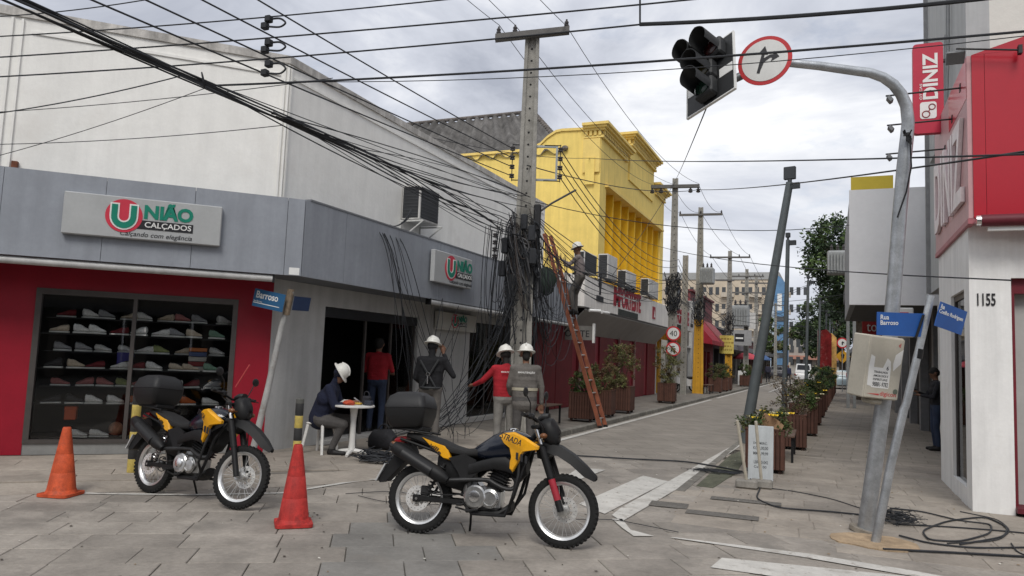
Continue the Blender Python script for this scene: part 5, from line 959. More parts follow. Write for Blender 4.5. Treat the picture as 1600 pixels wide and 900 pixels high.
planter(-.6,19.3,.005,.03,'third right planter box crowned with yellow flowers',False,GR_,('flower','yellow flowering plant trailing over the third right planter',.38,.5,900,.07),1.1)
for k in range(9):
    y=23+k*3.6; planter(-.55+.07*k,y,.005,.03,f'{ORD[k+3]} planter box of the right row counted from the front',False,GR_,(('flower','green','dark','dark')[k%4],f'bushy plant in the {ORD[k+3]} right planter',.5 if k<2 else .95,.45,700,.08),1.1)
planter(-5.68,17.9,.075,.1,'first left planter box beside the bench, left of the ladder foot',True,GL_,('green','low green plant in the first left planter behind the ladder',.5,.4,800,.07),1.05)
planter(-5.72,19.75,.075,.05,'second left planter box right behind the ladder',True,GL_,('olive','medium reddish green shrub in the second left planter',.75,.45,1100,.07),1.05)
planter(-5.7,21.7,.075,.05,'third left planter box with the tallest shrub',True,GL_,('olive','tall olive shrub in the third left planter',1.25,.55,1700,.07),1.15)
planter(-5.68,28.3,.075,.05,'fourth left planter box standing alone below the round signs',False,GL_,('olive','tall loose shrub in the lone fourth left planter',1.4,.55,1300,.07),1.1)
for k,y in enumerate((40.8,43.6,45.2,55.5,58,66)): planter(-5.62,y,.075,.03,f'{ORD[k+4]} planter box of the left row past the yellow pole',False,GL_,('green' if k%2 else 'olive',f'plant in the {ORD[k+4]} left planter past the yellow pole',.8,.5,600,.09),1.15)
BW=M('bench_wood',(.10,.06,.042),.7,0,.2,9)
def bench(x,y,z,rz,ln,label,group='benches'):
    t=T('bench',(x,y,z),rz,label,'bench',group)
    for i in range(3): mb=MB(); mb.rbox(-ln/2,ln/2,-.19+.13*i,-.08+.13*i,.42,.45,.006); build(mb,'seat_slat',BW,t,world=False)
    for sx in (-1,1):
        for sy in (-1,1): mb=MB(); mb.box(sx*(ln/2-.08)-.02,sx*(ln/2-.08)+.02,sy*.15-.02,sy*.15+.02,0,.42); build(mb,'leg',BLACK,t,world=False,smooth=0)
bench(-6.0,16.2,.075,math.radians(90),1.05,'small dark wooden bench beside the first left planter'); bench(-5.75,39.2,.075,math.radians(90),1.2,'far bench in front of the planters past the yellow pole')
for k,y in enumerate((14.2,17.7,21.2)): bench(-.75+.05*k,y,.005,math.radians(91),1.5,('nearest','second','third')[k]+' wooden bench set between the right planters')
# ================================================================ TREES
BARK=M('bark',(.09,.07,.052),.95,0,.3,6,.6,20)
def tree(base,h,rad,label,n,sz,cols,seed,trunk=.2,name='street_tree',group='street trees',cz=.68,hz=.34):
    rng=random.Random(seed); b=Vector(base); t=T(name,b,0,label,'tree',group); mb=MB(); ends=[]
    top=b+Vector((rng.uniform(-.3,.3),rng.uniform(-.3,.3),h*.5)); mb.tube(bez([b,b+Vector((.1,0,h*.25)),top],6),[trunk*(1-.07*i) for i in range(7)],8)
    for k in range(9):
        a=rng.uniform(0,6.28); q=rng.uniform(.3,.85); e=b+Vector((rad*q*math.cos(a),rad*q*math.sin(a),h*rng.uniform(.55,.98))); ends.append(e); mb.tube(bez([top.lerp(b,rng.uniform(0,.4)),top+Vector((0,0,.2)),e],6),[trunk*.5*(1-.13*i) for i in range(7)],6)
    build(mb,'trunk',BARK,t); mb=MB()
    cl=[]
    for k in range(int(n/70)):
        while True:
            v=Vector((rng.uniform(-1,1),rng.uniform(-1,1),rng.uniform(-1,1)))
            if .25<v.length<1: break
        cl.append(b+Vector((v.x*rad,v.y*rad,h*cz+v.z*h*hz)))
    for c in cl: leaves(mb,c,(rad*.2,rad*.2,h*.06),70,sz,rng.choice([0,0,1]),.05,rng)
    build(mb,'crown',[LEAFS[cols[0]],LEAFS[cols[1]]],t,smooth=0)
tree((1.5,44,.0),10.6,3.0,'large dark tree rising left of the white boarded building',20000,.22,('dark','green'),3,.3,cz=.71,hz=.26)
tree((1.2,95,.0),11,5.5,'broad dark tree over the far right pavement',7000,.5,('dark','green'),5,.35); tree((4.5,105,0),13,6,'second broad dark tree far right',6000,.55,('dark','dark'),8,.4); tree((-1.5,150,0),11,5,'far dark tree at the street end',4000,.6,('dark','green'),9,.4); tree((-6.8,100,0),8,2.5,'thin far tree at the end of the left row',2500,.4,('green','olive'),12,.2); tree((.9,75,.0),7.5,2.8,'mid distance dark tree over the right planters',3500,.35,('dark','green'),14,.2)
# ================================================================ MOTORCYCLES
YB=M('bike_yellow',(.72,.34,.005),.42,0,.14,7,coat=.2,stain=((.5,.26,.03),5)); NAVY=M('bike_tank_navy',(.006,.009,.018),.22,0,.1,6,coat=.5); MATB=M('bike_matt_black',(.009,.009,.0095),.55,0,.25,14,spec=.3); SEATM=M('seat_vinyl',(.013,.0125,.0125),.75,0,.12,20,.2,80); ENG=M('engine_alloy',(.52,.52,.51),.30,.9,.3,16); ENGD=M('engine_dark',(.035,.035,.036),.5,.5,.2,14); REDL=M('tail_red',(.25,.006,.01),.3); FRKR=M('fork_red_guard',(.32,.02,.035),.5)
def wheel(parent,c,R_,sec,rimR,discy,discr,mk=MB):
    x,y,z=c; mb=mk(); n=44
    prof=[(rimR-.004,-sec*.62),(rimR+.02,-sec*.9),(R_-.035,-sec),(R_-.012,-sec*.8),(R_-.002,-sec*.4),(R_,0),(R_-.002,sec*.4),(R_-.012,sec*.8),(R_-.035,sec),(rimR+.02,sec*.9),(rimR-.004,sec*.62)]
    mb.lathe(prof,c,(0,1,0),n,cap=False)
    for i in range(46):   # tread blocks
        a=2*math.pi*i/46
        for k,yy in enumerate((-sec*.66,0,sec*.66)):
            aa=a+(.5 if k==1 else 0)*2*math.pi/46; rr=R_-(.008 if k!=1 else .001); K_=mb.M; mb.M=K_@Matrix.Translation((x,y+yy,z))@Matrix.Rotation(aa,4,'Y')@Matrix.Translation((0,0,rr)); mb.box(-.012,.012,-sec*.22,sec*.22,-.01,.007); mb.M=K_
    ty=build(mb,'tyre',RUBBER,parent,world=False,smooth=40)
    mb=mk(); mb.lathe([(rimR-.022,-.016),(rimR-.012,-.03),(rimR+.008,-.036),(rimR+.010,-.030),(rimR-.006,-.024),(rimR-.010,0),(rimR-.006,.024),(rimR+.010,.030),(rimR+.008,.036),(rimR-.012,.03),(rimR-.022,.016),(rimR-.024,0),(rimR-.022,-.016)],c,(0,1,0),n,cap=False); build(mb,'rim',CHROME if 0 else M('rim_alloy',(.72,.72,.71),.3,.8,.08,12),ty,world=False,smooth=60)
    mb=mk()
    for i in range(28):
        a=2*math.pi*i/28; b=a+(.38 if i%4<2 else -.38); s_=1 if i%2 else -1; mb.cyl((x+.03*math.cos(b),y+s_*.032,z+.03*math.sin(b)),(x+(rimR-.02)*math.cos(a),y+s_*.008,z+(rimR-.02)*math.sin(a)),.0022,n=4)
    build(mb,'spokes',ALU,ty,world=False,kind='stuff')
    mb=mk(); mb.lathe([(.028,-.06),(.05,-.055),(.05,-.03),(.03,-.025),(.03,.025),(.05,.03),(.05,.055),(.028,.06)],c,(0,1,0),18); mb.cyl((x,y-.11,z),(x,y+.11,z),.012,n=8); build(mb,'hub',ENG,ty,world=False)
    mb=mk(); mb.lathe([(discr*.62,-.002),(discr,-.002),(discr,.002),(discr*.62,.002),(discr*.62,-.002)],(x,y+discy,z),(0,1,0),36,cap=False)
    for i in range(6): a=i*math.pi/3; K_=mb.M; mb.M=K_@Matrix.Translation((x,y+discy,z))@Matrix.Rotation(a,4,'Y'); mb.box(.04,discr*.66,-.002,.002,-.008,.008); mb.M=K_
    build(mb,'brake_disc',M('disc_steel',(.75,.74,.72),.45,.6,.1,20),ty,world=False)
    mb=mk()
    for i in range(18): a=i*2*math.pi/18; r_=discr*(.78 if i%2 else .88); mb.lathe([(.0038,-.0035),(.0055,.0035)],(x+r_*math.cos(a),y+discy,z+r_*math.sin(a)),(0,1,0),6)
    build(mb,'disc_holes',ENGD,ty,world=False,kind='stuff',smooth=0)
    return ty
def motorcycle(name,label,loc,heading,lean,steer,sc,forkred,txt1,txt2):
    t=T(name,loc,0,label,'motorcycle','black and yellow trail motorcycles')
    t.rotation_mode='XYZ'; t.matrix_world=Matrix.Translation(loc)@Matrix.Rotation(math.radians(heading),4,'Z')@Matrix.Rotation(math.radians(-lean),4,'X')@Matrix.Scale(sc,4)
    def b(mb,n,m,par=None,**k): return build(mb,n,m,par or t,world=False,**k)
    wheel(t,(0,0,.31),.31,.044,.228,-.075,.115)
    # --- front end group (pre-rotated by steer about the steering axis)
    hx,hz=1.13,.93; ax=Vector((-.40,0,1)).normalized(); S=Matrix.Translation((hx,0,hz))@Matrix.Rotation(math.radians(steer),4,ax)@Matrix.Translation((-hx,0,-hz))
    class SB(MB):
        def __init__(s): super().__init__(); s.M=S.copy()
    wheel(t,(1.365,0,.317),.317,.036,.243,.07,.115,SB)
    for sy in (-1,1):
        mb=SB(); y=sy*.095; mb.tube([(1.368,y,.317),(1.262,y,.60),(1.245,y,.645)],[.030,.030,.030],12); mb.tube([(1.262,y,.60),(1.16,y,.86)],[.034,.036],12); 
        fk=b(mb,'fork_leg',MATB); mb=SB(); mb.tube([(1.16,y,.86),(1.095,y,1.03)],.020,12); b(mb,'fork_tube',CHROME,fk)
        if forkred and sy<0: mb=SB(); mb.tube([(1.335,y,.41),(1.268,y,.585)],.0318,12); gd=b(mb,'fork_guard',FRKR,fk)
        else: pass
    mb=SB(); mb.rbox(1.10,1.18,-.13,.13,.845,.885,.01); mb.rbox(1.055,1.135,-.125,.125,1.015,1.05,.01); b(mb,'triple_clamp',MATB)
    mb=SB(); P=[(1.14,.885),(1.22,.89),(1.33,.865),(1.45,.80),(1.57,.705),(1.66,.62)]; hw=[.06,.085,.085,.08,.065,.03]; rs=[]
    for (x,z),h in zip(P,hw): rs.append([(x-.02,-h,z-.075 if h>.05 else z-.03),(x,-h*.7,z+.008),(x,0,z+.022),(x,h*.7,z+.008),(x-.02,h,z-.075 if h>.05 else z-.03),(x,h*.6,z-.012),(x,0,z-.004),(x,-h*.6,z-.012)])
    mb.rings(rs); mb.prism([(1.10,.86),(1.2,.87),(1.24,.80),(1.2,.74),(1.12,.76)],-.075,.075,'xz'); b(mb,'front_fender',MATB)
    mb=SB(); mb.tube([(1.06,-.38,1.135),(1.08,-.24,1.125),(1.10,-.1,1.085),(1.10,.1,1.085),(1.08,.24,1.125),(1.06,.38,1.135)],.012,10); hb=b(mb,'handlebar',MATB)
    for sy in (-1,1):
        mb=SB(); mb.cyl((1.06,sy*.26,1.127),(1.058,sy*.39,1.136),.018,n=12); b(mb,'grip',RUBBER,hb); mb=SB(); mb.tube([(1.085,sy*.23,1.125),(1.12,sy*.27,1.125),(1.115,sy*.38,1.12)],.006,6); mb.rbox(1.06,1.11,sy*.22-.025,sy*.22+.025,1.10,1.15,.008); b(mb,'lever',BLACK,hb)
        mb=SB(); mb.tube([(1.07,sy*.21,1.14),(1.08,sy*.25,1.24),(1.06,sy*.30,1.30)],.006,6); mr=b(mb,'mirror_stalk',BLACK,hb); mb=SB(); mb.ell((1.055,sy*.33,1.335),.014,.062,.045,14,8); b(mb,'mirror',BLACK,mr)
    mb=SB(); mb.loft([(1.12,0,.07,.97,1.10),(1.17,0,.095,.90,1.13),(1.23,0,.10,.86,1.12),(1.275,0,.08,.87,1.06),(1.30,0,.045,.90,1.02)],16,2.5); hl=b(mb,'headlight_cowl',MATB); mb=SB(); mb.ell((1.278,0,.965),.028,.068,.055,16,8); b(mb,'headlight',glass('headlight_glass',(.8,.8,.8)),hl); mb=SB(); mb.loft([(1.10,0,.06,1.08,1.13),(1.14,0,.065,1.09,1.16),(1.19,0,.05,1.10,1.165)],12,2.6); b(mb,'instrument',BLACK,hl)
    for sy in (-1,1): mb=SB(); mb.tube([(1.2,sy*.09,.96),(1.2,sy*.15,.96)],.007,6); mb.ell((1.2,sy*.185,.96),.035,.03,.025,10,6); b(mb,'turn_signal',M('signal_amber',(.16,.06,.02),.3),hl)
    # --- body
    mb=MB(); mb.loft([(.50,0,.07,.74,.80),(.58,0,.12,.70,.86),(.68,0,.145,.68,.935),(.80,0,.155,.68,.985),(.90,0,.15,.70,.995),(.99,0,.12,.74,.97),(1.05,0,.07,.80,.93)],18,2.5); tk=b(mb,'fuel_tank',NAVY); mb=MB(); mb.lathe([(.045,0),(.045,.012),(.03,.02)],(.86,0,.99),(0,0,1),16); b(mb,'fuel_cap',CHROME,tk)
    def px(q,rx=648.,ry=780.): return ((q[0]-rx)/163.,.31+(ry+(q[0]-rx)*.09-q[1])/178.)
    sh=[(772.7,680.7),(780,676.7),(797,675.5),(814.7,684),(836,699),(834.7,704),(814.7,706.7),(811,712),(806.7,724),(798.7,739),(793,736),(792.7,725),(794.7,716),(790.7,700),(780,692)]
    for sy in (-1,1):
        P=[px(q) for q in sh]; n=len(P); mb=MB(); rings=[]
        def yy(x): return .135+.075*min(1,max(0,(x-.75)/.25))-.03*max(0,(x-1.05)/.15)
        c=(sum(p[0] for p in P)/n,sum(p[1] for p in P)/n)
        o_=[(p[0],sy*yy(p[0]),p[1]) for p in P]; i_=[(c[0]+(p[0]-c[0])*.88,sy*(yy(p[0])+.016),c[1]+(p[1]-c[1])*.88) for p in P]; bk=[(p[0],sy*(yy(p[0])-.03),p[1]) for p in P]
        vs=o_+i_+bk; fs=[]
        for k in range(n):
            j=(k+1)%n; fs+=[(k,j,n+j,n+k),(2*n+k,2*n+j,j,k)]
        fs.append(tuple(range(n,2*n))); 
        if sy<0: pass
        else: fs=[tuple(reversed(f)) for f in fs]
        mb.add(vs,fs); s_=b(mb,'tank_shroud',YB,smooth=30)
        if sy<0:
            F_=Matrix(((math.cos(.28),0,math.sin(.28),.80),(.0,1,0,-.205),(-math.sin(.28),0,math.cos(.28),.93),(0,0,0,1))); F_=F_@Matrix.Rotation(-.36,4,'Z'); F_.translation=Vector((.80,-.20,.922))
            text(txt1,F_,0,-.012,-.012,.24,.055,SBLK,'lettering',s_,.003,.012,.12,world=False)
            mb=MB(); 
            for k in range(3): x=.955+.042*k; z=.795-.012*k; mb.prism([(x,z),(x+.022,z-.004),(x+.022,z-.07),(x,z-.06)],-.232,-.226,'xz')
            b(mb,'shroud_slots',SBLK,s_,smooth=0)
        mb=MB(); mb.loft([(.50,sy*.145,.022,.56,.66),(.62,sy*.155,.024,.60,.70),(.74,sy*.165,.024,.63,.735),(.85,sy*.172,.022,.62,.75),(.93,sy*.175,.016,.60,.70)],12,2.6); b(mb,'side_trim',MATB)
        mb=MB(); mb.prism([(.30,.70),(.44,.745),(.56,.70),(.60,.60),(.52,.52),(.44,.50),(.40,.58)],sy*.125,sy*.155,'xz'); b(mb,'side_cover',MATB,smooth=0)
        rc=[(648.7,680.7),(664.7,686.7),(688.7,696),(694,702.7),(700.7,720),(688.7,717),(664.7,696)]; P=[px(q) for q in rc]; n=len(P); mb=MB(); o_=[(p[0],sy*(.115+.05*p[0]),p[1]) for p in P]; c=(sum(p[0] for p in P)/n,sum(p[1] for p in P)/n); i_=[(c[0]+(p[0]-c[0])*.85,sy*(.131+.05*p[0]),c[1]+(p[1]-c[1])*.85) for p in P]; bk=[(p[0],sy*(.075+.05*p[0]),p[1]) for p in P]; fs=[]
        for k in range(n): j=(k+1)%n; fs+=[(k,j,n+j,n+k),(2*n+k,2*n+j,j,k)]
        fs.append(tuple(range(n,2*n)))
        if sy>0: fs=[tuple(reversed(f)) for f in fs]
        mb.add(o_+i_+bk,fs); s_=b(mb,'tail_cowl',YB,smooth=30)
        if sy<0: F_=Matrix.Translation((.09,-.137,.79))@Matrix.Rotation(math.radians(36),4,'Y'); text(txt2,F_,0,-.006,0,.14,.05,SBLK,'lettering',s_,.004,.012,world=False)
    mb=MB(); mb.loft([(-.17,0,.07,.855,.90),(-.08,0,.10,.83,.905),(.05,0,.125,.79,.895),(.18,0,.135,.755,.865),(.32,0,.135,.725,.815),(.44,0,.125,.71,.79),(.55,0,.11,.715,.81),(.63,0,.085,.74,.86),(.69,0,.05,.80,.90)],16,2.8); b(mb,'seat',SEATM)
    mb=MB(); mb.tube([(-.22,-.09,.84),(.1,-.1,.76),(.42,-.1,.66)],.014,8); mb.tube([(-.22,.09,.84),(.1,.1,.76),(.42,.1,.66)],.014,8); mb.tube([(1.08,0,.97),(.98,0,.84),(.6,0,.70),(.44,0,.62),(.42,0,.36)],.026,10)
    for sy in (-1,1): mb.tube([(1.06,sy*.03,.84),(1.0,sy*.11,.66),(.93,sy*.12,.40),(.86,sy*.12,.235),(.55,sy*.11,.225),(.44,sy*.09,.33)],.016,8)
    b(mb,'frame',MATB)
    for sy in (-1,1): mb=MB(); mb.tube([(.97,sy*.15,.73),(.985,sy*.21,.60),(.95,sy*.22,.42),(.90,sy*.13,.32)],.013,8); b(mb,'crash_bar',MATB)
    mb=MB()
    for sy in (-1,1): mb.rbox(-.02,.44,sy*.085-.014,sy*.085+.014,.29,.335,.006); mb.rbox(-.04,.03,sy*.085-.018,sy*.085+.018,.28,.345,.006)
    b(mb,'swingarm',MATB)
    mb=MB(); mb.rbox(.49,.80,-.11,.11,.255,.47,.04); mb.rbox(.44,.60,-.10,.10,.34,.50,.03); en=b(mb,'engine_block',ENG)
    mb=MB(); mb.lathe([(.105,0),(.105,.03),(.09,.042),(.001,.046)],(.575,-.11,.375),(0,-1,0),26); b(mb,'clutch_cover',ENG,en); mb=MB(); mb.lathe([(.085,0),(.085,.025),(.06,.04),(.055,.032),(.001,.034)],(.715,-.11,.37),(0,-1,0),24); b(mb,'oil_filter_cover',ENG,en); mb=MB(); mb.lathe([(.05,0),(.05,.014),(.03,.018),(.001,.018)],(.575,-.15,.38),(0,-1,0),20); b(mb,'cover_cap',CHROME,en)
    mb=MB()
    for k in range(12): a=-1.2+k*.2; mb.obox((.715+.075*math.cos(a),-.125,.37+.075*math.sin(a)),(.012,.04,.006),(0,-a,0))
    b(mb,'cooling_ribs',ENGD,en,smooth=0)
    K_=Matrix.Translation((.74,0,.50))@Matrix.Rotation(math.radians(18),4,'Y'); mb=MB(); mb.M=K_; mb.rbox(-.07,.07,-.075,.075,-.06,.14,.015); mb.rbox(-.08,.08,-.08,.08,.14,.22,.02); cy=b(mb,'cylinder',ENGD)
    for k in range(6): mb=MB(); mb.M=K_; mb.rbox(-.095,.095,-.105,.105,-.02+.027*k,-.012+.027*k,.003); b(mb,'fin',ENGD,cy)
    mb=MB(); mb.tube(bez([(.83,-.03,.60),(.98,-.04,.58),(.97,-.10,.40),(.86,-.13,.45),(.70,-.13,.53)],10)+bez([(.66,-.13,.53),(.5,-.14,.53),(.38,-.16,.50),(.27,-.165,.50)],8),.020,10); b(mb,'exhaust_pipe',ENGD)
    mb=MB(); A=Vector((.32,-.185,.50)); Bq=Vector((-.24,-.175,.765)); mb.tube([A,A.lerp(Bq,.08),A.lerp(Bq,.2),A.lerp(Bq,.92),Bq],[.032,.052,.066,.066,.052],16); mf=b(mb,'muffler',MATB); mb=MB(); mb.tube([Bq,Bq+(Bq-A).normalized()*.04],[.03,.028],10); b(mb,'muffler_tip',ENGD,mf); mb=MB(); D=(Bq-A).normalized(); mb.tube([A.lerp(Bq,.25)+Vector((-.01,-.025,.0)),A.lerp(Bq,.8)+Vector((-.01,-.022,0))],.054,14); b(mb,'heat_shield',M('heat_shield_black',(.014,.014,.015),.5,.1),mf)
    mb=MB(); mb.prism([(-.12,.80),(-.20,.80),(-.42,.46),(-.40,.42),(-.34,.44),(-.08,.72)],-.07,.07,'xz'); rf=b(mb,'rear_fender',MATB,smooth=0); mb=MB(); mb.prism([(-.345,.60),(-.36,.60),(-.44,.44),(-.425,.435)],-.095,.095,'xz'); b(mb,'number_plate',M('plate_grey',(.4,.4,.4),.5),rf,smooth=0)
    mb=MB(); mb.loft([(-.30,0,.05,.80,.84),(-.27,0,.06,.79,.86),(-.18,0,.06,.80,.87)],12,2.6); b(mb,'tail_light',REDL)
    for sy in (-1,1): mb=MB(); mb.tube([(-.2,sy*.06,.79),(-.24,sy*.14,.79)],.007,6); mb.ell((-.25,sy*.17,.79),.035,.028,.025,10,6); b(mb,'rear_signal',M('signal_amber',(.16,.06,.02),.3))
    mb=MB()
    for sy in (-1,1): mb.tube([(.1,sy*.12,.905),(-.12,sy*.13,.925),(-.34,sy*.10,.94)],.010,8)
    for x in (-.05,-.15,-.25): mb.tube([(x,-.12,.93),(x,.12,.93)],.008,6)
    mb.rbox(-.31,.0,-.12,.12,.922,.962,.008); b(mb,'rear_rack',MATB)
    # top box
    K2=Matrix.Translation((-.15,0,.95))@Matrix.Rotation(math.radians(-3),4,'Y')@Matrix.Diagonal((.98,1,1.17,1)); mb=MB(); mb.M=K2; rs=[]
    for z,lx0,lx1,w_ in ((0,-.17,.14,.15),(.02,-.19,.16,.17),(.10,-.22,.185,.195),(.155,-.23,.19,.20)): rs.append([(x_,y_,z) for x_,y_ in rrect(lx0,lx1,-w_,w_,.05)])
    mb.rings(rs); bx=b(mb,'top_box',M('top_box_base',(.008,.008,.0085),.5,0,.1,9),smooth=40); mb=MB(); mb.M=K2; rs=[]
    for z,lx0,lx1,w_ in ((.157,-.233,.195,.203),(.175,-.233,.195,.203),(.25,-.20,.17,.175),(.285,-.14,.11,.12),(.292,-.06,.04,.05)): rs.append([(x_,y_,z) for x_,y_ in rrect(lx0,lx1,-w_,w_,min(.06,w_*.6))])
    mb.rings(rs); b(mb,'lid',M('top_box_lid',(.015,.015,.016),.55,0,.1,9,.1,60),bx,smooth=40); mb=MB(); mb.M=K2; mb.rbox(-.242,-.225,-.04,.04,.10,.17,.006); b(mb,'latch',BLACK,bx)
    for sy in (-1,1): mb=MB(); mb.tube([(.46,sy*.1,.30),(.46,sy*.2,.30)],.008,6); mb.rbox(.435,.485,sy*.2-.045,sy*.2+.045,.292,.312,.005); b(mb,'footpeg',MATB)
    mb=MB(); mb.tube([(.47,.12,.27),(.44,.23,.10),(.42,.285,.012)],.011,8); mb.rbox(.39,.46,.265,.31,-.002,.016,.004); b(mb,'side_stand',MATB)
    mb=MB()
    for sy in (-1,1): mb.tube([(.10,sy*.095,.36),(.25,sy*.105,.64)],.014,8)
    for k in range(8): mb.torus((.12+.016*k,-.105,.40+.03*k),(.45,.05,.89),.028,.006,12,5)
    b(mb,'rear_shock',CHROME if not forkred else ENGD)
    mb=MB(); mb.tube(bez([(1.1,-.15,1.10),(1.22,-.12,1.0),(1.16,-.1,.9),(1.0,-.1,.88)],10),.006,6); mb.tube(bez([(1.1,.15,1.10),(1.25,.12,.98),(1.2,.11,.7),(1.32,.11,.42)],10),.006,6); mb.tube(bez([(1.1,-.2,1.11),(1.24,-.15,1.02),(1.15,-.05,.92)],8),.006,6); b(mb,'cables',BLACK)
    mb=MB(); mb.loft([(.16,0,.06,.50,.74),(.26,0,.095,.43,.76),(.42,0,.10,.40,.74),(.52,0,.085,.44,.70)],12,3); b(mb,'airbox',MATB)
    mb=MB(); mb.loft([(.50,0,.09,.225,.275),(.62,0,.115,.205,.26),(.80,0,.10,.215,.28),(.90,0,.07,.27,.36)],12,2.6); b(mb,'skid_plate',MATB)
    mb=MB(); mb.loft([(.88,0,.07,.56,.80),(.95,0,.10,.52,.84),(1.02,0,.08,.60,.84)],12,2.8); b(mb,'radiator_guard',MATB)
    mb=MB(); mb.rbox(.49,.53,-.135,-.10,.23,.52,.01); mb.tube([(.40,-.14,.27),(.52,-.15,.25),(.62,-.155,.27)],.009,6); mb.tube(bez([(.48,-.12,.40),(.3,-.12,.34),(.12,-.11,.38),(.05,-.1,.37)],10),.006,6); b(mb,'brake_pedal',ENGD)
    mb=MB(); mb.rbox(.03,.12,-.10,-.055,.34,.43,.012); b(mb,'brake_caliper',ENGD)
    mb=MB(); mb.rbox(.0,.42,.078,.098,.36,.38,.004); mb.lathe([(.075,-.004),(.085,-.004),(.085,.004),(.075,.004),(.075,-.004)],(0,.09,.31),(0,1,0),28,cap=False); b(mb,'chain',ENGD)
    return t
g=PG(650,833); motorcycle('motorcycle','black and yellow trail motorcycle with top box in front, nearest the camera',(g.x+.0,g.y+.02,0.004),8,7,-4,.965,True,'STRADA','ville')
g=PG(232,772); motorcycle('motorcycle','black and yellow trail motorcycle parked before the red shop window',(g.x-.05,g.y+.06,0.004),-5,7,14,.965,False,'STRADA','ville')
mb=MB(); g=PX(378,588,-6.0); mb.tube([PD(368,605,7.7),PD(390,570,7.7)],.007,6); build(mb,'antenna_rod',M('red_rod',(.45,.06,.06),.5),label='thin red rod rising above the handlebar of the rear motorcycle',cat='rod')
# ================================================================ CONES, BOLLARDS, TABLE
def cone(px,label,col,h=.75,rz=0.):
    p=PG(*px); m=M('cone_'+col[0],col[1],.7,0,.28,7,.15,30,stain=(col[2],4.5),streak=.35); t=T('traffic_cone',(p.x,p.y,.005),rz,label,'traffic cone','traffic cones')
    mb=MB(); mb.prism(rrect(-.165,.165,-.165,.165,.045),0,.028); mb.lathe([(.152,.028),(.143,.045),(.136,.06)],(0,0,0),n=28); build(mb,'base',m,t,world=False,smooth=30)
    mb=MB(); prof=[(.158,.055),(.128,.25),(.126,.252),(.126,.262),(.095,.45),(.093,.452),(.093,.462),(.052,.70),(.048,.73),(.040,.745),(.030,.745),(.028,.70)]; mb.lathe([(r*.86,z*h/.745) for r,z in prof],(0,0,0),n=32,cap=False); build(mb,'cone_body',m,t,world=False,smooth=40)
cone((95,774),'faded orange traffic cone left of the rear motorcycle',('orange',(.52,.08,.025),(.22,.06,.035)),.69,.3); cone((458,820),'dirty red traffic cone in front of the striped bollard',('red',(.42,.03,.025),(.11,.02,.018)),.72,.75)
def bollard(px,z,top,label):
    p=PG(*px,z); t=T('striped_bollard',(p.x,p.y,z),0,label,'bollard','striped bollards'); h=top; n=6; BY=M('bollard_yellow',(.52,.40,.10),.7,0,.2,9,stain=((.25,.2,.08),5)); BB=M('bollard_black',(.03,.03,.03),.7,0,.2,9)
    mb=MB(); mb.cyl((0,0,0),(0,0,h),.047,n=20,mi=0); build(mb,'post',M('bollard_core',(.2,.2,.19),.8),t,world=False)
    for i in range(n): mb=MB(); z0=h*i/n+.002; mb.lathe([(.0485,z0),(.05,z0+.004),(.05,h*(i+1)/n-.006),(.0485,h*(i+1)/n-.002)],(0,0,0),n=20); build(mb,'stripe_band',BY if i%2==0 else BB,t,world=False)
    mb=MB(); mb.lathe([(.05,h-.002),(.05,h+.05),(.03,h+.06),(.001,h+.062)],(0,0,0),n=20); build(mb,'cap',M('bollard_cap',(.10,.10,.09),.7),t,world=False)
bollard((205,738),.07,.95,'black and yellow striped bollard behind the rear motorcycle'); bollard((461,747),.0,.92,'black and yellow striped bollard behind the red cone')
PL=M('white_plastic',(.66,.65,.62),.45,0,.06,6)
tp=PG(549,711,.07); t=T('round_table',tp,0,'round white plastic pedestal table beside the seated man','table')
mb=MB(); mb.lathe([(.29,.70),(.30,.705),(.30,.725),(.29,.73)],(0,0,0),n=36); build(mb,'table_top',PL,t,world=False); mb=MB(); mb.lathe([(.055,.05),(.045,.2),(.04,.5),(.06,.69),(.12,.70)],(0,0,0),n=20); build(mb,'pedestal',PL,t,world=False)
for k in range(4): mb=MB(); a=math.radians(20+90*k); mb.tube([(0,0,.07),(.18*math.cos(a),.18*math.sin(a),.05),(.27*math.cos(a),.27*math.sin(a),.02)],[.035,.03,.022],8); build(mb,'foot',PL,t,world=False)
c=tp+Vector((0,0,.73)); GRPT='things on the white table'
for dx,dy,kind,col,lab in ((-.12,.0,'cloth',(.55,.54,.5),'crumpled white plastic bag on the table edge'),(-.02,-.1,'pouch',(.45,.07,.03),'red pouch on the white table'),(.03,.04,'box',(.5,.32,.05),'small yellow packet on the white table'),(.15,.05,'tool',(.02,.02,.025),'black tool bag with curved handle on the white table'),(.24,-.05,'case',(.03,.035,.05),'dark blue rounded case on the right of the table')):
    mb=MB(); p=c+Vector((dx*.92,dx*.4+dy,.003)); m=M('tabletop_'+kind,col,.7,0,.2,20)
    if kind in('cloth','pouch'): 
        rg2=random.Random(kind); mb.ell(p+Vector((0,0,.03)),.10,.07,.035,12,8); mb.v=[(v[0]+rg2.uniform(-.01,.01),v[1]+rg2.uniform(-.01,.01),max(p.z,v[2]+rg2.uniform(-.012,.012))) for v in mb.v]
    elif kind=='tool': mb.rbox(p.x-.06,p.x+.06,p.y-.05,p.y+.05,p.z,p.z+.13,.02); mb.tube(bez([p+Vector((-.05,0,.13)),p+Vector((-.07,0,.22)),p+Vector((.05,0,.22)),p+Vector((.04,0,.13))],8),.008,6)
    else: mb.rbox(p.x-.06,p.x+.06,p.y-.04,p.y+.04,p.z,p.z+(.03 if kind=='box' else .07),.012)
    build(mb,{'cloth':'plastic_bag','pouch':'pouch','box':'packet','tool':'tool_bag','case':'case'}[kind],m,label=lab,cat={'cloth':'bag','pouch':'pouch','box':'packet','tool':'bag','case':'case'}[kind],group=GRPT)
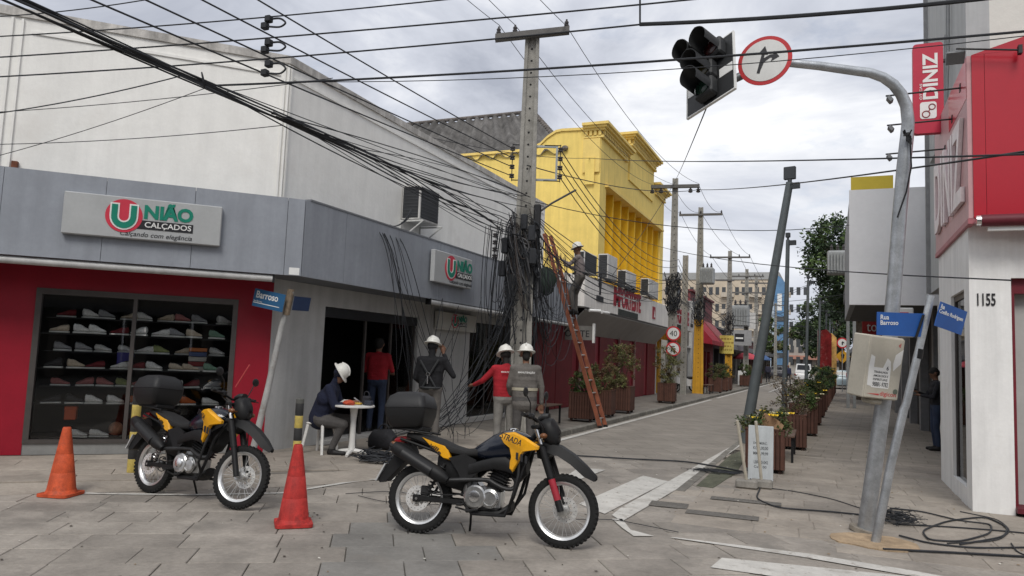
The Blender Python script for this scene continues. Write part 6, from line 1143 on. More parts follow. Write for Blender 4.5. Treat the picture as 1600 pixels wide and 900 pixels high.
sp=PG(512,707,.07); sp=Vector((tp.x-.50,tp.y-.10,.07)); t=T('plastic_stool',sp,0,'pale plastic stool under the seated man','stool'); mb=MB(); mb.rbox(-.16,.16,-.16,.16,.42,.45,.015); build(mb,'seat',PL,t,world=False)
for sx in (-1,1):
    for sy in (-1,1): mb=MB(); mb.tube([(sx*.13,sy*.13,.42),(sx*.19,sy*.19,0)],[.025,.02],6); build(mb,'leg',PL,t,world=False)
mb=MB(); p=PG(598,702,.07); 
mb.loft([(-.22,0,.10,0,.22),(-.15,0,.14,0,.30),(.1,0,.15,0,.32),(.22,0,.10,0,.22)],14,2.6); mb.v=[tuple(Vector(v)+p) for v in mb.v]; mb.tube(bez([p+Vector((-.1,0,.3)),p+Vector((-.05,0,.42)),p+Vector((.08,0,.42)),p+Vector((.1,0,.3))],8),.012,6); build(mb,'tool_bag',M('bag_black',(.015,.015,.018),.8,0,.2,9,.4,30),label='black tool bag on the pavement behind the table',cat='bag')
# ================================================================ AIR CONDITIONERS, LADDER, BOARD
ACW=M('ac_white',(.55,.54,.52),.6,0,.1,5,streak=.2); GRL=M('ac_grille',(.025,.027,.03),.6)
def acunit(F,x,z,w_,h,d,label,front='front',frame=True):
    o=F@Vector((x+w_/2,-d/2,z)); t=T('air_conditioner',o,0,label,'air conditioner','air conditioners'); mb=MB(); mb.M=F; mb.rbox(x,x+w_,-d,0,z,z+h,.015); build(mb,'casing',ACW,t)
    bx={'front':(x+.04,x+w_-.04,-d-.008,-d-.001,z+.04,z+h-.04),'left':(x-.008,x-.001,-d+.03,-.03,z+.04,z+h-.04)}
    for k in (('front','left') if front=='both' else (front,)):
        mb=MB(); mb.M=F; mb.box(*bx[k]); g_=build(mb,'grille',GRL,t,smooth=0); mb=MB(); mb.M=F; b=bx[k]; n=9
        for i in range(n):
            zz=b[4]+(b[5]-b[4])*(i+.3)/n
            if k=='front': mb.box(b[0],b[1],b[2]-.006,b[2],zz,zz+.012)
            else: mb.box(b[0]-.006,b[0],b[2],b[3],zz,zz+.012)
        build(mb,'grille_slats',M('ac_slat_dark',(.05,.052,.056),.6),g_,smooth=0,kind='stuff')
    if frame:
        for xx in (x-.02,x+w_-.02):
            mb=MB(); mb.M=F; mb.tube([(xx,.0,z-.03),(xx,-d-.1,z-.03)],.018,6); mb.tube([(xx,-d-.1,z-.03),(xx,0,z-.4)],.015,6); mb.tube([(xx,0,z-.4),(xx,0,z)],.015,6); build(mb,'bracket',M('bracket_white',(.5,.5,.48),.6),t)
acunit(FR(XW+.05,12.05,90),0,4.13,.75,.68,.40,'black grilled air conditioner on a white bracket above the grey fascia','both'); F=FR(-7.3,0,90)
acunit(F,21.6,4.28,1.3,.65,.35,'black fronted air conditioner beside the ladder worker','both',False); acunit(F,24.2,4.35,1.2,.85,.35,'pale air conditioner with dark side under the yellow wall','left',False); acunit(F,26.7,4.25,1.5,.7,.35,'second pale air conditioner on the white fascia top','left',False); acunit(F,30.4,4.3,1.9,.75,.35,'third pale air conditioner near the second pole','left',False)
mb=MB(); mb.M=F
for k in range(14): mb.tube(bez([(21+rg.uniform(0,9),-.2,4.25),(22+rg.uniform(0,9),-.5,4.3+rg.uniform(-.2,.4)),(23+rg.uniform(0,9),-.4,4.3)],8),rg.uniform(.012,.03),5)
build(mb,'loose_cables',CABLE,label='loose dark cables heaped along the white fascia top',cat='cables',kind='stuff')
mb=MB(); mb.M=FR(-6.95,0,90)
mb.cyl((14.9,.05,3.72),(14.9,.05,4.4),.015,n=6)
t=build(mb,'insulator_stand',BLACK,label='upright rack of dark spool insulators on the grey fascia top',cat='insulator rack')
for k in range(4): mb=MB(); mb.M=FR(-6.95,0,90); mb.lathe([(.03,-.05),(.06,-.04),(.06,-.012),(.03,0),(.06,.012),(.06,.04),(.03,.05)],(15.0,.0,3.82+.16*k),n=10); build(mb,'spool_insulator',INS,t)
# ladder: two rails and rungs, leaning towards the facade
LAD=M('ladder_orange_fibreglass',(.26,.085,.045),.6,0,.2,5,streak=.2); A=Vector((-4.95,17.2,0.01)); Bt=Vector((-6.42,16.9,4.62)); dv=Vector((.1,.98,0)).normalized()*.17
t=T('ladder',A,0,'long orange brown ladder leaning from the street kerb to the cables','ladder')
for s_ in (-1,1):
    mb=MB(); a,b_=A+dv*s_,Bt+dv*s_; K_=(b_-a).normalized(); n1_=Vector((0,1,0)).cross(K_).normalized()*.045; n2_=dv.normalized()*.018; mb.rings([[p+n1_+n2_,p-n1_+n2_,p-n1_-n2_,p+n1_-n2_] for p in (a,b_)]); build(mb,'rail',LAD,t,smooth=0)
for k in range(15): p=A.lerp(Bt,(k+.7)/15.6); mb=MB(); mb.cyl(p-dv,p+dv,.016,n=8); build(mb,'rung',ALU,t)
for s_ in (-1,1): mb=MB(); p=A+dv*s_; mb.rbox(p.x-.05,p.x+.05,p.y-.03,p.y+.03,0.003,.06,.01); build(mb,'foot',BLACK,t)
mb=MB(); p=Vector((-6.35,16.75,3.45)); mb.ell(p,.26,.24,.34,12,8); rg2=random.Random(2); mb.v=[(v[0]+rg2.uniform(-.03,.03),v[1]+rg2.uniform(-.03,.03),v[2]+rg2.uniform(-.02,.02)) for v in mb.v]; mb.tube(bez([p+Vector((-.1,0,.3)),p+Vector((0,0,.6)),p+Vector((.15,.05,.75))],6),.015,6); build(mb,'canvas_bag',M('bag_dark_green',(.02,.035,.025),.85,0,.2,6,.4,14),label='dark green work bag hanging on the ladder',cat='bag')
mb=MB(); q=Vector((-6.75,21.6,3.08)); mb.cyl(q,q+Vector((.28,.25,0)),.05,n=12); mb.cyl(q+Vector((.3,.3,-.03)),q+Vector((.45,.6,-.04)),.05,n=12); build(mb,'tube_lamps',M('lamp_white',(.75,.75,.74),.4),label='pair of white tubular lamps under the white fascia corner',cat='lamp')
# price board and sticks
p=PG(1188,751,.005); F=FR(p.x,p.y,2,.006); t=T('price_board',p,0,'white upright price board leaning on the nearest right planter','sign board'); mb=MB(); mb.M=F@Matrix.Rotation(math.radians(-4),4,'X'); mb.rbox(-.17,.17,.0,.03,0,.76,.006); build(mb,'board',M('board_pale_blue_white',(.52,.55,.56),.6,0,.08,5,streak=.15),t)
Ft=F@Matrix.Rotation(math.radians(-4),4,'X')
for s_,x,z,wd,ht in (('DO MERC.',-.10,.50,.19,.032),('KG 8,00,00',-.10,.42,.2,.05),('MM 2,99,99',-.10,.345,.2,.05),('LBR 00-042',-.09,.23,.19,.045),('Cx.   00',-.09,.17,.17,.035)): text(s_,Ft,x,-.001,z,wd,ht,M('board_ink',(.08,.085,.09),.7),'lettering',t,.001,.012)
for a,b_,lab in (((1166,765),(1152,657),'left wooden stake standing in a concrete block by the lamp post'),((1189,765),(1181,658),'right wooden stake in a concrete block before the price board')):
    g=PG(a[0]+1,a[1]-3,.005)+Vector((0,-.03,0)); dd=(g-CAM).dot(FW); t=T('wooden_stake',g,0,lab,'stake','stakes in concrete blocks'); mb=MB(); mb.tube([g+Vector((0,0,.08)),PD(b_[0],b_[1],dd)],.020,8); build(mb,'stake',M('pale_wood',(.46,.42,.34),.8,0,.15,9),t); mb=MB(); mb.rbox(g.x-.14,g.x+.14,g.y-.07,g.y+.07,.004,.115,.02); build(mb,'concrete_block',M('block_concrete',(.25,.235,.21),.95,0,.2,9,.4,30),t)
p=PG(1200,668,.6); mb=MB(); mb.M=Matrix.Translation((-.88,12.0,.75))@Matrix.Rotation(.5,4,'Y')@Matrix.Rotation(.4,4,'Z'); mb.rbox(-.11,.11,-.01,.01,-.1,.12,.004); mb.add([(.11,-.01,-.1),(.2,-.1,-.08),(.2,-.1,.1),(.11,-.01,.12)],[(0,1,2,3)]); build(mb,'cardboard_piece',M('cardboard',(.34,.21,.12),.9,0,.1,9),label='folded piece of cardboard stuck in the nearest right planter',cat='cardboard',smooth=0)
# ================================================================ FAR STREET LIFE
def car(x,y,h,label,col):
    t=T('parked_car',(x,y,0.0),0,label,'car'); m=M('car_'+label.split()[0],col,.35,.1,.04,3,coat=.3); mb=MB(); rs=[]
    for yy,z0,z1,w_ in ((-2.1,.35,.75,.72),(-2.0,.28,.95,.84),(-1.2,.26,1.02,.88),(0,.26,1.02,.88),(1.2,.26,1.0,.88),(2.0,.3,.9,.84),(2.15,.36,.75,.7)): rs.append([(-w_,yy,z0),(w_,yy,z0),(w_*1.02,yy,(z0+z1)/2),(w_*.95,yy,z1),(-w_*.95,yy,z1),(-w_*1.02,yy,(z0+z1)/2)])
    mb.rings(rs); build(mb,'body',m,t,world=False); mb=MB(); mb.rings([[(-w_,yy,1.0),(w_,yy,1.0),(w_*.86,yy+dy,z1),(-w_*.86,yy+dy,z1)] for yy,dy,z1,w_ in ((-1.9,.25,h-.05,.8),(-1.2,0,h,.8),(.4,0,h,.8),(1.2,-.5,h-.08,.8))]); build(mb,'cabin',m,t,world=False,smooth=25)
    mb=MB(); mb.add([(-.66,-1.86,1.06),(.66,-1.86,1.06),(.58,-1.72,h-.12),(-.58,-1.72,h-.12)],[(0,1,2,3)]); build(mb,'rear_window',M('car_glass',(.02,.022,.025),.1),t,world=False,smooth=0)
    for sx in (-1,1):
        for yy in (-1.35,1.35): mb=MB(); mb.lathe([(.2,-.1),(.31,-.1),(.32,-.05),(.32,.05),(.31,.1),(.2,.1)],(sx*.78,yy,.32),(1,0,0),18); build(mb,'wheel',RUBBER,t,world=False)
        mb=MB(); mb.box(sx*.78-.08,sx*.78+.05,-2.13,-2.05,.7,.9); build(mb,'tail_light',REDL,t,world=False,smooth=0)
car(-2.6,86,1.95,'white van parked far down the street',(.6,.6,.6)); car(.6,66,1.5,'pale blue car parked beyond the right planters',(.3,.38,.42)); car(-6.0,98,1.6,'dark car far down on the left',(.04,.04,.05))
def scooter(x,y,rz,label):
    t=T('parked_scooter',(x,y,.06),rz,label,'scooter','parked scooters'); WHS=M('scooter_white',(.55,.55,.55),.4)
    for yy in (0,1.2): mb=MB(); mb.torus((0,yy,.27),(1,0,0),.23,.045,24,8); w_=build(mb,'wheel',RUBBER,t,world=False); mb=MB(); mb.torus((0,yy,.27),(1,0,0),.19,.012,24,6); mb.cyl((-.05,yy,.27),(.05,yy,.27),.05,n=12); build(mb,'rim',ALU,w_,world=False)
    mb=MB(); mb.rings([[(-.14*k,yy,z0),(.14*k,yy,z0),(.12*k,yy,z1),(-.12*k,yy,z1)] for yy,z0,z1,k in ((.95,.35,.62,1),(.6,.35,.72,1.1),(.3,.5,.85,.7),(.1,.45,.95,.8),(-.05,.5,1.0,1.1),(-.12,.6,.9,.6))]); build(mb,'body',WHS,t,world=False); mb=MB(); mb.rbox(-.13,.13,.5,1.3,.7,.8,.04); build(mb,'seat',SEATM,t,world=False); mb=MB(); mb.tube([(-.35,.12,1.05),(0,.05,1.0),(.35,.12,1.05)],.015,6); mb.tube([(0,.02,.27),(0,.08,1.0)],.025,6); build(mb,'handlebar',BLACK,t,world=False)
scooter(-7.3,38.6,-.9,'white scooter parked in the garage opening beside the yellow pole'); scooter(-7.7,40.2,-.8,'second scooter behind the yellow pole')
for x,y,c,lab in ((-6.3,63,(.45,.06,.08),'pink red parasol over the far left stall'),(-5.6,66,(.05,.10,.22),'blue parasol beside the pink one far left')):
    t=T('parasol',(x,y,.07),0,lab,'parasol','parasols'); mb=MB(); mb.lathe([(1.05,2.0),(1.0,2.12),(.6,2.4),(.02,2.58)],(0,0,0),n=8,cap=False); build(mb,'canopy',M('parasol_'+lab.split()[0],c,.8),t,world=False,smooth=0); mb=MB(); mb.cyl((0,0,0),(0,0,2.5),.025,n=8); build(mb,'pole',ALU,t,world=False)
t=T('stand_board',(-5.9,56.5,.07),0,'small white pavement board before the far left stall','sign board'); mb=MB(); mb.rbox(-.3,.3,-.02,.02,.05,1.1,.01); build(mb,'board',SWHT,t,world=False); mb=MB(); mb.box(-.15,.15,-.03,-.021,.3,.8); build(mb,'picture',M('board_pic',(.3,.28,.2),.7),t,world=False,smooth=0)
for k,(x,y,c,lab) in enumerate(((-.3,48,(.5,.05,.05),'tall red and white advertising flag over the right planters'),(.0,53,(.55,.32,.1),'yellow orange advertising flag behind the red one'))):
    t=T('advertising_flag',(x,y,.01),0,lab,'flag'); mb=MB(); mb.prism([(-.38,.5),(.38,.5),(.38,3.6),(.1,3.9),(-.38,3.8)],-.01,.01,'xz'); build(mb,'cloth',M('flag_%d'%k,c,.8,0,.4,2.5,stain=((.6,.55,.5),2)),t,world=False,smooth=0); mb=MB(); mb.cyl((-.4,0,0),(-.4,0,3.9),.02,n=6); build(mb,'pole',ALU,t,world=False)
for x,y,kind,lab in ((.75,55,'ban','round white road sign far along the right pavement'),(.78,55.2,'dia','yellow diamond warning sign under the round sign far right')):
    t=T('road_sign',(x,y,2.2),0,lab,'road sign'); F=FR(x,y,0)
    if kind=='ban': disc((0,3.35),.36,F,.01,t,RSR,'sign_rim'); disc((0,3.35),.27,F,.004,t,RSW_,'sign_face',.011); mb=MB(); mb.M=F; mb.prism([(-.04,3.2),(.04,3.2),(.04,3.33),(.16,3.33),(.02,3.47),(-.04,3.4)],-.016,-.019,'xz'); build(mb,'arrow',SBLK,t,smooth=0); mb=MB(); mb.cyl((x,y+.05,.03),(x,y+.05,3.7),.03,n=8); build(mb,'post',STEEL,t)
    else:
        mb=MB(); mb.M=F; mb.prism([(-.48,2.45),(0,1.97),(.48,2.45),(0,2.93)],-.02,-.01,'xz'); build(mb,'sign_plate',YEL,t,smooth=0); mb=MB(); mb.M=F; mb.prism([(-.06,2.3),(.06,2.3),(.12,2.55),(0,2.66),(-.12,2.55)],-.024,-.0205,'xz'); build(mb,'symbol',SBLK,t,smooth=0)
# ================================================================ PEOPLE (each body one continuous mesh)
SKIN=M('skin_brown',(.17,.085,.052),.6,0,.1,12); HELM=M('helmet_white',(.68,.67,.62),.4,0,.05,6); HAIRM=M('hair_black',(.012,.010,.009),.8)
def cloth(n,c): return M('cloth_'+n,c,.9,0,.2,5,.85,13)
def roundcone(mb,p,q,r1,r2,n=10):
    p,q=Vector(p),Vector(q); d=q-p; L_=max(d.length,1e-4); d=d/L_; pts=[];rs=[]
    for a in (-90,-60,-30): pts.append(p+d*r1*math.sin(math.radians(a))); rs.append(max(r1*math.cos(math.radians(a)),1e-3))
    pts+= [p,q]; rs+=[r1,r2]
    for a in (30,60,90): pts.append(q+d*r2*math.sin(math.radians(a))); rs.append(max(r2*math.cos(math.radians(a)),1e-3))
    ax=d.orthogonal().normalized(); bx=d.cross(ax); mb.rings([[c+(ax*math.cos(2*math.pi*j/n)+bx*math.sin(2*math.pi*j/n))*r for j in range(n)] for c,r in zip(pts,rs)])
def person(label,loc,yaw,J,C,helmet=None,vox=.011,extra=None,lod=1.,scale=1.,gender=1.,hands=None,group=None):
    """J: joints in local metres (x right, y forward, z up). C: list of materials [shirt,pants,skin,shoe,hair]"""
    V={k:Vector(v) for k,v in J.items()}
    t=T('person',loc,math.radians(yaw),label,'person',group); t.scale=(scale,)*3
    pr=[]  # (p,q,r1,r2,mat)
    P,C_,Nk,H=V['P'],V['C'],V['N'],V['H']; side=(V['SR']-V['SL']).normalized(); hs=(V['HR']-V['HL']).normalized()
    pr.append((P-hs*.075,P+hs*.075,.122,.122,1)); mid=P.lerp(C_,.5); pr.append((mid-side*.065,mid+side*.065,.118,.118,0)); pr.append((C_-side*.085,C_+side*.085,.128,.128,0)); pr.append((P.lerp(C_,.2)-hs*.07,P.lerp(C_,.2)+hs*.07,.122,.122,0))
    up=C_.lerp(Nk,.55)
    for q in range(9):
        f=q/8; c_=P.lerp(up,f); sd=hs.lerp(side,f); hw_=.075+.02*f**2; pr.append((c_-sd*hw_,c_+sd*hw_,.120-.012*f**3+(.004 if f<.9 else 0),.120-.012*f**3,0 if q>0 else 1))
    pr.append((up-side*.09,up+side*.09,.095,.095,0)); pr.append((V['SL'],V['SR'],.068,.068,0)); pr.append((C_,Nk,.085,.062,0)); pr.append((Nk,H-(H-Nk)*.15,.055,.053,4 if C.get('hood') else 2))
    for s_ in 'LR':
        S,E_,W_,Hp,K_,A=V['S'+s_],V['E'+s_],V['W'+s_],V['H'+s_],V['K'+s_],V['A'+s_]
        sm=0; pr.append((S,E_,.060,.047,sm)); pr.append((E_,E_.lerp(W_,.92),.046,.036,2 if C.get('short') else 0)); pr.append((E_.lerp(W_,.93),W_,.030,.027,2))
        if C.get('short'): pr.append((S.lerp(E_,.75),E_,.046,.044,2))
        pr.append((Hp,K_,.092,.066,1)); pr.append((K_,A+Vector((0,0,.03)),.066,.052,1)); tn=V.get('T'+s_,A+Vector((0,.17,-.05))); pr.append((A+Vector((0,0,-.0)),A+Vector((0,-.03,-.035)),.05,.045,3)); pr.append((A+Vector((0,-.03,-.04)),tn,.046,.036,3))
        # hand: palm, four fingers, thumb
        fd=(W_-E_).normalized(); hd=V.get('D'+s_,fd).normalized(); sx=hd.cross(Vector((0,0,1)) if abs(hd.z)<.8 else Vector((0,1,0))).normalized(); nz_=sx.cross(hd)
        pc=W_+hd*.05; pr.append((W_+hd*.015,pc+hd*.025,.027,.030,2)); pr.append((W_+hd*.03+sx*.022,W_+hd*.085+sx*.025,.015,.014,2)); pr.append((W_+hd*.03-sx*.022,W_+hd*.085-sx*.025,.015,.014,2))
        cu=-1 if s_=='L' else 1
        for f in range(4):
            o=sx*(.033-.022*f); ln=(.036,.042,.040,.031)[f]; k0=W_+hd*.085+o; k1=k0+hd*ln+nz_*(-.010); k2=k1+hd*ln*.55-nz_*.022; pr.append((k0,k1,.0095,.009,2)); pr.append((k1,k2,.009,.008,2))
        th=sx*(-.03*cu)*1.; pr.append((W_+hd*.03+th,W_+hd*.065+th*1.9-nz_*.01,.013,.011,2)); pr.append((W_+hd*.065+th*1.9-nz_*.01,W_+hd*.10+th*1.8-nz_*.02,.011,.009,2))
    hf=V.get('F',Vector((0,1,0))).normalized(); hu=(H-Nk).normalized(); hu=(hu-hf*hu.dot(hf)).normalized(); hr=hf.cross(hu)
    hd_m=4 if C.get('hood') else 2
    pr.append((H+hu*.035-hf*.012,H+hu*.03+hf*.02,.088,.082,hd_m)); pr.append((H-hu*.02+hf*.035,H-hu*.065+hf*.052,.066,.046,2)); pr.append((H-hu*.005+hf*.093,H-hu*.03+hf*.112,.010,.014,2)); pr.append((H-hu*.062+hf*.092-hr*.018,H-hu*.062+hf*.092+hr*.018,.010,.010,2))
    for s_ in (-1,1): pr.append((H+hr*s_*.083-hu*.02,H+hr*s_*.086+hu*.02,.013,.016,hd_m))
    if C.get('hairy'): pr.append((H+hu*.055-hf*.02,H+hu*.05+hf*.01,.092,.088,4)); pr.append((H-hf*.045,H-hf*.04+hu*.05,.075,.08,4))
    if extra: pr+=extra(V)
    mb=MB()
    for p,q,a,b_,m in pr: roundcone(mb,p,q,a,b_)
    me=bpy.data.meshes.new('tmp'); me.from_pydata(mb.v,[],mb.f); o=bpy.data.objects.new('tmp',me); COL.objects.link(o)
    md=o.modifiers.new('r','REMESH'); md.mode='VOXEL'; md.voxel_size=vox*lod; sm=o.modifiers.new('s','SMOOTH'); sm.iterations=7; sm.factor=.5
    dg=bpy.context.evaluated_depsgraph_get(); m2=bpy.data.meshes.new_from_object(o.evaluated_get(dg)); bpy.data.objects.remove(o); bpy.data.meshes.remove(me)
    fc=np.array([f.center[:] for f in m2.polygons]); best=np.full(len(fc),1e9); mi=np.zeros(len(fc),int)
    for p,q,a,b_,m in pr:
        p_,q_=np.array(p),np.array(q); d=q_-p_; tt=np.clip(((fc-p_)@d)/max(d@d,1e-9),0,1); ds=np.linalg.norm(fc-(p_+tt[:,None]*d),axis=1)-(a+(b_-a)*tt); u_=ds<best-.0005; best[u_]=ds[u_]; mi[u_]=m
    for m in C['m']: m2.materials.append(m)
    m2.polygons.foreach_set('material_index',mi.astype(np.int32)); m2.polygons.foreach_set('use_smooth',[True]*len(m2.polygons)); m2.update()
    body=link('body',m2,t)
    if lod<1.5:
        for s_ in (-1,1): 
            mb=MB(); mb.ell(H+hf*.083+hr*s_*.032+hu*.0,.010,.010,.008,8,6); build(mb,'eye',M('eye_dark',(.02,.015,.012),.2),t,world=False)
            mb=MB(); mb.tube([H+hf*.090+hr*s_*.018+hu*.022,H+hf*.086+hr*s_*.045+hu*.024],.005,5); build(mb,'eyebrow',HAIRM,t,world=False)
    if helmet:
        tl=math.radians(helmet.get('tilt',0)); ax=(hu*math.cos(tl)+hf*math.sin(tl)).normalized(); c=H+hu*.055; fx=(hf-ax*hf.dot(ax)).normalized(); rx=fx.cross(ax); mb=MB(); rs=[]; n=28
        for z,k,br in ((-.004,1.0,1),(.0,1.02,1),(.006,1.0,1),(.012,.80,0),(.05,.775,0),(.085,.68,0),(.112,.50,0),(.128,.26,0),(.132,.01,0)):
            r=[]
            for j in range(n):
                a=2*math.pi*j/n; rf=.152*k; rl=.138*k
                if br: rf=.158*k+(.018 if math.cos(a)>.6 else 0); rl=.142*k
                r.append(c+ax*(z-(.012*math.cos(a)**2 if br else 0))+fx*rf*math.cos(a)+rx*rl*math.sin(a))
            rs.append(r)
        mb.rings(rs); mb.tube([c+ax*.135-fx*.11*0+fx*.10*math.cos(q)*0+fx*(.11-.22*i/8)+ax*(.0-.055*(abs(i-4)/4)**2) for i,q in enumerate([0]*9)],.012,6); he=build(mb,'helmet',HELM,t,world=False,smooth=50)
        if helmet.get('strap'): mb=MB(); mb.tube([c+rx*.1-ax*.02,c+rx*.085-ax*.10,H-hu*.1+hf*.04,c-rx*.085-ax*.10,c-rx*.1-ax*.02],.006,5); build(mb,'chin_strap',BLACK,t,world=False)
    return t,V
STAND=dict(P=(0,0,.96),C=(0,.0,1.27),N=(0,-.01,1.47),H=(0,.015,1.63),SL=(-.185,-.01,1.42),SR=(.185,-.01,1.42),EL=(-.235,-.03,1.14),ER=(.235,-.03,1.14),WL=(-.24,.06,.90),WR=(.24,.06,.90),HL=(-.095,0,.92),HR=(.095,0,.92),KL=(-.105,.02,.50),KR=(.105,.02,.50),AL=(-.11,-.02,.085),AR=(.11,-.02,.085))
def pose(**k): d=dict(STAND); d.update(k); return d
CAMR=math.degrees(HD)   # yaw for facing camera-away is 23.4 about z (local +y along view axis)
GREYU=cloth('grey_uniform',(.12,.11,.10)); REDU=cloth('red_shirt',(.30,.012,.02)); NAVYU=cloth('navy_jacket',(.010,.013,.032)); BLKU=cloth('black_jacket',(.010,.010,.012)); JEAN=cloth('jeans',(.028,.04,.075)); GPANT=cloth('grey_trousers',(.075,.07,.067)); BOOT=M('boot_black',(.012,.011,.011),.6); LPANT=cloth('pale_grey_trousers',(.19,.18,.165))
def cm(sh,pa,hair=HAIRM,skin=SKIN,**k): d=dict(m=[sh,pa,skin,BOOT,hair]); d.update(k); return d
# 1 seated man, profile facing right
sy=CAMR-90
sit=dict(P=(0,0,.52),C=(0,.09,.82),N=(0,.15,1.02),H=(0,.22,1.17),F=(0,.86,-.5),SL=(-.185,.13,.97),SR=(.185,.13,.97),EL=(-.22,.22,.72),ER=(.23,.24,.72),WL=(-.05,.43,.76),WR=(.06,.45,.78),DL=(.5,.8,.1),DR=(-.5,.8,.1),HL=(-.10,.03,.50),HR=(.10,.03,.50),KL=(-.15,.42,.50),KR=(.17,.36,.46),AL=(-.14,.46,.09),AR=(.16,.22,.09),TL=(-.15,.64,.04),TR=(.17,.40,.04))
t,V=person('seated worker in navy jacket and white helmet using a phone at the table',(sp.x,sp.y,.055),sy,sit,cm(NAVYU,GPANT,NAVYU,hood=True),dict(tilt=28,strap=1),scale=1.0,extra=lambda V:[(V['P']+Vector((0,-.02,0)),V['C']+Vector((0,-.02,0)),.175,.16,0),(V['C']-Vector((.1,.02,0)),V['C']+Vector((.1,-.02,0)),.145,.145,0),(V['SL'],V['EL'],.075,.06,0),(V['SR'],V['ER'],.075,.06,0),(V['P']+Vector((0,-.03,0)),V['P']+Vector((0,.05,.02)),.16,.15,1),(V['HL'],V['KL'],.11,.08,1),(V['HR'],V['KR'],.11,.08,1)])
mb=MB(); p=t.matrix_basis@Vector((0,.53,.82)); mb.M=Matrix.Translation(Vector((sp.x,sp.y,.055))+Matrix.Rotation(math.radians(sy),3,'Z')@Vector((0.0,.53,.80)))@Matrix.Rotation(math.radians(sy),4,'Z')@Matrix.Rotation(math.radians(-35),4,'X'); mb.rbox(-.037,.037,-.075,.075,-.005,.005,.004); build(mb,'phone',M('phone_silver',(.35,.35,.36),.3),label='phone held by the seated worker',cat='phone')
# 2 man in red shirt in the doorway
p=PX(584,690,-7.74); person('man in a red shirt and jeans standing in the dark shop doorway',(p.x,p.y,.085),CAMR-8,pose(ER=(.27,.03,1.16),WR=(.21,.26,1.12),EL=(-.25,.0,1.15),WL=(-.2,.22,1.05),F=(0,1,-.25)),cm(REDU,JEAN,hair=HAIRM,short=True),None,scale=1.0,extra=lambda V:[(V['H']+Vector((0,-.02,.05)),V['H']+Vector((0,.01,.05)),.093,.09,4),(V['H']+Vector((0,-.04,0)),V['H']+Vector((0,-.03,.05)),.078,.085,4)])
# 3 black jacket worker with phone at the ear
p=PG(668,702,.07); t,V=person('worker in black jacket and white helmet holding a phone to his ear',(p.x,p.y,.068),CAMR-5,pose(ER=(.36,.02,1.18),WR=(.17,.08,1.54),DR=(-.25,-.05,.8),EL=(-.26,.02,1.13),WL=(-.12,.2,.98),F=(.35,1,-.2)),cm(BLKU,GREYU,BLKU,hood=True),dict(tilt=8),scale=1.0)
mb=MB(); 
for a,b_,c_ in (((-.16,-.16,1.42),(-.02,-.165,1.2),(.10,-.14,1.0)),((.14,-.14,1.44),(.0,-.165,1.2),(-.1,-.14,1.0)),((-.15,.1,.98),(-.16,-.1,.98),(.0,-.15,.97))): mb.tube(bez([a,b_,c_],8),.018,6)
for q in range(16): pass
mb.torus((0,-.01,.985),(0,0,1),.165,.020,24,6); build(mb,'harness',M('harness_webbing',(.03,.032,.034),.7),t,world=False); mb=MB(); mb.torus((-.02,-.185,1.2),(0,1,0),.028,.007,14,6); mb.tube([(-.02,-.19,1.17),(-.02,-.19,1.05)],.010,6); build(mb,'harness_ring',CHROME,t,world=False); mb=MB(); mb.rbox(.145,.16,.06,.13,1.57,1.70,.005); build(mb,'phone',BLACK,t,world=False)
# 4 red and 5 grey workers seen from behind
p=PG(781,719); p5=PG(816,720)
t,V=person('worker in red shirt with grey sleeves and white helmet reaching to the left',(p.x-.02,p.y+.15,.0),CAMR+12,pose(EL=(-.36,.10,1.22),WL=(-.46,.33,1.14),DL=(-.4,.9,-.1),F=(-.3,1,-.3),H=(-.01,.03,1.63)),cm(REDU,LPANT,HAIRM,hood=True),dict(tilt=6),scale=.985); Fw=FR(-.11,-.131,0); text('MANUTENÇÃO',Fw,0,-.02,1.36,.22,.035,SWHT,'back_print',t,.006,.01,world=False)
t,V=person('worker in grey uniform with reflective band and white helmet, back to camera',(p5.x+.02,p5.y-.05,.0),CAMR+4,pose(EL=(-.25,.02,1.15),WL=(-.2,.15,.95),ER=(.26,-.02,1.14),WR=(.27,.04,.88),F=(.15,1,-.15)),cm(GREYU,GPANT,HAIRM,hood=False),dict(tilt=4),scale=1.0,extra=lambda V:[(Vector((-.072,-.0,.88)),Vector((.072,-.0,.88)),.128,.128,0),(V['H']+Vector((0,-.05,-.03)),V['H']+Vector((0,-.04,.03)),.06,.07,4)])
mb=MB(); rs=[]
for z in (1.085,1.13): rs.append([(.213*math.cos(a)*(1 if abs(math.cos(a))<.85 else .97),.137*math.sin(a)-.002,z) for a in [2*math.pi*j/28 for j in range(28)]])
mb.rings(rs,cap=False); build(mb,'reflective_band',M('band_beige',(.36,.33,.25),.5),t,world=False); text('MANUTENÇÃO',FR(-.13,-.131,0),0,-.022,1.345,.26,.04,SWHT,'back_print',t,.008,.012,world=False)
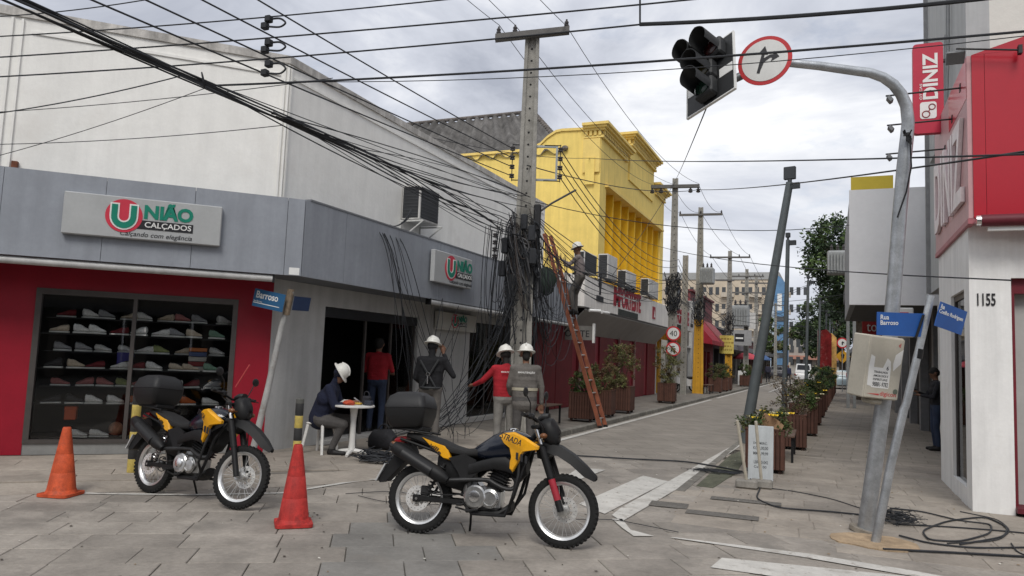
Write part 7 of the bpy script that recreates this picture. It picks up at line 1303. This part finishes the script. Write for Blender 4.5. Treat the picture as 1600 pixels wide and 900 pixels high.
# 6 ladder worker, facing -X (ladder on his left in picture)
up=Vector((-1.47,-.3,4.61)).normalized()
lad=dict(P=(0,0,.93),C=(0,.03,1.23),N=(0,.05,1.43),H=(0,.08,1.59),F=(0,1,-.15),SL=(-.18,.04,1.38),SR=(.18,.04,1.38),EL=(-.24,.22,1.20),ER=(.24,.20,1.16),WL=(-.17,.42,1.30),WR=(.17,.40,1.22),DL=(0,.6,.8),DR=(0,.6,.8),HL=(-.095,0,.90),HR=(.095,0,.90),KL=(-.10,.19,.56),KR=(.10,.12,.50),AL=(-.10,.13,.40-.28),AR=(.10,.10,.09))
lp=A.lerp(Bt,.57); lp=Vector((-5.58,17.03,2.66))
t,V=person('worker in grey uniform and white helmet standing high on the ladder',lp,90+8,lad,cm(M('cloth_grey_uniform_b',(.20,.17,.165),.9,0,.16,5,.7,16),GREYU,HAIRM),dict(tilt=10),scale=1.0)
mb=MB(); mb.torus((0,.01,1.0),(0,0,1),.165,.022,24,6); mb.tube(bez([(.15,.0,.98),(.22,.1,.7),(.2,.2,.75),(.1,.3,1.0)],10),.014,6); build(mb,'tool_belt',BLACK,t,world=False)
# 7 far pedestrians, 8 person with phone in the right doorway
p=Vector((-3.4,70,0)); person('far pedestrian in dark blue walking in the street',p,200,pose(KL=(-.1,.16,.5),AL=(-.1,.2,.085),KR=(.1,-.05,.5),AR=(.1,-.25,.1)),cm(cloth('dark_blue',(.02,.025,.06)),cloth('dark_pants',(.015,.015,.02))),None,lod=2.)
person('person with a phone leaning in the doorway behind the signal pole',(2.02,17.8,.006),CAMR+75,pose(P=(0,-.03,.95),ER=(.2,.12,1.14),WR=(.06,.33,1.22),EL=(-.22,.1,1.13),WL=(-.05,.3,1.16),F=(0,1,-.6)),cm(cloth('black_print_shirt',(.014,.014,.018)),JEAN,HAIRM,hairy=True),None,scale=.97,lod=1.2)
mb=MB(); mb.M=Matrix.Translation(Vector((2.02,17.8,1.245))+Matrix.Rotation(math.radians(CAMR+75),3,'Z')@Vector((0,.42,0)))@Matrix.Rotation(math.radians(CAMR+75),4,'Z'); mb.rbox(-.035,.035,-.07,.07,-.005,.005,.003); build(mb,'phone',BLACK,label='dark phone held by the person in the right doorway',cat='phone')
for x,y,c,lab in ((-6.6,62.3,(.02,.02,.02),'far dark figure by the pink parasol'),(-5.4,74,(.03,.03,.05),'far figure on the left pavement near the stall'),(1.3,58,(.5,.08,.15),'far person in pink on the right pavement')): person(lab,(x,y,.05),rg.uniform(0,360),pose(),cm(cloth('far_%d'%int(y),c),cloth('dark_pants',(.015,.015,.02)),hairy=True),None,lod=2.2)
